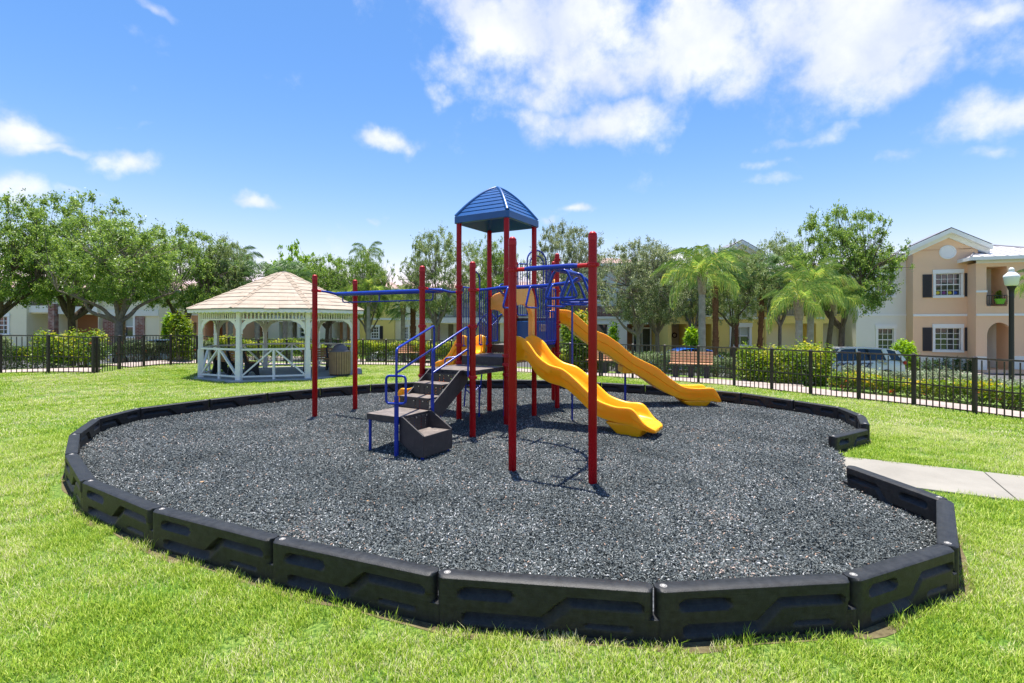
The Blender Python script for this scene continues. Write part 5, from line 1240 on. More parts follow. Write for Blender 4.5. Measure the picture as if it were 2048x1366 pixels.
# carve: rebuild that band of wall as two spandrels
h.root.children
for ob in list(h.root.children):
    if ob.name.startswith('wall'): bpy.data.objects.remove(ob)
h.wall(1952, 523, 2150, M_peach, [(1973, 533, 2014, 612, 1.7), (1974, 645, 2025, 740, 1.7), (2058, 545, 2085, 600), (2058, 655, 2085, 705)])
sp_l = [(x0, z0_), (x0, z1_)] + [(x, z) for x, z in reversed(arc[:n // 2 + 1])][0:0] 
left = [(x0, z1_)] + [(cx_ - rx * math.cos(t), z0_ + rz * math.sin(t)) for t in np.linspace(0, math.pi / 2, 9)]; right = [(x1, z1_)] + [(cx_ + rx * math.cos(t), z0_ + rz * math.sin(t)) for t in np.linspace(0, math.pi / 2, 9)]
for pol_ in (left, right):
    m_ = MB(); m_.prism(pol_, 29.35 + .001, 29.35 + .25); h.put(m_, 'arch_spandrel', M_peach)
h.back((1974, 645, 2025, 745), M_offw, 1.68); h.back((1973, 533, 2014, 612), M_offw, 1.68)
h.box((1974, 654, 2000, 736), 1.60, 1.66, M_trim, 'door_frame'); dr = h.box((1977, 658, 1998, 735), 1.55, 1.60, M_door, 'front_door', bevel=.01)
h.box((1979, 664, 1987, 694), 1.54, 1.552, M_trim, 'door_panel', dr); h.box((1989, 664, 1996, 694), 1.54, 1.552, M_trim, 'door_panel', dr); h.box((1995, 698, 1997.2, 707), 1.50, 1.55, M_rail, 'door_handle', dr); h.box((1982.5, 679, 1985, 682), 1.52, 1.54, M_rail, 'door_knocker', dr)
dr = h.box((1973, 551, 2003, 612), 1.60, 1.66, M_trim, 'balcony_door')
for i in range(3):
    for j in range(4): h.box((1976 + i * 7.6, 554 + j * 13.5, 1982.4 + i * 7.6, 566 + j * 13.5), 1.585, 1.60, M_pane, 'pane', dr)
h.balcony((1973, 591, 2014, 611)); h.box((1952, 627, 2150, 631.5), -.07, -.002, M_trim, 'string_course'); h.box((1952, 581, 1974, 585), -.06, -.002, M_trim, 'string_course'); h.box((1953, 713, 1973, 740), -.05, -.002, M_offw, 'plinth'); h.box((2026, 713, 2150, 740), -.05, -.002, M_offw, 'plinth')
h.window((2058, 545, 2085, 600), 3, 4); h.window((2058, 655, 2085, 705), 3, 4)
h.box((1952, 509, 2150, 524), -.06, -.002, M_trim, 'frieze_board'); h.hip(1952, 2150, 512, 1.25, .42)
PY = 29.35 - h.T(2000) * math.sin(h.th); ph = tag(empty('flower_pot', (PX(2000, PY - .15), PY - .15, PZ(608, PY))), 'lime green flower pot with a leafy plant hanging on the upstairs balcony railing', 'flower pot')
MB().lathe([(.16, 0), (.26, .28), (.27, .30)], seg=14).build('pot', mat('lime_pot', (.16, .48, .03), .5), ph, smooth=40)
# --- white house left of it
h = House('townhouse', 'off-white townhouse between the peach gable house and the yellow ones', 33.4, 1712, 1826, -1.05, 14)
h.wall(1712, 515, 1827, M_offw, [(1752, 550, 1786, 592), (1756, 657, 1787, 702), (1640, 1, 1641, 2)] [:2]); h.window((1752, 550, 1786, 592), 3, 4); h.window((1756, 657, 1787, 702), 3, 4, trim=5)
h.box((1712, 628, 1824, 632), -.06, -.002, M_trim, 'string_course'); h.hip(1712, 1822, 512, .8, .2); h.box((1820.5, 516, 1824, 716), -.10, -.01, M_trim, 'downpipe')
# --- yellow houses
Yy = 35.5
h = House('townhouse', 'yellow townhouse with two ground-floor porches behind the grey-trunked palms', Yy, 1530, 1714, -1.08)
h.wall(1528, 545, 1714, M_yellow, [(1534, 580, 1632, 632, 1.6), (1648, 575, 1712, 628, 1.6), (1533, 647, 1632, 722, 2.0), (1646, 647, 1713, 722, 2.0)])
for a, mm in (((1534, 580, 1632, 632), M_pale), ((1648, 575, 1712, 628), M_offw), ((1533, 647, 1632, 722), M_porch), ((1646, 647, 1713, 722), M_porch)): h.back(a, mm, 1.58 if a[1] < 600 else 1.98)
h.slider((1556, 659, 1602, 718), 1.96); h.slider((1660, 661, 1700, 718), 1.96); h.slider((1557, 584, 1583, 630), 1.56); h.slider((1650, 584, 1690, 628), 1.56)
h.balcony((1534, 604, 1632, 631)); h.balcony((1648, 600, 1712, 627)); h.box((1632, 634, 1648, 638), -.07, -.002, M_trim, 'string_course'); h.hip(1528, 1714, 548, 1.7, .4)
h = House('townhouse', 'yellow townhouse with a white-framed ground-floor window and a small gable above the palms', Yy, 1436, 1530, -1.08)
h.wall(1436, 511, 1529, M_yellow, [(1464, 654, 1498, 690)]); h.window((1464, 654, 1498, 690), 2, 2, style='blind', trim=5); h.box((1449, 590, 1513, 633), -.03, -.002, M_offw, 'white_panel'); h.box((1436, 634, 1532, 638.5), -.08, -.002, M_trim, 'string_course')
h.gable(1444, 1480, 1516, 512, 492, M_yellow, over=.35)
h = House('townhouse', 'yellow townhouse with recessed front door carrying a wreath and a small railed balcony', Yy - .6, 1336, 1436, -1.05)
h.wall(1336, 600, 1387, M_yellow, [(1343, 648, 1375, 722, 1.8)], dY=-.0); h.back((1343, 648, 1375, 722), M_porch, 1.78)
h.wall(1387, 530, 1437, M_yellow, [(1396, 575, 1424, 632, .4), (1388, 648, 1426, 722, 1.9)], dY=.25, name='wall'); h.wall(1336, 540, 1387, M_pale, [(1366, 585, 1377, 602)], dY=1.2, name='upper_wall', zb=PZ(602, Yy))
h.back((1388, 648, 1426, 722), M_porch, 2.1); dr = h.box((1353, 655, 1374, 722), 1.70, 1.76, mat('beige_door', (.50, .40, .30), .6), 'front_door', bevel=.01)
m_ = MB(); m_.tube([(PX(1364, 34.9) + .16 * math.cos(t), 36.5, PZ(671, 35.5) + .16 * math.sin(t)) for t in np.linspace(0, 2 * math.pi, 17)[:-1]], .045, 6, True); h.put(m_, 'wreath', mat('dark_wreath', (.05, .02, .015), .9), dr)
h.window((1398, 577, 1423, 631), 3, 6, dY=.25, trim=2.5); h.balcony((1388, 606, 1426, 632), dY=.1); h.window((1408, 658, 1426, 698), 2, 4, dY=1.95, trim=3); h.box((1378, 600, 1388, 722), -.05, .3, M_yellow, 'pillar'); h.box((1374, 597, 1388, 602), -.1, -.052, M_trim, 'pillar_cap'); h.hip(1336, 1437, 533, 1.6, .4, ribs=False)
# --- white and brick house
Yb = 37.0
h = House('townhouse', 'white townhouse with a band of red brick, right of the play structure', Yb, 1150, 1336, -1.08)
h.wall(1150, 636, 1337, M_offw, [(1180, 648, 1216, 690), (1254, 648, 1322, 722, 2.0)]); h.back((1254, 648, 1322, 722), M_porchb, 1.98); h.slider((1280, 658, 1314, 722), 1.94); h.window((1180, 648, 1216, 690), 2, 1, style='plain', trim=3)
h.wall(1150, 612, 1337, M_brick, [], dY=.12, name='brick_wall', zb=PZ(637, Yb)); h.wall(1150, 530, 1337, M_offw, [(1190, 560, 1215, 600), (1290, 560, 1315, 600)], dY=.3, name='upper_wall', zb=PZ(613, Yb)); h.box((1150, 633, 1337, 637.5), -.12, -.003, M_trim, 'string_course'); h.window((1190, 560, 1215, 600), 2, 4, dY=.3)
h.hip(1140, 1337, 528, 1.0, .4, M_tile, ribs=False)
# --- middle: white balcony house, cream, yellow
Ym = 44.0
h = House('townhouse', 'cream townhouse with a white balcony over a dark porch, seen behind the stairs', Ym, 838, 1150, -1.12)
h.wall(838, 577, 1152, M_cream, [(856, 600, 890, 634, 1.5), (862, 648, 1000, 706, 2.0), (905, 600, 960, 634, 1.5), (1040, 650, 1120, 706, 2.0), (1060, 600, 1110, 634, 1.5)])
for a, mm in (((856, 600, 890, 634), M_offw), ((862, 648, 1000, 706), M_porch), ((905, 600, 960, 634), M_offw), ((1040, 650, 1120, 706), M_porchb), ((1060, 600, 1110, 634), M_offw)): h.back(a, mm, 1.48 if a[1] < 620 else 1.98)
h.box((838, 636, 1152, 646), -.35, -.002, M_offw, 'balcony_slab'); h.balcony((856, 616, 1150, 635), dY=-.3); h.box((872, 646, 880, 706), -.3, .05, M_brick, 'brick_pillar'); h.box((960, 646, 970, 706), -.3, .05, M_brick, 'brick_pillar'); h.slider((864, 655, 876, 704), 1.9); h.slider((1060, 656, 1100, 704), 1.9); h.slider((862, 604, 886, 632), 1.4)
h.hip(838, 1150, 578, 1.0, .3, M_tile, ribs=False)
h = House('townhouse', 'pale cream townhouse with a narrow gridded window behind the palm trunks left of the stairs', Ym - .3, 787, 838, -1.12)
h.wall(787, 577, 839, M_pale, [(808.5, 654, 816, 678)]); h.window((808.5, 654, 816, 678), 2, 4, trim=2); h.box((787, 636, 839, 640), -.06, -.002, M_trim, 'string_course'); h.hip(780, 845, 578, 1.0, .3, M_tile, ribs=False)
h = House('townhouse', 'bright yellow townhouse with one shuttered white window right of the gazebo', Ym - .8, 716, 788, -1.12)
h.wall(716, 577, 788, M_yellow, [(742, 653.5, 757, 677)]); h.window((742, 653.5, 757, 677), 3, 4, trim=2.2); h.shutter((732, 652, 739, 678)); h.shutter((759.5, 652, 766, 678)); h.box((716, 636, 789, 640), -.06, -.002, M_trim, 'string_course'); h.hip(710, 792, 578, 1.0, .3, M_tile, ribs=False)
# --- behind the gazebo
h = House('townhouse', 'off-white townhouse with dark porch openings seen through the gazebo', Ym - 1, 446, 716, -.95)
h.wall(446, 577, 718, M_offw, [(460, 655, 488, 676), (507, 644, 536, 700, 2.0), (558, 644, 594, 700, 2.0), (600, 655, 618, 674), (664, 644, 700, 700, 2.0), (480, 585, 520, 615), (600, 585, 640, 615)])
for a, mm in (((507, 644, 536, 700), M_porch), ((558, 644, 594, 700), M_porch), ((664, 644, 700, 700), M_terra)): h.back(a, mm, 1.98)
h.window((460, 655, 488, 676), 3, 2, trim=2); h.window((600, 655, 618, 674), 2, 2, trim=2); h.window((480, 585, 520, 615), 3, 4, trim=2); h.window((600, 585, 640, 615), 3, 4, trim=2); h.box((446, 636, 718, 640), -.06, -.002, M_trim, 'string_course'); h.hip(440, 720, 578, 1.0, .3, M_tile, ribs=False)
h = House('townhouse', 'terracotta townhouse with a recessed doorway just left of the gazebo', 38.0, 316, 447, -.62)
h.wall(316, 577, 448, M_terra, [(336, 643, 358, 700, 2.0), (370, 645, 393, 695, 1.6), (410, 640, 446, 695, 1.8)], zb=-1.6); 
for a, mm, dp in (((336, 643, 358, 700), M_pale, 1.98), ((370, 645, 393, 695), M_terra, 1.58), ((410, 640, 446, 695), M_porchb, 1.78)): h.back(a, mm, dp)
h.box((378, 647, 387, 690), 1.4, 1.5, M_pane, 'front_door'); h.box((354, 627, 396, 631), -.12, -.002, M_trim, 'string_course'); h.hip(310, 450, 578, 1.0, .3, M_tile, ribs=False)
# --- left end
Yl_ = 34.5
h = House('townhouse', 'cream townhouse with red brick panels beside a white window at the left', Yl_, 196, 318, -.55)
h.wall(196, 577, 318, M_cream, [(248, 634, 267, 673)], zb=-1.6); h.box((207, 633, 242, 690), -.08, -.002, M_brick, 'brick_panel'); h.box((272, 633, 290, 690), -.08, -.002, M_brick, 'brick_panel'); h.window((248, 634, 267, 673), 1, 1, style='blind', trim=4); h.box((196, 620, 318, 632), -.12, -.002, M_offw, 'string_course')
h.hip(190, 320, 578, 1.0, .3, M_tile, ribs=False)
h = House('townhouse', 'cream townhouse with wide shaded porches and a brick pillar at the far left', Yl_ - .3, 50, 197, -.55)
h.wall(50, 577, 197, M_cream, [(54, 582, 104, 611, 1.5), (119, 582, 190, 613, 1.5), (54, 627, 105, 688, 2.2), (118, 629, 205 - 8.5, 688, 2.2)], zb=-1.6)
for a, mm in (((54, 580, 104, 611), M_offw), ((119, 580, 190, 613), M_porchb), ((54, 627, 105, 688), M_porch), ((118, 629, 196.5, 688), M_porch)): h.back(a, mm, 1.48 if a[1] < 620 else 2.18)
h.box((105.5, 608, 117.5, 688), -.35, .1, M_brick, 'brick_pillar'); h.balcony((54, 590, 104, 611)); h.balcony((119, 590, 190, 613)); h.slider((120, 638, 150, 686), 2.14); h.slider((56, 638, 66, 686), 2.14); h.box((50, 611.5, 104, 625), -.12, -.003, M_offw, 'balcony_fascia'); h.box((119, 613.5, 197, 628), -.12, -.003, M_offw, 'balcony_fascia'); h.hip(50, 197, 578, 1.0, .3, M_tile, ribs=False)
h = House('townhouse', 'pale yellow townhouse with a white gridded window at the left edge of the picture', Yl_ - .6, -220, 51, -.55)
h.wall(-220, 577, 53, M_pale, [(-16, 633, 16, 668), (-120, 633, -90, 668)], zb=-1.6); h.window((-16, 633, 16, 668), 3, 4, trim=4); h.window((-120, 633, -90, 668), 3, 4, trim=4); h.hip(-220, 52, 578, 1.0, .3, M_tile, ribs=False)
# ------------------------------------------------------------------ vegetation
M_oak = leaf_mat('oak_leaves', (.060, .115, .026), (.30, .38, .14), .38, .42, pale=(.50, .56, .34), palef=.16)  # pale share on all oaks: light glints painted into the leaf colour
M_oakg = leaf_mat('greener_oak_leaves', (.045, .110, .018), (.27, .40, .090), .38, .42, pale=(.46, .54, .18), palef=.14)
M_oakgrey = leaf_mat('grey_green_oak_leaves', (.070, .110, .042), (.31, .36, .18), .34, .42, pale=(.56, .58, .40), palef=.18)
M_bright = leaf_mat('bright_green_leaves', (.08, .20, .015), (.34, .54, .045), .42, .45)
M_palm = leaf_mat('palm_leaflets', (.07, .17, .03), (.34, .48, .13), .38, .42, pale=(.64, .62, .16), palef=.15)
M_palm2 = leaf_mat('dull_palm_leaflets', (.07, .15, .04), (.24, .36, .15), .35, .45)
M_bark = mat('oak_bark', (.15, .125, .10), .95, (.24, .215, .18), 8, 1, 30, spec=.1, detail=8); M_barkd = mat('dark_oak_bark', (.075, .06, .045), .95, (.13, .105, .08), 8, 1, 30, spec=.1)
M_palmtr = mat('grey_palm_trunk', (.36, .33, .29), .9, (.24, .22, .19), 5, .6, 25, spec=.1, detail=8); M_sabal = mat('brown_palm_trunk', (.20, .10, .055), .95, (.11, .055, .035), 12, 1, 25, spec=.1, detail=8)
M_shaft = mat('palm_crownshaft', (.34, .27, .20), .8, (.22, .16, .10), 9)
def leaves(rng, C, ll, lw, horiz=.45, dirs=None):
    """kite-shaped leaves at centres C"""
    n = len(C); d = rng.normal(size=(n, 3)) if dirs is None else dirs + rng.normal(size=(n, 3)) * .35
    d[:, 2] *= .7; d /= np.linalg.norm(d, axis=1)[:, None] + 1e-9; nn = rng.normal(size=(n, 3)); nn[:, 2] = np.abs(nn[:, 2]) + horiz
    w = np.cross(d, nn); w /= np.linalg.norm(w, axis=1)[:, None] + 1e-9; a = ll * rng.uniform(.65, 1.25, (n, 1)) / 2; b = lw * rng.uniform(.7, 1.3, (n, 1)) / 2
    return np.stack([C - d * a, C + w * b - d * a * .1, C + d * a, C - w * b - d * a * .1], 1)
def oak_meshes(seed, mleaf, mbark, ncl=150, per=120, ll=.115, lw=.055, flat=1.0, trunk_h=.34, lean=0.0, spread=1.0, tr=.030):
    """unit tree: height about 1 (scaled by the empty), crown half-width about .5; built at 7 m then divided"""
    rng = np.random.default_rng(seed); Hh = 7.0; rad = 3.4 * spread; cz = Hh * .66; rz = Hh * .345
    cs = []; lobes = rng.normal(size=(9, 3)); lobes /= np.linalg.norm(lobes, axis=1)[:, None]; la = rng.uniform(-.28, .34, 9)
    while len(cs) < ncl:
        p = rng.normal(size=3); p /= np.linalg.norm(p); r_ = rng.uniform(.12, 1) ** .42
        bump = 1 + sum(a * max(0, float(p @ l)) ** 3 for a, l in zip(la, lobes)) * 1.0; q = p * r_ * bump
        if q[2] < -.82: continue
        cs.append((q[0] * rad + lean * (q[2] + 1) * .6, q[1] * rad * .9, cz + q[2] * rz * (1.0 if q[2] > 0 else .86)))
    cs = np.array(cs)
    # a few sprigs that break the outline
    for _ in range(ncl // 7):
        p = rng.normal(size=3); p /= np.linalg.norm(p); p[2] = abs(p[2]) * .9; q = p * rng.uniform(1.02, 1.2)
        cs = np.vstack([cs, [q[0] * rad, q[1] * rad * .9, cz + q[2] * rz]])
    C = []; V = []
    for i, c in enumerate(cs):
        k = int(per * rng.uniform(.5, 1.4)) if i < ncl else int(per * .28); s_ = rng.uniform(.24, .46) if i < ncl else .17
        # each clump: short twigs with leaves along them
        nt = max(3, k // 12)
        for t in range(nt):
            d = rng.normal(size=3); d /= np.linalg.norm(d); d[2] = d[2] * .6 + .15; L_ = s_ * rng.uniform(.8, 1.9); u_ = rng.uniform(0, 1, (max(2, k // nt), 1)); C.append(c + d * L_ * u_ + rng.normal(size=(len(u_), 3)) * .05); V.append(np.clip(rng.uniform(0, 1) * .45 + rng.uniform(0, .55, len(u_)), 0, 1))
    C = np.vstack(C); V = np.concatenate(V); me = fast_mesh('leaves', leaves(rng, C, ll, lw).reshape(-1, 3), 4, mleaf, V)
    # wood
    m_ = MB(); fk = Vector((lean * .25, 0, Hh * trunk_h)); r0 = Hh * tr
    m_.tube(catmull([(0, 0, -.3), (0, 0, .02), (lean * .06 + .05, .03, Hh * trunk_h * .5), fk], 4), [r0 * x for x in np.interp(np.linspace(0, 1, 13), [0, .1, .3, 1], [1.7, 1.25, 1.0, .82])], 12)
    limbs = []; nl = 7
    for k in range(nl):
        a = k / nl * 2 * math.pi + rng.uniform(-.3, .3); el_ = rng.uniform(.25, 1.15); e = fk + Vector((math.cos(a) * rad * .62 * math.cos(el_) * 1.3, math.sin(a) * rad * .55 * math.cos(el_) * 1.3, (cz - fk.z) * (.25 + .9 * math.sin(el_))))
        mid = fk.lerp(e, .45) + Vector((rng.normal() * .18, rng.normal() * .18, -.05 + rng.normal() * .12)); pts = catmull([fk - Vector((0, 0, .12)), fk.lerp(mid, .5) + Vector((rng.normal() * .08, rng.normal() * .08, -.08)), mid, mid.lerp(e, .5) + Vector((rng.normal() * .12, rng.normal() * .12, .1)), e], 3)
        m_.tube(pts, [r0 * x for x in np.linspace(.62, .16, len(pts))], 7, caps=False); limbs += pts[3:]
    for i, c in enumerate(cs):
        if i % 2 and i < ncl: continue
        c = Vector(c); b = min(limbs, key=lambda q: (q - c).length); md_ = b.lerp(c, .5) + Vector((rng.normal() * .08, rng.normal() * .08, rng.normal() * .06))
        m_.tube([b, md_, c], [r0 * .13, r0 * .08, r0 * .03], 4, caps=False)
    return m_.mesh('limbs', mbark, smooth=60, fix=False), me
OAK = [oak_meshes(1, M_oak, M_bark, 290, 165), oak_meshes(2, M_oakg, M_barkd, 330, 165, lw=.06), oak_meshes(3, M_oakgrey, M_bark, 290, 160, ll=.11), oak_meshes(5, M_oak, M_barkd, 230, 150, lean=1.2, trunk_h=.40, tr=.022), oak_meshes(8, M_oakg, M_bark, 300, 160, trunk_h=.30, spread=1.1)]
BRT = oak_meshes(13, M_bright, M_bark, 170, 110, ll=.20, lw=.11)
def tree(name, label, meshes, px, Y, py_top, wpx, rz, cat='tree', group='live oaks round the lawn', zscale=None):
    """place by trunk pixel, depth, crown-top pixel and crown width in pixels"""
    x = PX(px, Y); z0 = gz(x, Y); H_ = PZ(py_top, Y) - z0; wm = wpx / F * Y
    t = tag(empty(name, (x, Y, z0), rz), label, cat, group); sc = (wm / 7.4, wm / 7.4, H_ / 7.0 * .97)
    tr_ = link('trunk', meshes[0], t); cr_ = link('crown', meshes[1], t); t.scale = sc
    return t
for (lb, k, px, Y, top, w, rz) in [
    ('live oak at the left edge whose forked limb shows above the fence', 1, -18, 20.5, 392, 250, .3),
    ('large live oak with a dark bent trunk in front of the brick pillar at left', 1, 143, 24.0, 402, 255, 1.2),
    ('wide live oak with a pale forked trunk behind the fence left of the gazebo', 4, 238, 20.6, 425, 265, 2.2),
    ('dark green oak between the wide left oak and the gazebo roof', 1, 372, 28.0, 455, 190, 4.0),
    ('oak with a thin feathery top standing just left of the gazebo peak', 0, 448, 30.0, 474, 120, 5.2),
    ('oak with an upright pointed top behind the two red posts right of the gazebo', 4, 735, 31.0, 490, 110, .9),
    ('low dark oak behind the gazebo roof, under the bright broad-leaved tree', 1, 655, 34.0, 515, 150, 3.0),
    ('loose-crowned oak behind the left red canopy post', 0, 872, 30.0, 458, 150, 2.8),
    ('oak standing behind the peaked blue canopy', 4, 985, 33.0, 470, 130, 1.7),
    ('grey-green oak right of the blue canopy, its crown against the sky', 2, 1128, 31.0, 444, 150, .2),
    ('grey-green oak with a slim pale trunk right of the tall near red post', 2, 1277, 27.0, 478, 175, 3.6),
    ('oak with a thick dark trunk and a low limb reaching right over the white house', 2, 1314, 29.0, 492, 165, 5.0),
    ('small oak behind the tall queen palm', 0, 1385, 34.0, 500, 110, 2.1),
    ('oak with a leaning dark trunk in front of the yellow house', 3, 1462, 27.0, 478, 150, .4),
    ('thin-topped oak behind the pair of grey-trunked palms', 0, 1560, 34.0, 470, 130, 1.0),
    ('tall dark oak overhanging the off-white house at right', 1, 1684, 25.0, 418, 215, 2.6)]:
    tree('live_oak', lb, OAK[k], px, Y, top, w, rz)
tree('broadleaf_tree', 'bright green broad-leaved tree rising above the gazebo roof', BRT, 592, 44.0, 484, 110, .5, group=None)
tree('broadleaf_tree', 'smaller yellow-green tree right of the bright tree behind the gazebo', BRT, 662, 40.0, 512, 100, 2.5, group=None)
# drooping outer branch mass of the right-hand oak
def spray(name, label, pts, radii, nper, mleaf, ll, lw, cat='tree', parent=None):
    pass

# ---- queen palms: arching fronds with hanging leaflets
def frond_mesh(seed, L, droop, ml, leaf_l=.60, n=64, hang=1.3):
    rng = np.random.default_rng(seed); ts = np.linspace(0, 1, 12); pts = []
    for t in ts: pts.append((L * (t - .18 * t ** 3) * .96, 0, L * (.42 * t - droop * t ** 2.2)))
    pts = np.array(pts); U = np.linspace(.10, 1, n); Q = []; V = []
    for side in (-1, 1):
        for layer in range(1):
            for uu in U + rng.uniform(-.008, .008, n):
                c = np.array([np.interp(uu, ts, pts[:, j]) for j in range(3)]); uu2 = min(1, uu + .04); tg = np.array([np.interp(uu2, ts, pts[:, j]) for j in range(3)]) - c; tg /= np.linalg.norm(tg) + 1e-6
                ln = leaf_l * 1.15 * (math.sin(min(1, uu * 1.05) * math.pi) ** .5 * .9 + .25) * rng.uniform(.8, 1.15); d = np.array([tg[0] * .55, side * rng.uniform(.55, 1.0), rng.uniform(-.1, .45)]) + tg * .3; d /= np.linalg.norm(d)
                e1 = c + d * ln * .5; e2 = e1 + (d * .45 + np.array([0, 0, -hang])) * ln * .55; w = np.array([.013, 0, .004])
                Q.append([c - w * .5, c + w * .5, e1 + w, e1 - w]); Q.append([e1 - w, e1 + w, e2 + w * .15, e2 - w * .15]); v_ = rng.uniform(0, .95); V += [v_, min(1, v_ + .05)]
    return fast_mesh('leaflets', np.array(Q).reshape(-1, 3), 4, ml, V), pts
FR = [frond_mesh(i, 2.6, .62 + .12 * i, M_palm) for i in range(3)]; FR2 = [frond_mesh(20 + i, 2.4, .6 + .1 * i, M_palm2) for i in range(2)]
def rachis_mesh(pts): m_ = MB(); m_.tube([tuple(p) for p in pts], list(np.linspace(.030, .006, len(pts))), 5); return m_.mesh('rachis', mat('frond_stem', (.22, .28, .06), .6), smooth=60, fix=False)
RA = [rachis_mesh(f[1]) for f in FR]; RA2 = [rachis_mesh(f[1]) for f in FR2]
def palm(label, px, Y, py_heart, wpx, nf=17, tw=.15, lean=0.0, fr=FR, ra=RA, seed=0, trunk=M_palmtr, name='queen_palm', group='queen palms beyond the fence', base_py=None, up=.5, dirs=None):
    rng = random.Random(seed); x = PX(px, Y); z0 = gz(x, Y); H_ = PZ(py_heart, Y) - z0; g = tag(empty(name, (x, Y, z0)), label, 'palm tree', group)
    m_ = MB(); pts = catmull([(0, 0, -.2), (lean * .1, 0, H_ * .3), (lean * .5, 0, H_ * .65), (lean, 0, H_ - .25)], 8); rs = [tw * (1.15 - .3 * i / len(pts)) * (1 + .03 * math.sin(i * 2.1)) for i in range(len(pts))]; m_.tube(pts, rs, 14); m_.build('trunk', trunk, g, smooth=60)
    m_ = MB(); m_.tube([(lean, 0, H_ - .75), (lean, 0, H_ - .5), (lean, 0, H_ - .15), (lean, 0, H_ + .15)], [tw * .95, tw * 1.25, tw * .95, tw * .5], 12)
    for k in range(7):
        a = k * 2.4; m_.tube([(lean + tw * .8 * math.cos(a), tw * .8 * math.sin(a), H_ - .45 + .05 * k), (lean + tw * 1.6 * math.cos(a), tw * 1.6 * math.sin(a), H_ + .12 + .03 * k)], [.05, .02], 5)
    m_.build('crownshaft', M_shaft, g, smooth=60); sc = wpx / F * Y / 2 / 2.25 * 1.06
    for k in range(nf):
        a = k * 2.399 + rng.uniform(-.25, .25); e = -.40 + (up + .45) * 1.75 * (k / nf) ** .9 + rng.uniform(-.1, .1); i = rng.randrange(len(fr)); f_ = link('frond', ra[i], g); f_.location = (lean, 0, H_); f_.rotation_euler = (0, -e, a); f_.scale = (sc * rng.uniform(.85, 1.1),) * 3; l_ = link('leaflets', fr[i][0], f_)
    return g
palm('tall queen palm with a smooth pale trunk in front of the yellow doorway house', 1404, 22.5, 556, 165, 16, .155, 0, seed=1)
palm('left palm of the grey-trunked pair before the yellow house', 1598, 21.5, 606, 140, 14, .15, 0, seed=2, up=.42)
palm('right palm of the grey-trunked pair before the yellow house', 1619, 22.5, 574, 150, 14, .14, .1, seed=3, up=.5)
palm('queen palm with a dark curved trunk and yellowing fronds before the right porch', 1653, 23.5, 600, 115, 12, .11, .35, seed=4, trunk=M_barkd, up=.3)
palm('queen palm at the right edge of the picture behind the lamp post', 2092, 26.0, 572, 105, 16, .15, 0, seed=5)
palm('pale feathery palm whose crown hangs before the yellow house right of the gazebo', 806, 33.0, 606, 95, 16, .15, 0, seed=6)
palm('palm beside the gazebo roof with a slim mottled trunk', 737, 30.0, 588, 95, 15, .12, 0, seed=7)
palm('distant palm with thin arching fronds above the trees behind the two red posts', 735, 46.0, 508, 76, 9, .13, 0, fr=FR2, ra=RA2, seed=8, up=.35)
palm('dull green palm rising behind the left side of the gazebo roof', 476, 36.0, 528, 95, 13, .13, 0, fr=FR2, ra=RA2, seed=9)
palm('small pale palm behind the gazebo, through its right opening', 690, 32.0, 600, 80, 12, .13, 0, seed=10)
# ---- shaggy trunks of tall fan palms whose heads are lost among the oaks
def fan_mesh(seed):
    rng = np.random.default_rng(seed); Q = []; V = []
    for k in range(46):
        a = rng.uniform(0, 2 * math.pi); e = rng.uniform(-.5, 1.2); c = np.array([math.cos(a) * math.cos(e), math.sin(a) * math.cos(e), math.sin(e)]) * .55; up_ = np.array([0, 0, 1.0]); s = np.cross(c, up_); s /= np.linalg.norm(s) + 1e-6
        for j in range(13):
            b = (j - 6) / 6 * 1.2; d = c / .55 * math.cos(b) + s * math.sin(b); e1 = c + d * .35; e2 = e1 + (d * .6 + np.array([0, 0, -.5])) * .32; w = np.cross(d, c); w = w / (np.linalg.norm(w) + 1e-6) * .02; w = s * .018 if np.linalg.norm(w) < .01 else w
            Q.append([c, c + w * .2, e1 + w, e1 - w]); Q.append([e1 - w, e1 + w, e2 + w * .1, e2 - w * .1]); v_ = rng.uniform(0, .8); V += [v_, v_]
    return fast_mesh('fan_leaves', np.array(Q).reshape(-1, 3), 4, M_palm2, V)
FAN = fan_mesh(3)
def fanpalm(label, px, Y, py_heart, tw, lean=0.0, sc=1.2, trunk=M_sabal, bend=0.0):
    x = PX(px, Y); z0 = gz(x, Y); H_ = PZ(py_heart, Y) - z0; g = tag(empty('cabbage_palm', (x, Y, z0)), label, 'palm tree', 'rough-trunked fan palms'); m_ = MB(); pts = catmull([(0, 0, -.2), (bend, 0, H_ * .35), (lean * .6, 0, H_ * .7), (lean, 0, H_)], 12); rg = random.Random(px); m_.tube(pts, [tw * rg.uniform(.86, 1.14) for _ in pts], 12)
    for k in range(60):
        i = rg.randrange(2, len(pts) - 1); a = rg.uniform(0, 6.28); p = pts[i]; q = p + Vector((math.cos(a), math.sin(a), 0)) * tw * .9; m_.tube([q, q + Vector((math.cos(a) * .05, math.sin(a) * .05, .16))], [.035, .01], 4)
    m_.build('trunk', trunk, g, smooth=60); c = link('crown', FAN, g); c.location = (lean, 0, H_); c.scale = (sc,) * 3; return g
fanpalm('cabbage palm with a straight reddish trunk right of the tall queen palm', 1431, 26.0, 545, .145, 0, 1.5)
fanpalm('cabbage palm with a thin red-brown trunk behind the leaning oak', 1473, 31.0, 560, .12, 0, 1.5)
fanpalm('cabbage palm with a dark shaggy trunk left of the yellow porch', 1520, 27.0, 555, .13, .15, 1.5)
fanpalm('cabbage palm with a criss-cross trunk beside the pale forked oak trunk at left', 241, 26.5, 570, .22, 0, 1.4, mat('criss_cross_trunk', (.30, .20, .11), .95, (.13, .08, .05), 9, 1, 20))
fanpalm('cabbage palm with dead leaf bases under its crown, left of the stairs', 826, 34.0, 615, .19, 0, 1.7)
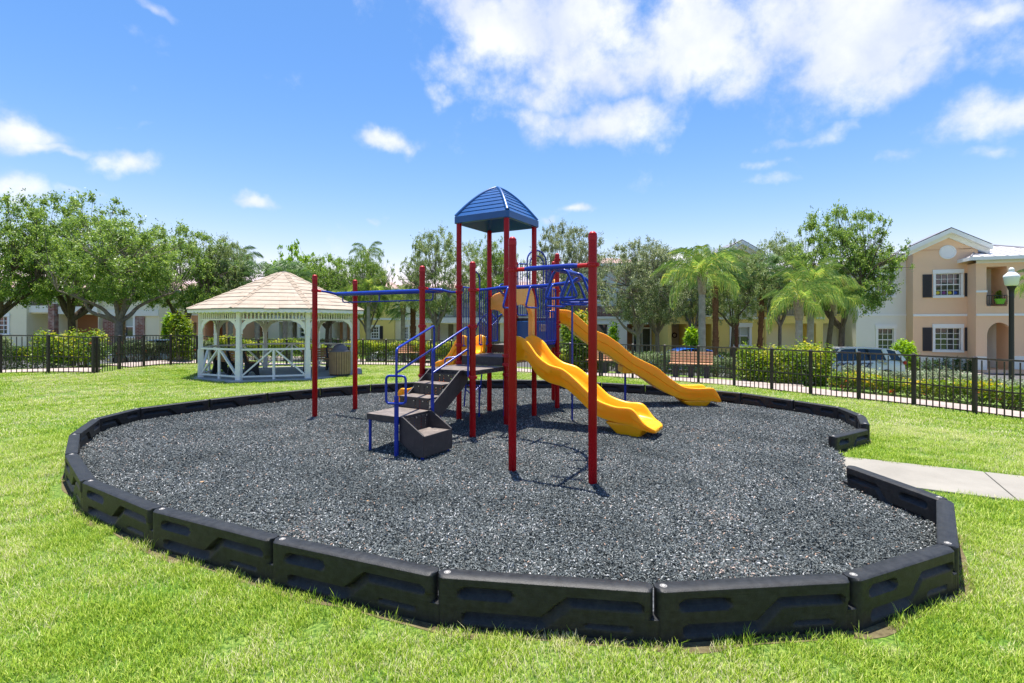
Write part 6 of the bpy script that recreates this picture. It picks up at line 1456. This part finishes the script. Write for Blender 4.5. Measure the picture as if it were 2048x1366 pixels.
for (lb, px, Y) in (('slim grey trunk seen through the left bay of the gazebo', 461, 30), ('slim grey trunk behind the centre of the gazebo', 514, 31), ('grey trunk behind the right centre of the gazebo', 580, 30), ('dark trunk behind the gazebo beside the grey one', 571, 33)):
    fanpalm('cabbage palm with a ' + lb, px, Y, 560, .14, 0, 1.4, M_palmtr if 'grey' in lb else M_barkd)

# ---- hedges and shrubs
M_hcroton = leaf_mat('ixora_hedge_leaves', (.035, .10, .012), (.26, .36, .035), .35, .5, pale=(.58, .44, .03), palef=.10)
M_hsilver = leaf_mat('silver_hedge_leaves', (.09, .12, .06), (.36, .42, .27), .30, .6)
M_hdark = leaf_mat('dark_hedge_leaves', (.020, .055, .010), (.075, .15, .030), .3, .5)
M_hgrey = leaf_mat('grey_hedge_leaves', (.05, .09, .03), (.24, .30, .14), .3, .55)
M_hyel = leaf_mat('yellow_green_shrub_leaves', (.030, .10, .010), (.25, .35, .030), .36, .5, pale=(.56, .54, .08), palef=.14)
M_twig = mat('hedge_twigs', (.16, .12, .10), .95, (.26, .22, .19), 20)
M_flower = mat('orange_blossom', (.75, .12, .03), .6)
def hedge(label, pts, wd, ht, ml, n, ll=.06, lw=.035, seed=0, z=None, bare=.35, name='hedge', cat='hedge', group='clipped hedges', rnd=.0, flowers=0, topm=None, ml2=None):
    rng = np.random.default_rng(seed); c = catmull([(p[0], p[1], 0) for p in pts], 6); cum = np.concatenate([[0], np.cumsum([(b - a).length for a, b in zip(c[:-1], c[1:])])]); L = cum[-1]; cx_ = np.array([p.x for p in c]); cy_ = np.array([p.y for p in c])
    s = rng.uniform(0, L, n); x = np.interp(s, cum, cx_); y = np.interp(s, cum, cy_); tx = np.interp(np.minimum(L, s + .1), cum, cx_) - np.interp(np.maximum(0, s - .1), cum, cx_); ty = np.interp(np.minimum(L, s + .1), cum, cy_) - np.interp(np.maximum(0, s - .1), cum, cy_); tn = np.hypot(tx, ty) + 1e-9; nx_, ny_ = -ty / tn, tx / tn
    wob = 1 + .10 * np.sin(s * 3.1 + seed) + .07 * np.sin(s * 7.7); endt = np.clip(np.minimum(s, L - s) / (wd * .5), 0, 1); endf = np.sqrt(1 - (1 - endt) ** 2) * .7 + .3
    face = rng.uniform(0, 1, n); top = face < .42; vv = np.where(top, 1, rng.uniform(0, 1, n) ** .6); ww = np.where(top, rng.uniform(-1, 1, n), np.sign(rng.uniform(-1, 1, n)) * 1.0)
    if rnd: ang = rng.uniform(-1, 1, n) * math.pi / 2; ww = np.sin(ang); vv = np.where(top | (rng.uniform(0, 1, n) < .5), np.cos(ang) * .9 + .1, rng.uniform(.05, 1, n) * (np.cos(ang) * .8 + .2))
    dep = rng.exponential(.075, n); w_ = (wd / 2 * wob * endf - dep) * ww; h_ = ht * (bare * .55 + (1 - bare * .55) * vv) * (.93 + .10 * np.sin(s * 2.3 + seed) + rng.normal(0, .055, n)) * (.75 + .25 * endf) - np.where(top, dep * .6, 0)
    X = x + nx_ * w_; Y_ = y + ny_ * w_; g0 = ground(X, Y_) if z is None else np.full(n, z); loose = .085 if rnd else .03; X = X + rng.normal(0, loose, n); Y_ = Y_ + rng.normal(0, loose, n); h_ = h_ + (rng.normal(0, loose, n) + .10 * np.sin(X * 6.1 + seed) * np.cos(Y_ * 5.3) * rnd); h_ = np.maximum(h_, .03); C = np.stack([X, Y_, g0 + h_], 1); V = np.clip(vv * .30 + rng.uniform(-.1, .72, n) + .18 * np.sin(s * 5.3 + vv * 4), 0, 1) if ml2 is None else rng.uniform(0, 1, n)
    o0 = Vector((c[0].x, c[0].y, gz(c[0].x, c[0].y) if z is None else z)); g = tag(empty(name, tuple(o0)), label, cat, group); Q = leaves(rng, C - np.array(o0), ll, lw); link('foliage', fast_mesh('foliage', Q.reshape(-1, 3), 4, ml, V), g)
    m_ = MB(); nt = int(L * 9)
    for k in range(nt):
        s_ = rng.uniform(0, L); p = Vector((float(np.interp(s_, cum, cx_)), float(np.interp(s_, cum, cy_)), 0)); p += Vector((rng.normal() * wd * .13, rng.normal() * wd * .13, 0)); zz = (gz(p.x, p.y) if z is None else z)
        for j in range(3):
            q = p + Vector((rng.normal() * .16, rng.normal() * .16, 0)); m_.tube([(p.x - o0.x, p.y - o0.y, zz - o0.z - .02), ((p.x + q.x) / 2 - o0.x + rng.normal() * .03, (p.y + q.y) / 2 - o0.y, zz - o0.z + ht * .3), (q.x - o0.x, q.y - o0.y, zz - o0.z + ht * .75)], [.011, .008, .004], 3, caps=False)
    m_.build('stems', M_twig, g, fix=False)
    if flowers:
        fi = rng.integers(0, n, flowers * 5); FC = (C[fi] - np.array(o0)); base = FC[::5].repeat(5, 0)[:len(FC)] + rng.normal(size=FC.shape) * .03 + np.array([0, 0, .03]); o_ = link('blossom', fast_mesh('blossom', leaves(rng, base, .06, .05).reshape(-1, 3), 4, M_flower), g); o_['kind'] = 'stuff'
    return g
def offp(i0, i1, d): return offset_line(i0, i1, d)
hedge('knee-high ixora hedge with yellow-green top and bare stems along the right fence', offp(15, 20, 1.55), .75, .45, M_hcroton, 15000, .065, .040, 1, flowers=30)
hedge('grey-green clipped hedge behind the ixora hedge in front of the police car', offp(14, 20, 4.1), .9, .74, M_hsilver, 22000, .06, .035, 2, bare=.2)
hedge('big rounded yellow-green shrub behind the right fence below the two grey palms', [(7.35, 16.1), (8.4, 15.6), (9.5, 14.9)], 1.5, 1.08, M_hyel, 16000, .08, .045, 3, rnd=1, name='shrub', cat='shrub', group=None, bare=.15)
hedge('grey-green hedge behind the orange bench by the high slide', [(2.6, 21.2), (5.4, 19.9), (8.15, 17.9)], 1.2, .84, M_hgrey, 22000, .065, .036, 4, bare=.25)
hedge('yellow and green hedge along the back fence right of the gazebo', [(-8.6, 24.3), (-6.0, 24.6), (-3.2, 23.2), (-2.2, 22.4)], 1.1, .95, M_hyel, 22000, .07, .045, 5, bare=.3)
hedge('yellow-green hedge behind the fence seen through the gazebo', [(-14.2, 23.2), (-11.5, 24.4), (-9.2, 24.5)], 1.1, 1.0, M_hyel, 16000, .07, .045, 6, bare=.3)
hedge('grey-stemmed hedge with orange blossoms behind the fence left of the gazebo', [(-14.6, 18.6), (-14.2, 20.6), (-13.4, 22.4)], 1.0, .72, M_hgrey, 16000, .07, .04, 7, bare=.5, flowers=40)
hedge('tall green shrub with orange flowers beside the gazebo', [(-13.6, 20.0), (-13.2, 20.4)], 1.3, 1.75, M_hyel, 7000, .10, .05, 8, rnd=1, name='shrub', cat='shrub', group=None, bare=.2, flowers=16)
hedge('light green hedge behind the far left fence below the bent oak trunk', [(-15.6, 16.4), (-13.9, 17.0)], 1.1, 1.2, M_hyel, 6500, .085, .045, 9, rnd=1, bare=.3, flowers=6)
hedge('brownish grey hedge behind the far left fence at the picture edge', [(-20.5, 14.6), (-17.8, 15.3), (-16.1, 16.0)], 1.0, 1.0, M_hgrey, 16000, .07, .04, 10, bare=.6)
hedge('yellow-leaved hedge beyond the fence at the left picture edge', [(-24, 19.5), (-20, 20.5), (-18.6, 20.8)], 1.2, 1.15, M_hyel, 12000, .08, .05, 11, bare=.2)
hedge('leafy shrub with orange-brown leaves between the two slides', [(2.0, 19.4), (3.0, 19.2)], 1.6, 2.1, M_hcroton, 6500, .13, .06, 12, rnd=1, name='shrub', cat='shrub', group=None, bare=.2)
hedge('yellow-leaved low hedge behind the fence between the two slides', [(1.3, 19.2), (3.4, 18.9)], .9, .62, M_hyel, 8000, .08, .05, 18, bare=.3)
hedge('dark foundation hedge in front of the yellow and white houses', [(8.2, 33.6), (13, 33.6), (19.8, 33.4)], 1.0, .95, M_hdark, 14000, .09, .05, 13, bare=.1)
hedge('dark foundation hedge in front of the white and brick house', [(4.2, 34.8), (10.2, 34.8)], 1.0, .95, M_hdark, 8000, .09, .05, 14, bare=.1)
hedge('dark foundation hedge in front of the middle houses', [(-12.5, 41.6), (-4, 42), (5, 41.8)], 1.1, 1.05, M_hdark, 16000, .10, .06, 15, bare=.1)
hedge('dark foundation hedge seen through the gazebo', [(-25, 40.0), (-13.5, 41.0)], 1.1, 1.15, M_hdark, 12000, .10, .06, 16, bare=.1)
hedge('dark foundation hedge in front of the brick-panelled house at left', [(-34, 32.4), (-24.3, 32.8)], 1.0, .85, M_hdark, 12000, .09, .05, 17, bare=.1)
hedge('small round bright green bush under the window of the off-white house', [(23.4, 30.6), (24.5, 30.6)], 1.5, 1.75, M_bright, 5000, .12, .07, 19, rnd=1, name='shrub', cat='shrub', group=None, bare=.1)
for k, (px, wds) in enumerate(((1832, 'first'), (1853, 'second'), (1873, 'third'), (1893, 'fourth'), (1915, 'fifth'), (1938, 'sixth'))):
    x = PX(px, 30.4); hedge(f'small dark shrub against the peach house wall, {wds} from the left', [(x - .12, 30.4), (x + .12, 30.4)], .55, .80, M_hdark, 420, .13, .05, 30 + k, rnd=1, name='shrub', cat='shrub', group='small shrubs under the peach house windows', bare=.1)
hedge('leafy plant in the lime green pot on the balcony', [(PX(1994, 30.3), 30.25), (PX(2006, 30.3), 30.25)], .45, .55, M_bright, 500, .14, .05, 50, rnd=1, z=PZ(601, 30.4), name='potted_plant', cat='plant', group=None, bare=.1)
hedge('light green bush beside the slim pale trunk before the white house', [(PX(1222, 28), 28), (PX(1232, 28), 28)], 1.1, 2.9, M_bright, 1100, .16, .08, 51, rnd=1, name='shrub', cat='shrub', group=None, bare=.8)
hedge('spiky green plant in front of the yellow doorway', [(PX(1376, 31), 31), (PX(1392, 31), 31)], 1.2, 2.6, M_bright, 900, .42, .07, 52, rnd=1, name='shrub', cat='shrub', group=None, bare=1.2)
hedge('tall tropical leafy shrub in front of the terracotta house', [(PX(335, 33), 33), (PX(350, 33), 33)], 1.6, 3.2, M_bright, 1500, .35, .12, 53, rnd=1, name='shrub', cat='shrub', group=None, bare=.7)

# ------------------------------------------------------------------ lawn grass
def in_poly(x, y, poly):
    n = len(poly); ins = np.zeros(len(x), bool); j = n - 1
    for i in range(n):
        xi, yi = poly[i]; xj, yj = poly[j]; c = ((yi > y) != (yj > y)) & (x < (xj - xi) * (y - yi) / (yj - yi + 1e-12) + xi); ins ^= c; j = i
    return ins
def dist_line(x, y, pts):
    best = np.full(len(x), 1e9)
    for a, b in zip(pts[:-1], pts[1:]):
        dx, dy = b[0] - a[0], b[1] - a[1]; t = np.clip(((x - a[0]) * dx + (y - a[1]) * dy) / (dx * dx + dy * dy), 0, 1); best = np.minimum(best, np.hypot(x - a[0] - t * dx, y - a[1] - t * dy))
    return best
MP = [(p.x, p.y) for p in mp]; RG = [(p.x, p.y) for p in ring]
PT = [(PATH_A.x, PATH_A.y), (PATH_B.x, PATH_B.y), (PATH_B.x + PATH_D.x * 6.2, PATH_B.y + PATH_D.y * 6.2), (PATH_A.x + PATH_D.x * 6.2, PATH_A.y + PATH_D.y * 6.2)]
M_grass = bpy.data.materials.new('grass_blades'); M_grass.use_nodes = True
def grass_nodes(m):
    t = m.node_tree; t.nodes.clear(); a = t.nodes.new('ShaderNodeAttribute'); a.attribute_name = 'v'; geo = t.nodes.new('ShaderNodeNewGeometry')
    def nz(s, d):
        n = t.nodes.new('ShaderNodeTexNoise'); n.inputs['Scale'].default_value = s; n.inputs['Detail'].default_value = d; t.links.new(geo.outputs['Position'], n.inputs['Vector']); return n.outputs['Fac']
    cr = t.nodes.new('ShaderNodeValToRGB'); e = cr.color_ramp.elements; e[0].color = (.15, .28, .02, 1); e[1].color = (.66, .62, .36, 1); e[1].position = 1.0
    for p_, c_ in ((.35, (.30, .47, .028, 1)), (.68, (.48, .61, .065, 1)), (.88, (.58, .63, .16, 1))): x = cr.color_ramp.elements.new(p_); x.color = c_
    ad = t.nodes.new('ShaderNodeMath'); ad.operation = 'MULTIPLY_ADD'; t.links.new(nz(.5, 4), ad.inputs[0]); ad.inputs[1].default_value = 1.7; ad.inputs[2].default_value = -.80
    a2 = t.nodes.new('ShaderNodeMath'); a2.operation = 'MULTIPLY_ADD'; t.links.new(nz(3.0, 5), a2.inputs[0]); a2.inputs[1].default_value = .8; a2.inputs[2].default_value = -.40
    s1 = t.nodes.new('ShaderNodeMath'); s1.operation = 'ADD'; t.links.new(ad.outputs[0], s1.inputs[0]); t.links.new(a2.outputs[0], s1.inputs[1]); s2 = t.nodes.new('ShaderNodeMath'); s2.operation = 'ADD'; s2.use_clamp = True; t.links.new(s1.outputs[0], s2.inputs[0]); t.links.new(a.outputs['Fac'], s2.inputs[1]); t.links.new(s2.outputs[0], cr.inputs[0])
    d = t.nodes.new('ShaderNodeBsdfPrincipled'); d.inputs['Roughness'].default_value = .5; d.inputs['Specular IOR Level'].default_value = .35; tr = t.nodes.new('ShaderNodeBsdfTranslucent'); mx = t.nodes.new('ShaderNodeMixShader'); mx.inputs[0].default_value = .35; t.links.new(cr.outputs[0], d.inputs['Base Color']); t.links.new(cr.outputs[0], tr.inputs['Color']); t.links.new(d.outputs[0], mx.inputs[1]); t.links.new(tr.outputs[0], mx.inputs[2]); o = t.nodes.new('ShaderNodeOutputMaterial'); t.links.new(mx.outputs[0], o.inputs[0])
grass_nodes(M_grass)
def tuft(seed, n, rad, h, w):
    rng = np.random.default_rng(seed); Q = []; V = []
    for _ in range(n):
        r_ = rad * math.sqrt(rng.uniform()); a = rng.uniform(0, 6.283); c = np.array([r_ * math.cos(a), r_ * math.sin(a), -.004]); d = rng.normal(size=2); d /= np.linalg.norm(d); hh = h * rng.uniform(.45, 1.15); ln = hh * rng.uniform(.15, .9); s = np.array([-d[1], d[0], 0]) * w * rng.uniform(.7, 1.3) / 2; m1 = c + np.array([d[0] * ln * .35, d[1] * ln * .35, hh * .62]); m2 = c + np.array([d[0] * ln, d[1] * ln, hh])
        Q += [[c - s, c + s, m1 + s * .8, m1 - s * .8], [m1 - s * .8, m1 + s * .8, m2 + s * .1, m2 - s * .1]]; v_ = rng.beta(1.1, 1.5) if rng.uniform() < .82 else rng.uniform(.8, 1); V += [v_, min(1, v_ + .08)]
    return fast_mesh('tuft', np.array(Q).reshape(-1, 3), 4, M_grass, V)
TN = [proto(f'tuft_near_{i}', tuft(i, 95, .10, .045, .0040)) for i in range(4)]; TF = [proto(f'tuft_far_{i}', tuft(10 + i, 60, .17, .045, .009)) for i in range(3)]
rng = np.random.default_rng(77)
def lawn_points(x0, x1, y0, y1, dens, y_lo, y_hi):
    n = int((x1 - x0) * (y1 - y0) * dens); x = rng.uniform(x0, x1, n); y = rng.uniform(y0, y1, n); r_ = np.hypot(x, y); k = (r_ >= y_lo) & (r_ < y_hi) & (np.abs(x) < y * 1.12 + 1.2) & (fence_side(x, y) < .04)
    x, y = x[k], y[k]; k = ~in_poly(x, y, MP) & ~in_poly(x, y, PT) & (np.hypot(x - GC.x, y - GC.y) > 2.86); x, y = x[k], y[k]; d = dist_line(x, y, RG)
    near = y < cen.y; lim = np.where(near, .075 + .06 * (rng.uniform(0, 1, len(x)) ** 2) + .05 * np.sin(x * 2.1 + y) ** 4, .072); k = d > lim; return x[k], y[k]
for nm, dens, a, b, pr, s0, s1 in (('grass', 165, 0, 6.2, TN, .75, 1.15), ('grass', 75, 6.2, 11, TN, 1.0, 1.45), ('grass', 32, 11, 30, TF, .85, 1.3)):
    x, y = lawn_points(-30, 13, 1.2, 26, dens, a, b); n = len(x); z = ground(x, y)
    o = scatter(nm, np.stack([x, y, z], 1), rng.uniform(0, 6.28, n), rng.uniform(s0, s1, n), rng.integers(0, len(pr), n), pr)
# long blades standing against the timbers
x, y = [], []
for i in range(21, len(ring) - 1):
    a, b = ring[i], ring[i + 1]; dd = (b - a).normalized(); s = Vector((-dd.y, dd.x, 0)); s = s if (a + s - cen).length > (a - cen).length else -s
    for k in range(6): p = a.lerp(b, rng.uniform(0, 1)) + s * rng.uniform(.075, .16); x.append(p.x); y.append(p.y)
LB = [proto('long_blades', tuft(30 + i, 9, .035, .14, .006)) for i in range(3)]; x, y = np.array(x), np.array(y); n = len(x)
scatter('grass_fringe', np.stack([x, y, ground(x, y) + .008], 1), rng.uniform(0, 6.28, n), rng.uniform(.3, .8, n), rng.integers(0, 3, n), LB)

# ------------------------------------------------------------------ rubber mulch chips
M_chip = leaf_mat('rubber_chips', (.012, .017, .017), (.150, .172, .170), 0.0, .55, pale=(.36, .38, .375), palef=.10)
def chip_extra(m):
    cr = [n for n in m.node_tree.nodes if n.type == 'VALTORGB'][0]; cr.color_ramp.elements.new(.972).color = (.50, .51, .50, 1); cr.color_ramp.elements.new(.99).color = (.42, .27, .19, 1); cr.color_ramp.elements[-1].color = (.42, .27, .19, 1)
    t = m.node_tree
    for n in list(t.nodes):
        if n.type == 'MIX_SHADER': n.inputs[0].default_value = 0
    # dust lies in drifts over the rubber
    geo = t.nodes.new('ShaderNodeNewGeometry'); nz = t.nodes.new('ShaderNodeTexNoise'); nz.inputs['Scale'].default_value = .9; nz.inputs['Detail'].default_value = 6; t.links.new(geo.outputs['Position'], nz.inputs['Vector'])
    mr = t.nodes.new('ShaderNodeMapRange'); mr.inputs['From Min'].default_value = .3; mr.inputs['From Max'].default_value = .7; mr.inputs['To Min'].default_value = -.11; mr.inputs['To Max'].default_value = .06; t.links.new(nz.outputs['Fac'], mr.inputs[0])
    at = [n for n in t.nodes if n.type == 'ATTRIBUTE'][0]; ad = t.nodes.new('ShaderNodeMath'); ad.operation = 'ADD'; ad.use_clamp = True; t.links.new(at.outputs['Fac'], ad.inputs[0]); t.links.new(mr.outputs[0], ad.inputs[1]); mn = t.nodes.new('ShaderNodeMath'); mn.operation = 'MINIMUM'; mn.inputs[1].default_value = .985; t.links.new(ad.outputs[0], mn.inputs[0])
    mxx = t.nodes.new('ShaderNodeMath'); mxx.operation = 'MAXIMUM'; gt = t.nodes.new('ShaderNodeMath'); gt.operation = 'GREATER_THAN'; gt.inputs[1].default_value = .994; t.links.new(at.outputs['Fac'], gt.inputs[0]); t.links.new(mn.outputs[0], mxx.inputs[0]); t.links.new(gt.outputs[0], mxx.inputs[1]); t.links.new(mxx.outputs[0], cr.inputs[0])
chip_extra(M_chip)
def chip_clump(seed, n, rad):
    rng = np.random.default_rng(seed); T_ = []; V = []
    for _ in range(n):
        r_ = rad * math.sqrt(rng.uniform()); a = rng.uniform(0, 6.283); c = np.array([r_ * math.cos(a), r_ * math.sin(a), rng.uniform(0, .024)]); d = rng.normal(size=3); d[2] *= .5; d /= np.linalg.norm(d); q = rng.normal(size=3); q[2] *= .6; w = np.cross(d, q); w /= np.linalg.norm(w); h_ = np.cross(d, w); L_ = rng.uniform(.006, .022); b = rng.uniform(.0025, .0075); tt = rng.uniform(.002, .005)
        p = [c - d * L_, c + w * b + h_ * tt * .3, c + d * L_ * rng.uniform(.6, 1), c - w * b, c + h_ * tt * 1.6, c - h_ * tt]; 
        for f in ((0, 1, 4), (1, 2, 4), (2, 3, 4), (3, 0, 4), (1, 0, 5), (2, 1, 5), (3, 2, 5), (0, 3, 5)): T_.append([p[f[0]], p[f[1]], p[f[2]]])
        V += [rng.uniform(0, 1)] * 8
    return fast_mesh('chips', np.array(T_).reshape(-1, 3), 3, M_chip, V)
CH = [proto(f'chip_clump_{i}', chip_clump(i, 135, .13)) for i in range(5)]
n = 17000; xx = rng.uniform(-7.2, 6.6, n * 3); yy = rng.uniform(3.4, 14, n * 3); k = in_poly(xx, yy, MP); xx, yy = xx[k], yy[k]; dl = dist_line(xx, yy, RG); k = (dl > .13) & (rng.uniform(0, 1, len(xx)) < np.clip(1.25 - np.hypot(xx, yy) / 16, .45, 1)); xx, yy = xx[k], yy[k]; n = len(xx)
zz = .050 + .012 * np.sin(xx * 2.2 + .6 * yy) * np.cos(yy * 1.7) + .006 * np.sin(xx * 5.1) * np.sin(yy * 4.3) + rng.uniform(-.004, .010, n) + .018 * np.exp(-dl[k] / .30)
for (hx, hy, hr) in ((GH.x + u.x * 2.6, GH.y + u.y * 2.6, .5), (LM.x + 3.7, LM.y, .5), (.35, 6.5, .6), (-.9, 6.5, .35)): zz -= .024 * np.exp(-((xx - hx) ** 2 + (yy - hy) ** 2) / hr ** 2)
zz = np.maximum(zz, .036)
o = scatter('rubber_mulch', np.stack([xx, yy, zz], 1), rng.uniform(0, 6.28, n), rng.uniform(.85, 1.25, n), rng.integers(0, 5, n), CH)

# stray leaves blown onto the rubber and the lawn
M_dead = mat('dry_leaf', (.42, .26, .12), .8, (.30, .15, .06), 20)
n = 130; xx = rng.uniform(-6.5, 6, n); yy = rng.uniform(3.6, 13, n); k = in_poly(xx, yy, MP) & (dist_line(xx, yy, RG) > .2); xx, yy = xx[k], yy[k]
dl_ = leaves(rng, np.stack([xx, yy, np.full(len(xx), .074)], 1), .045, .022, 2.5, np.stack([rng.normal(size=len(xx)), rng.normal(size=len(xx)), np.zeros(len(xx))], 1))
o = link('fallen_leaves', fast_mesh('fallen_leaves', dl_.reshape(-1, 3), 4, M_dead)); o['kind'] = 'stuff'
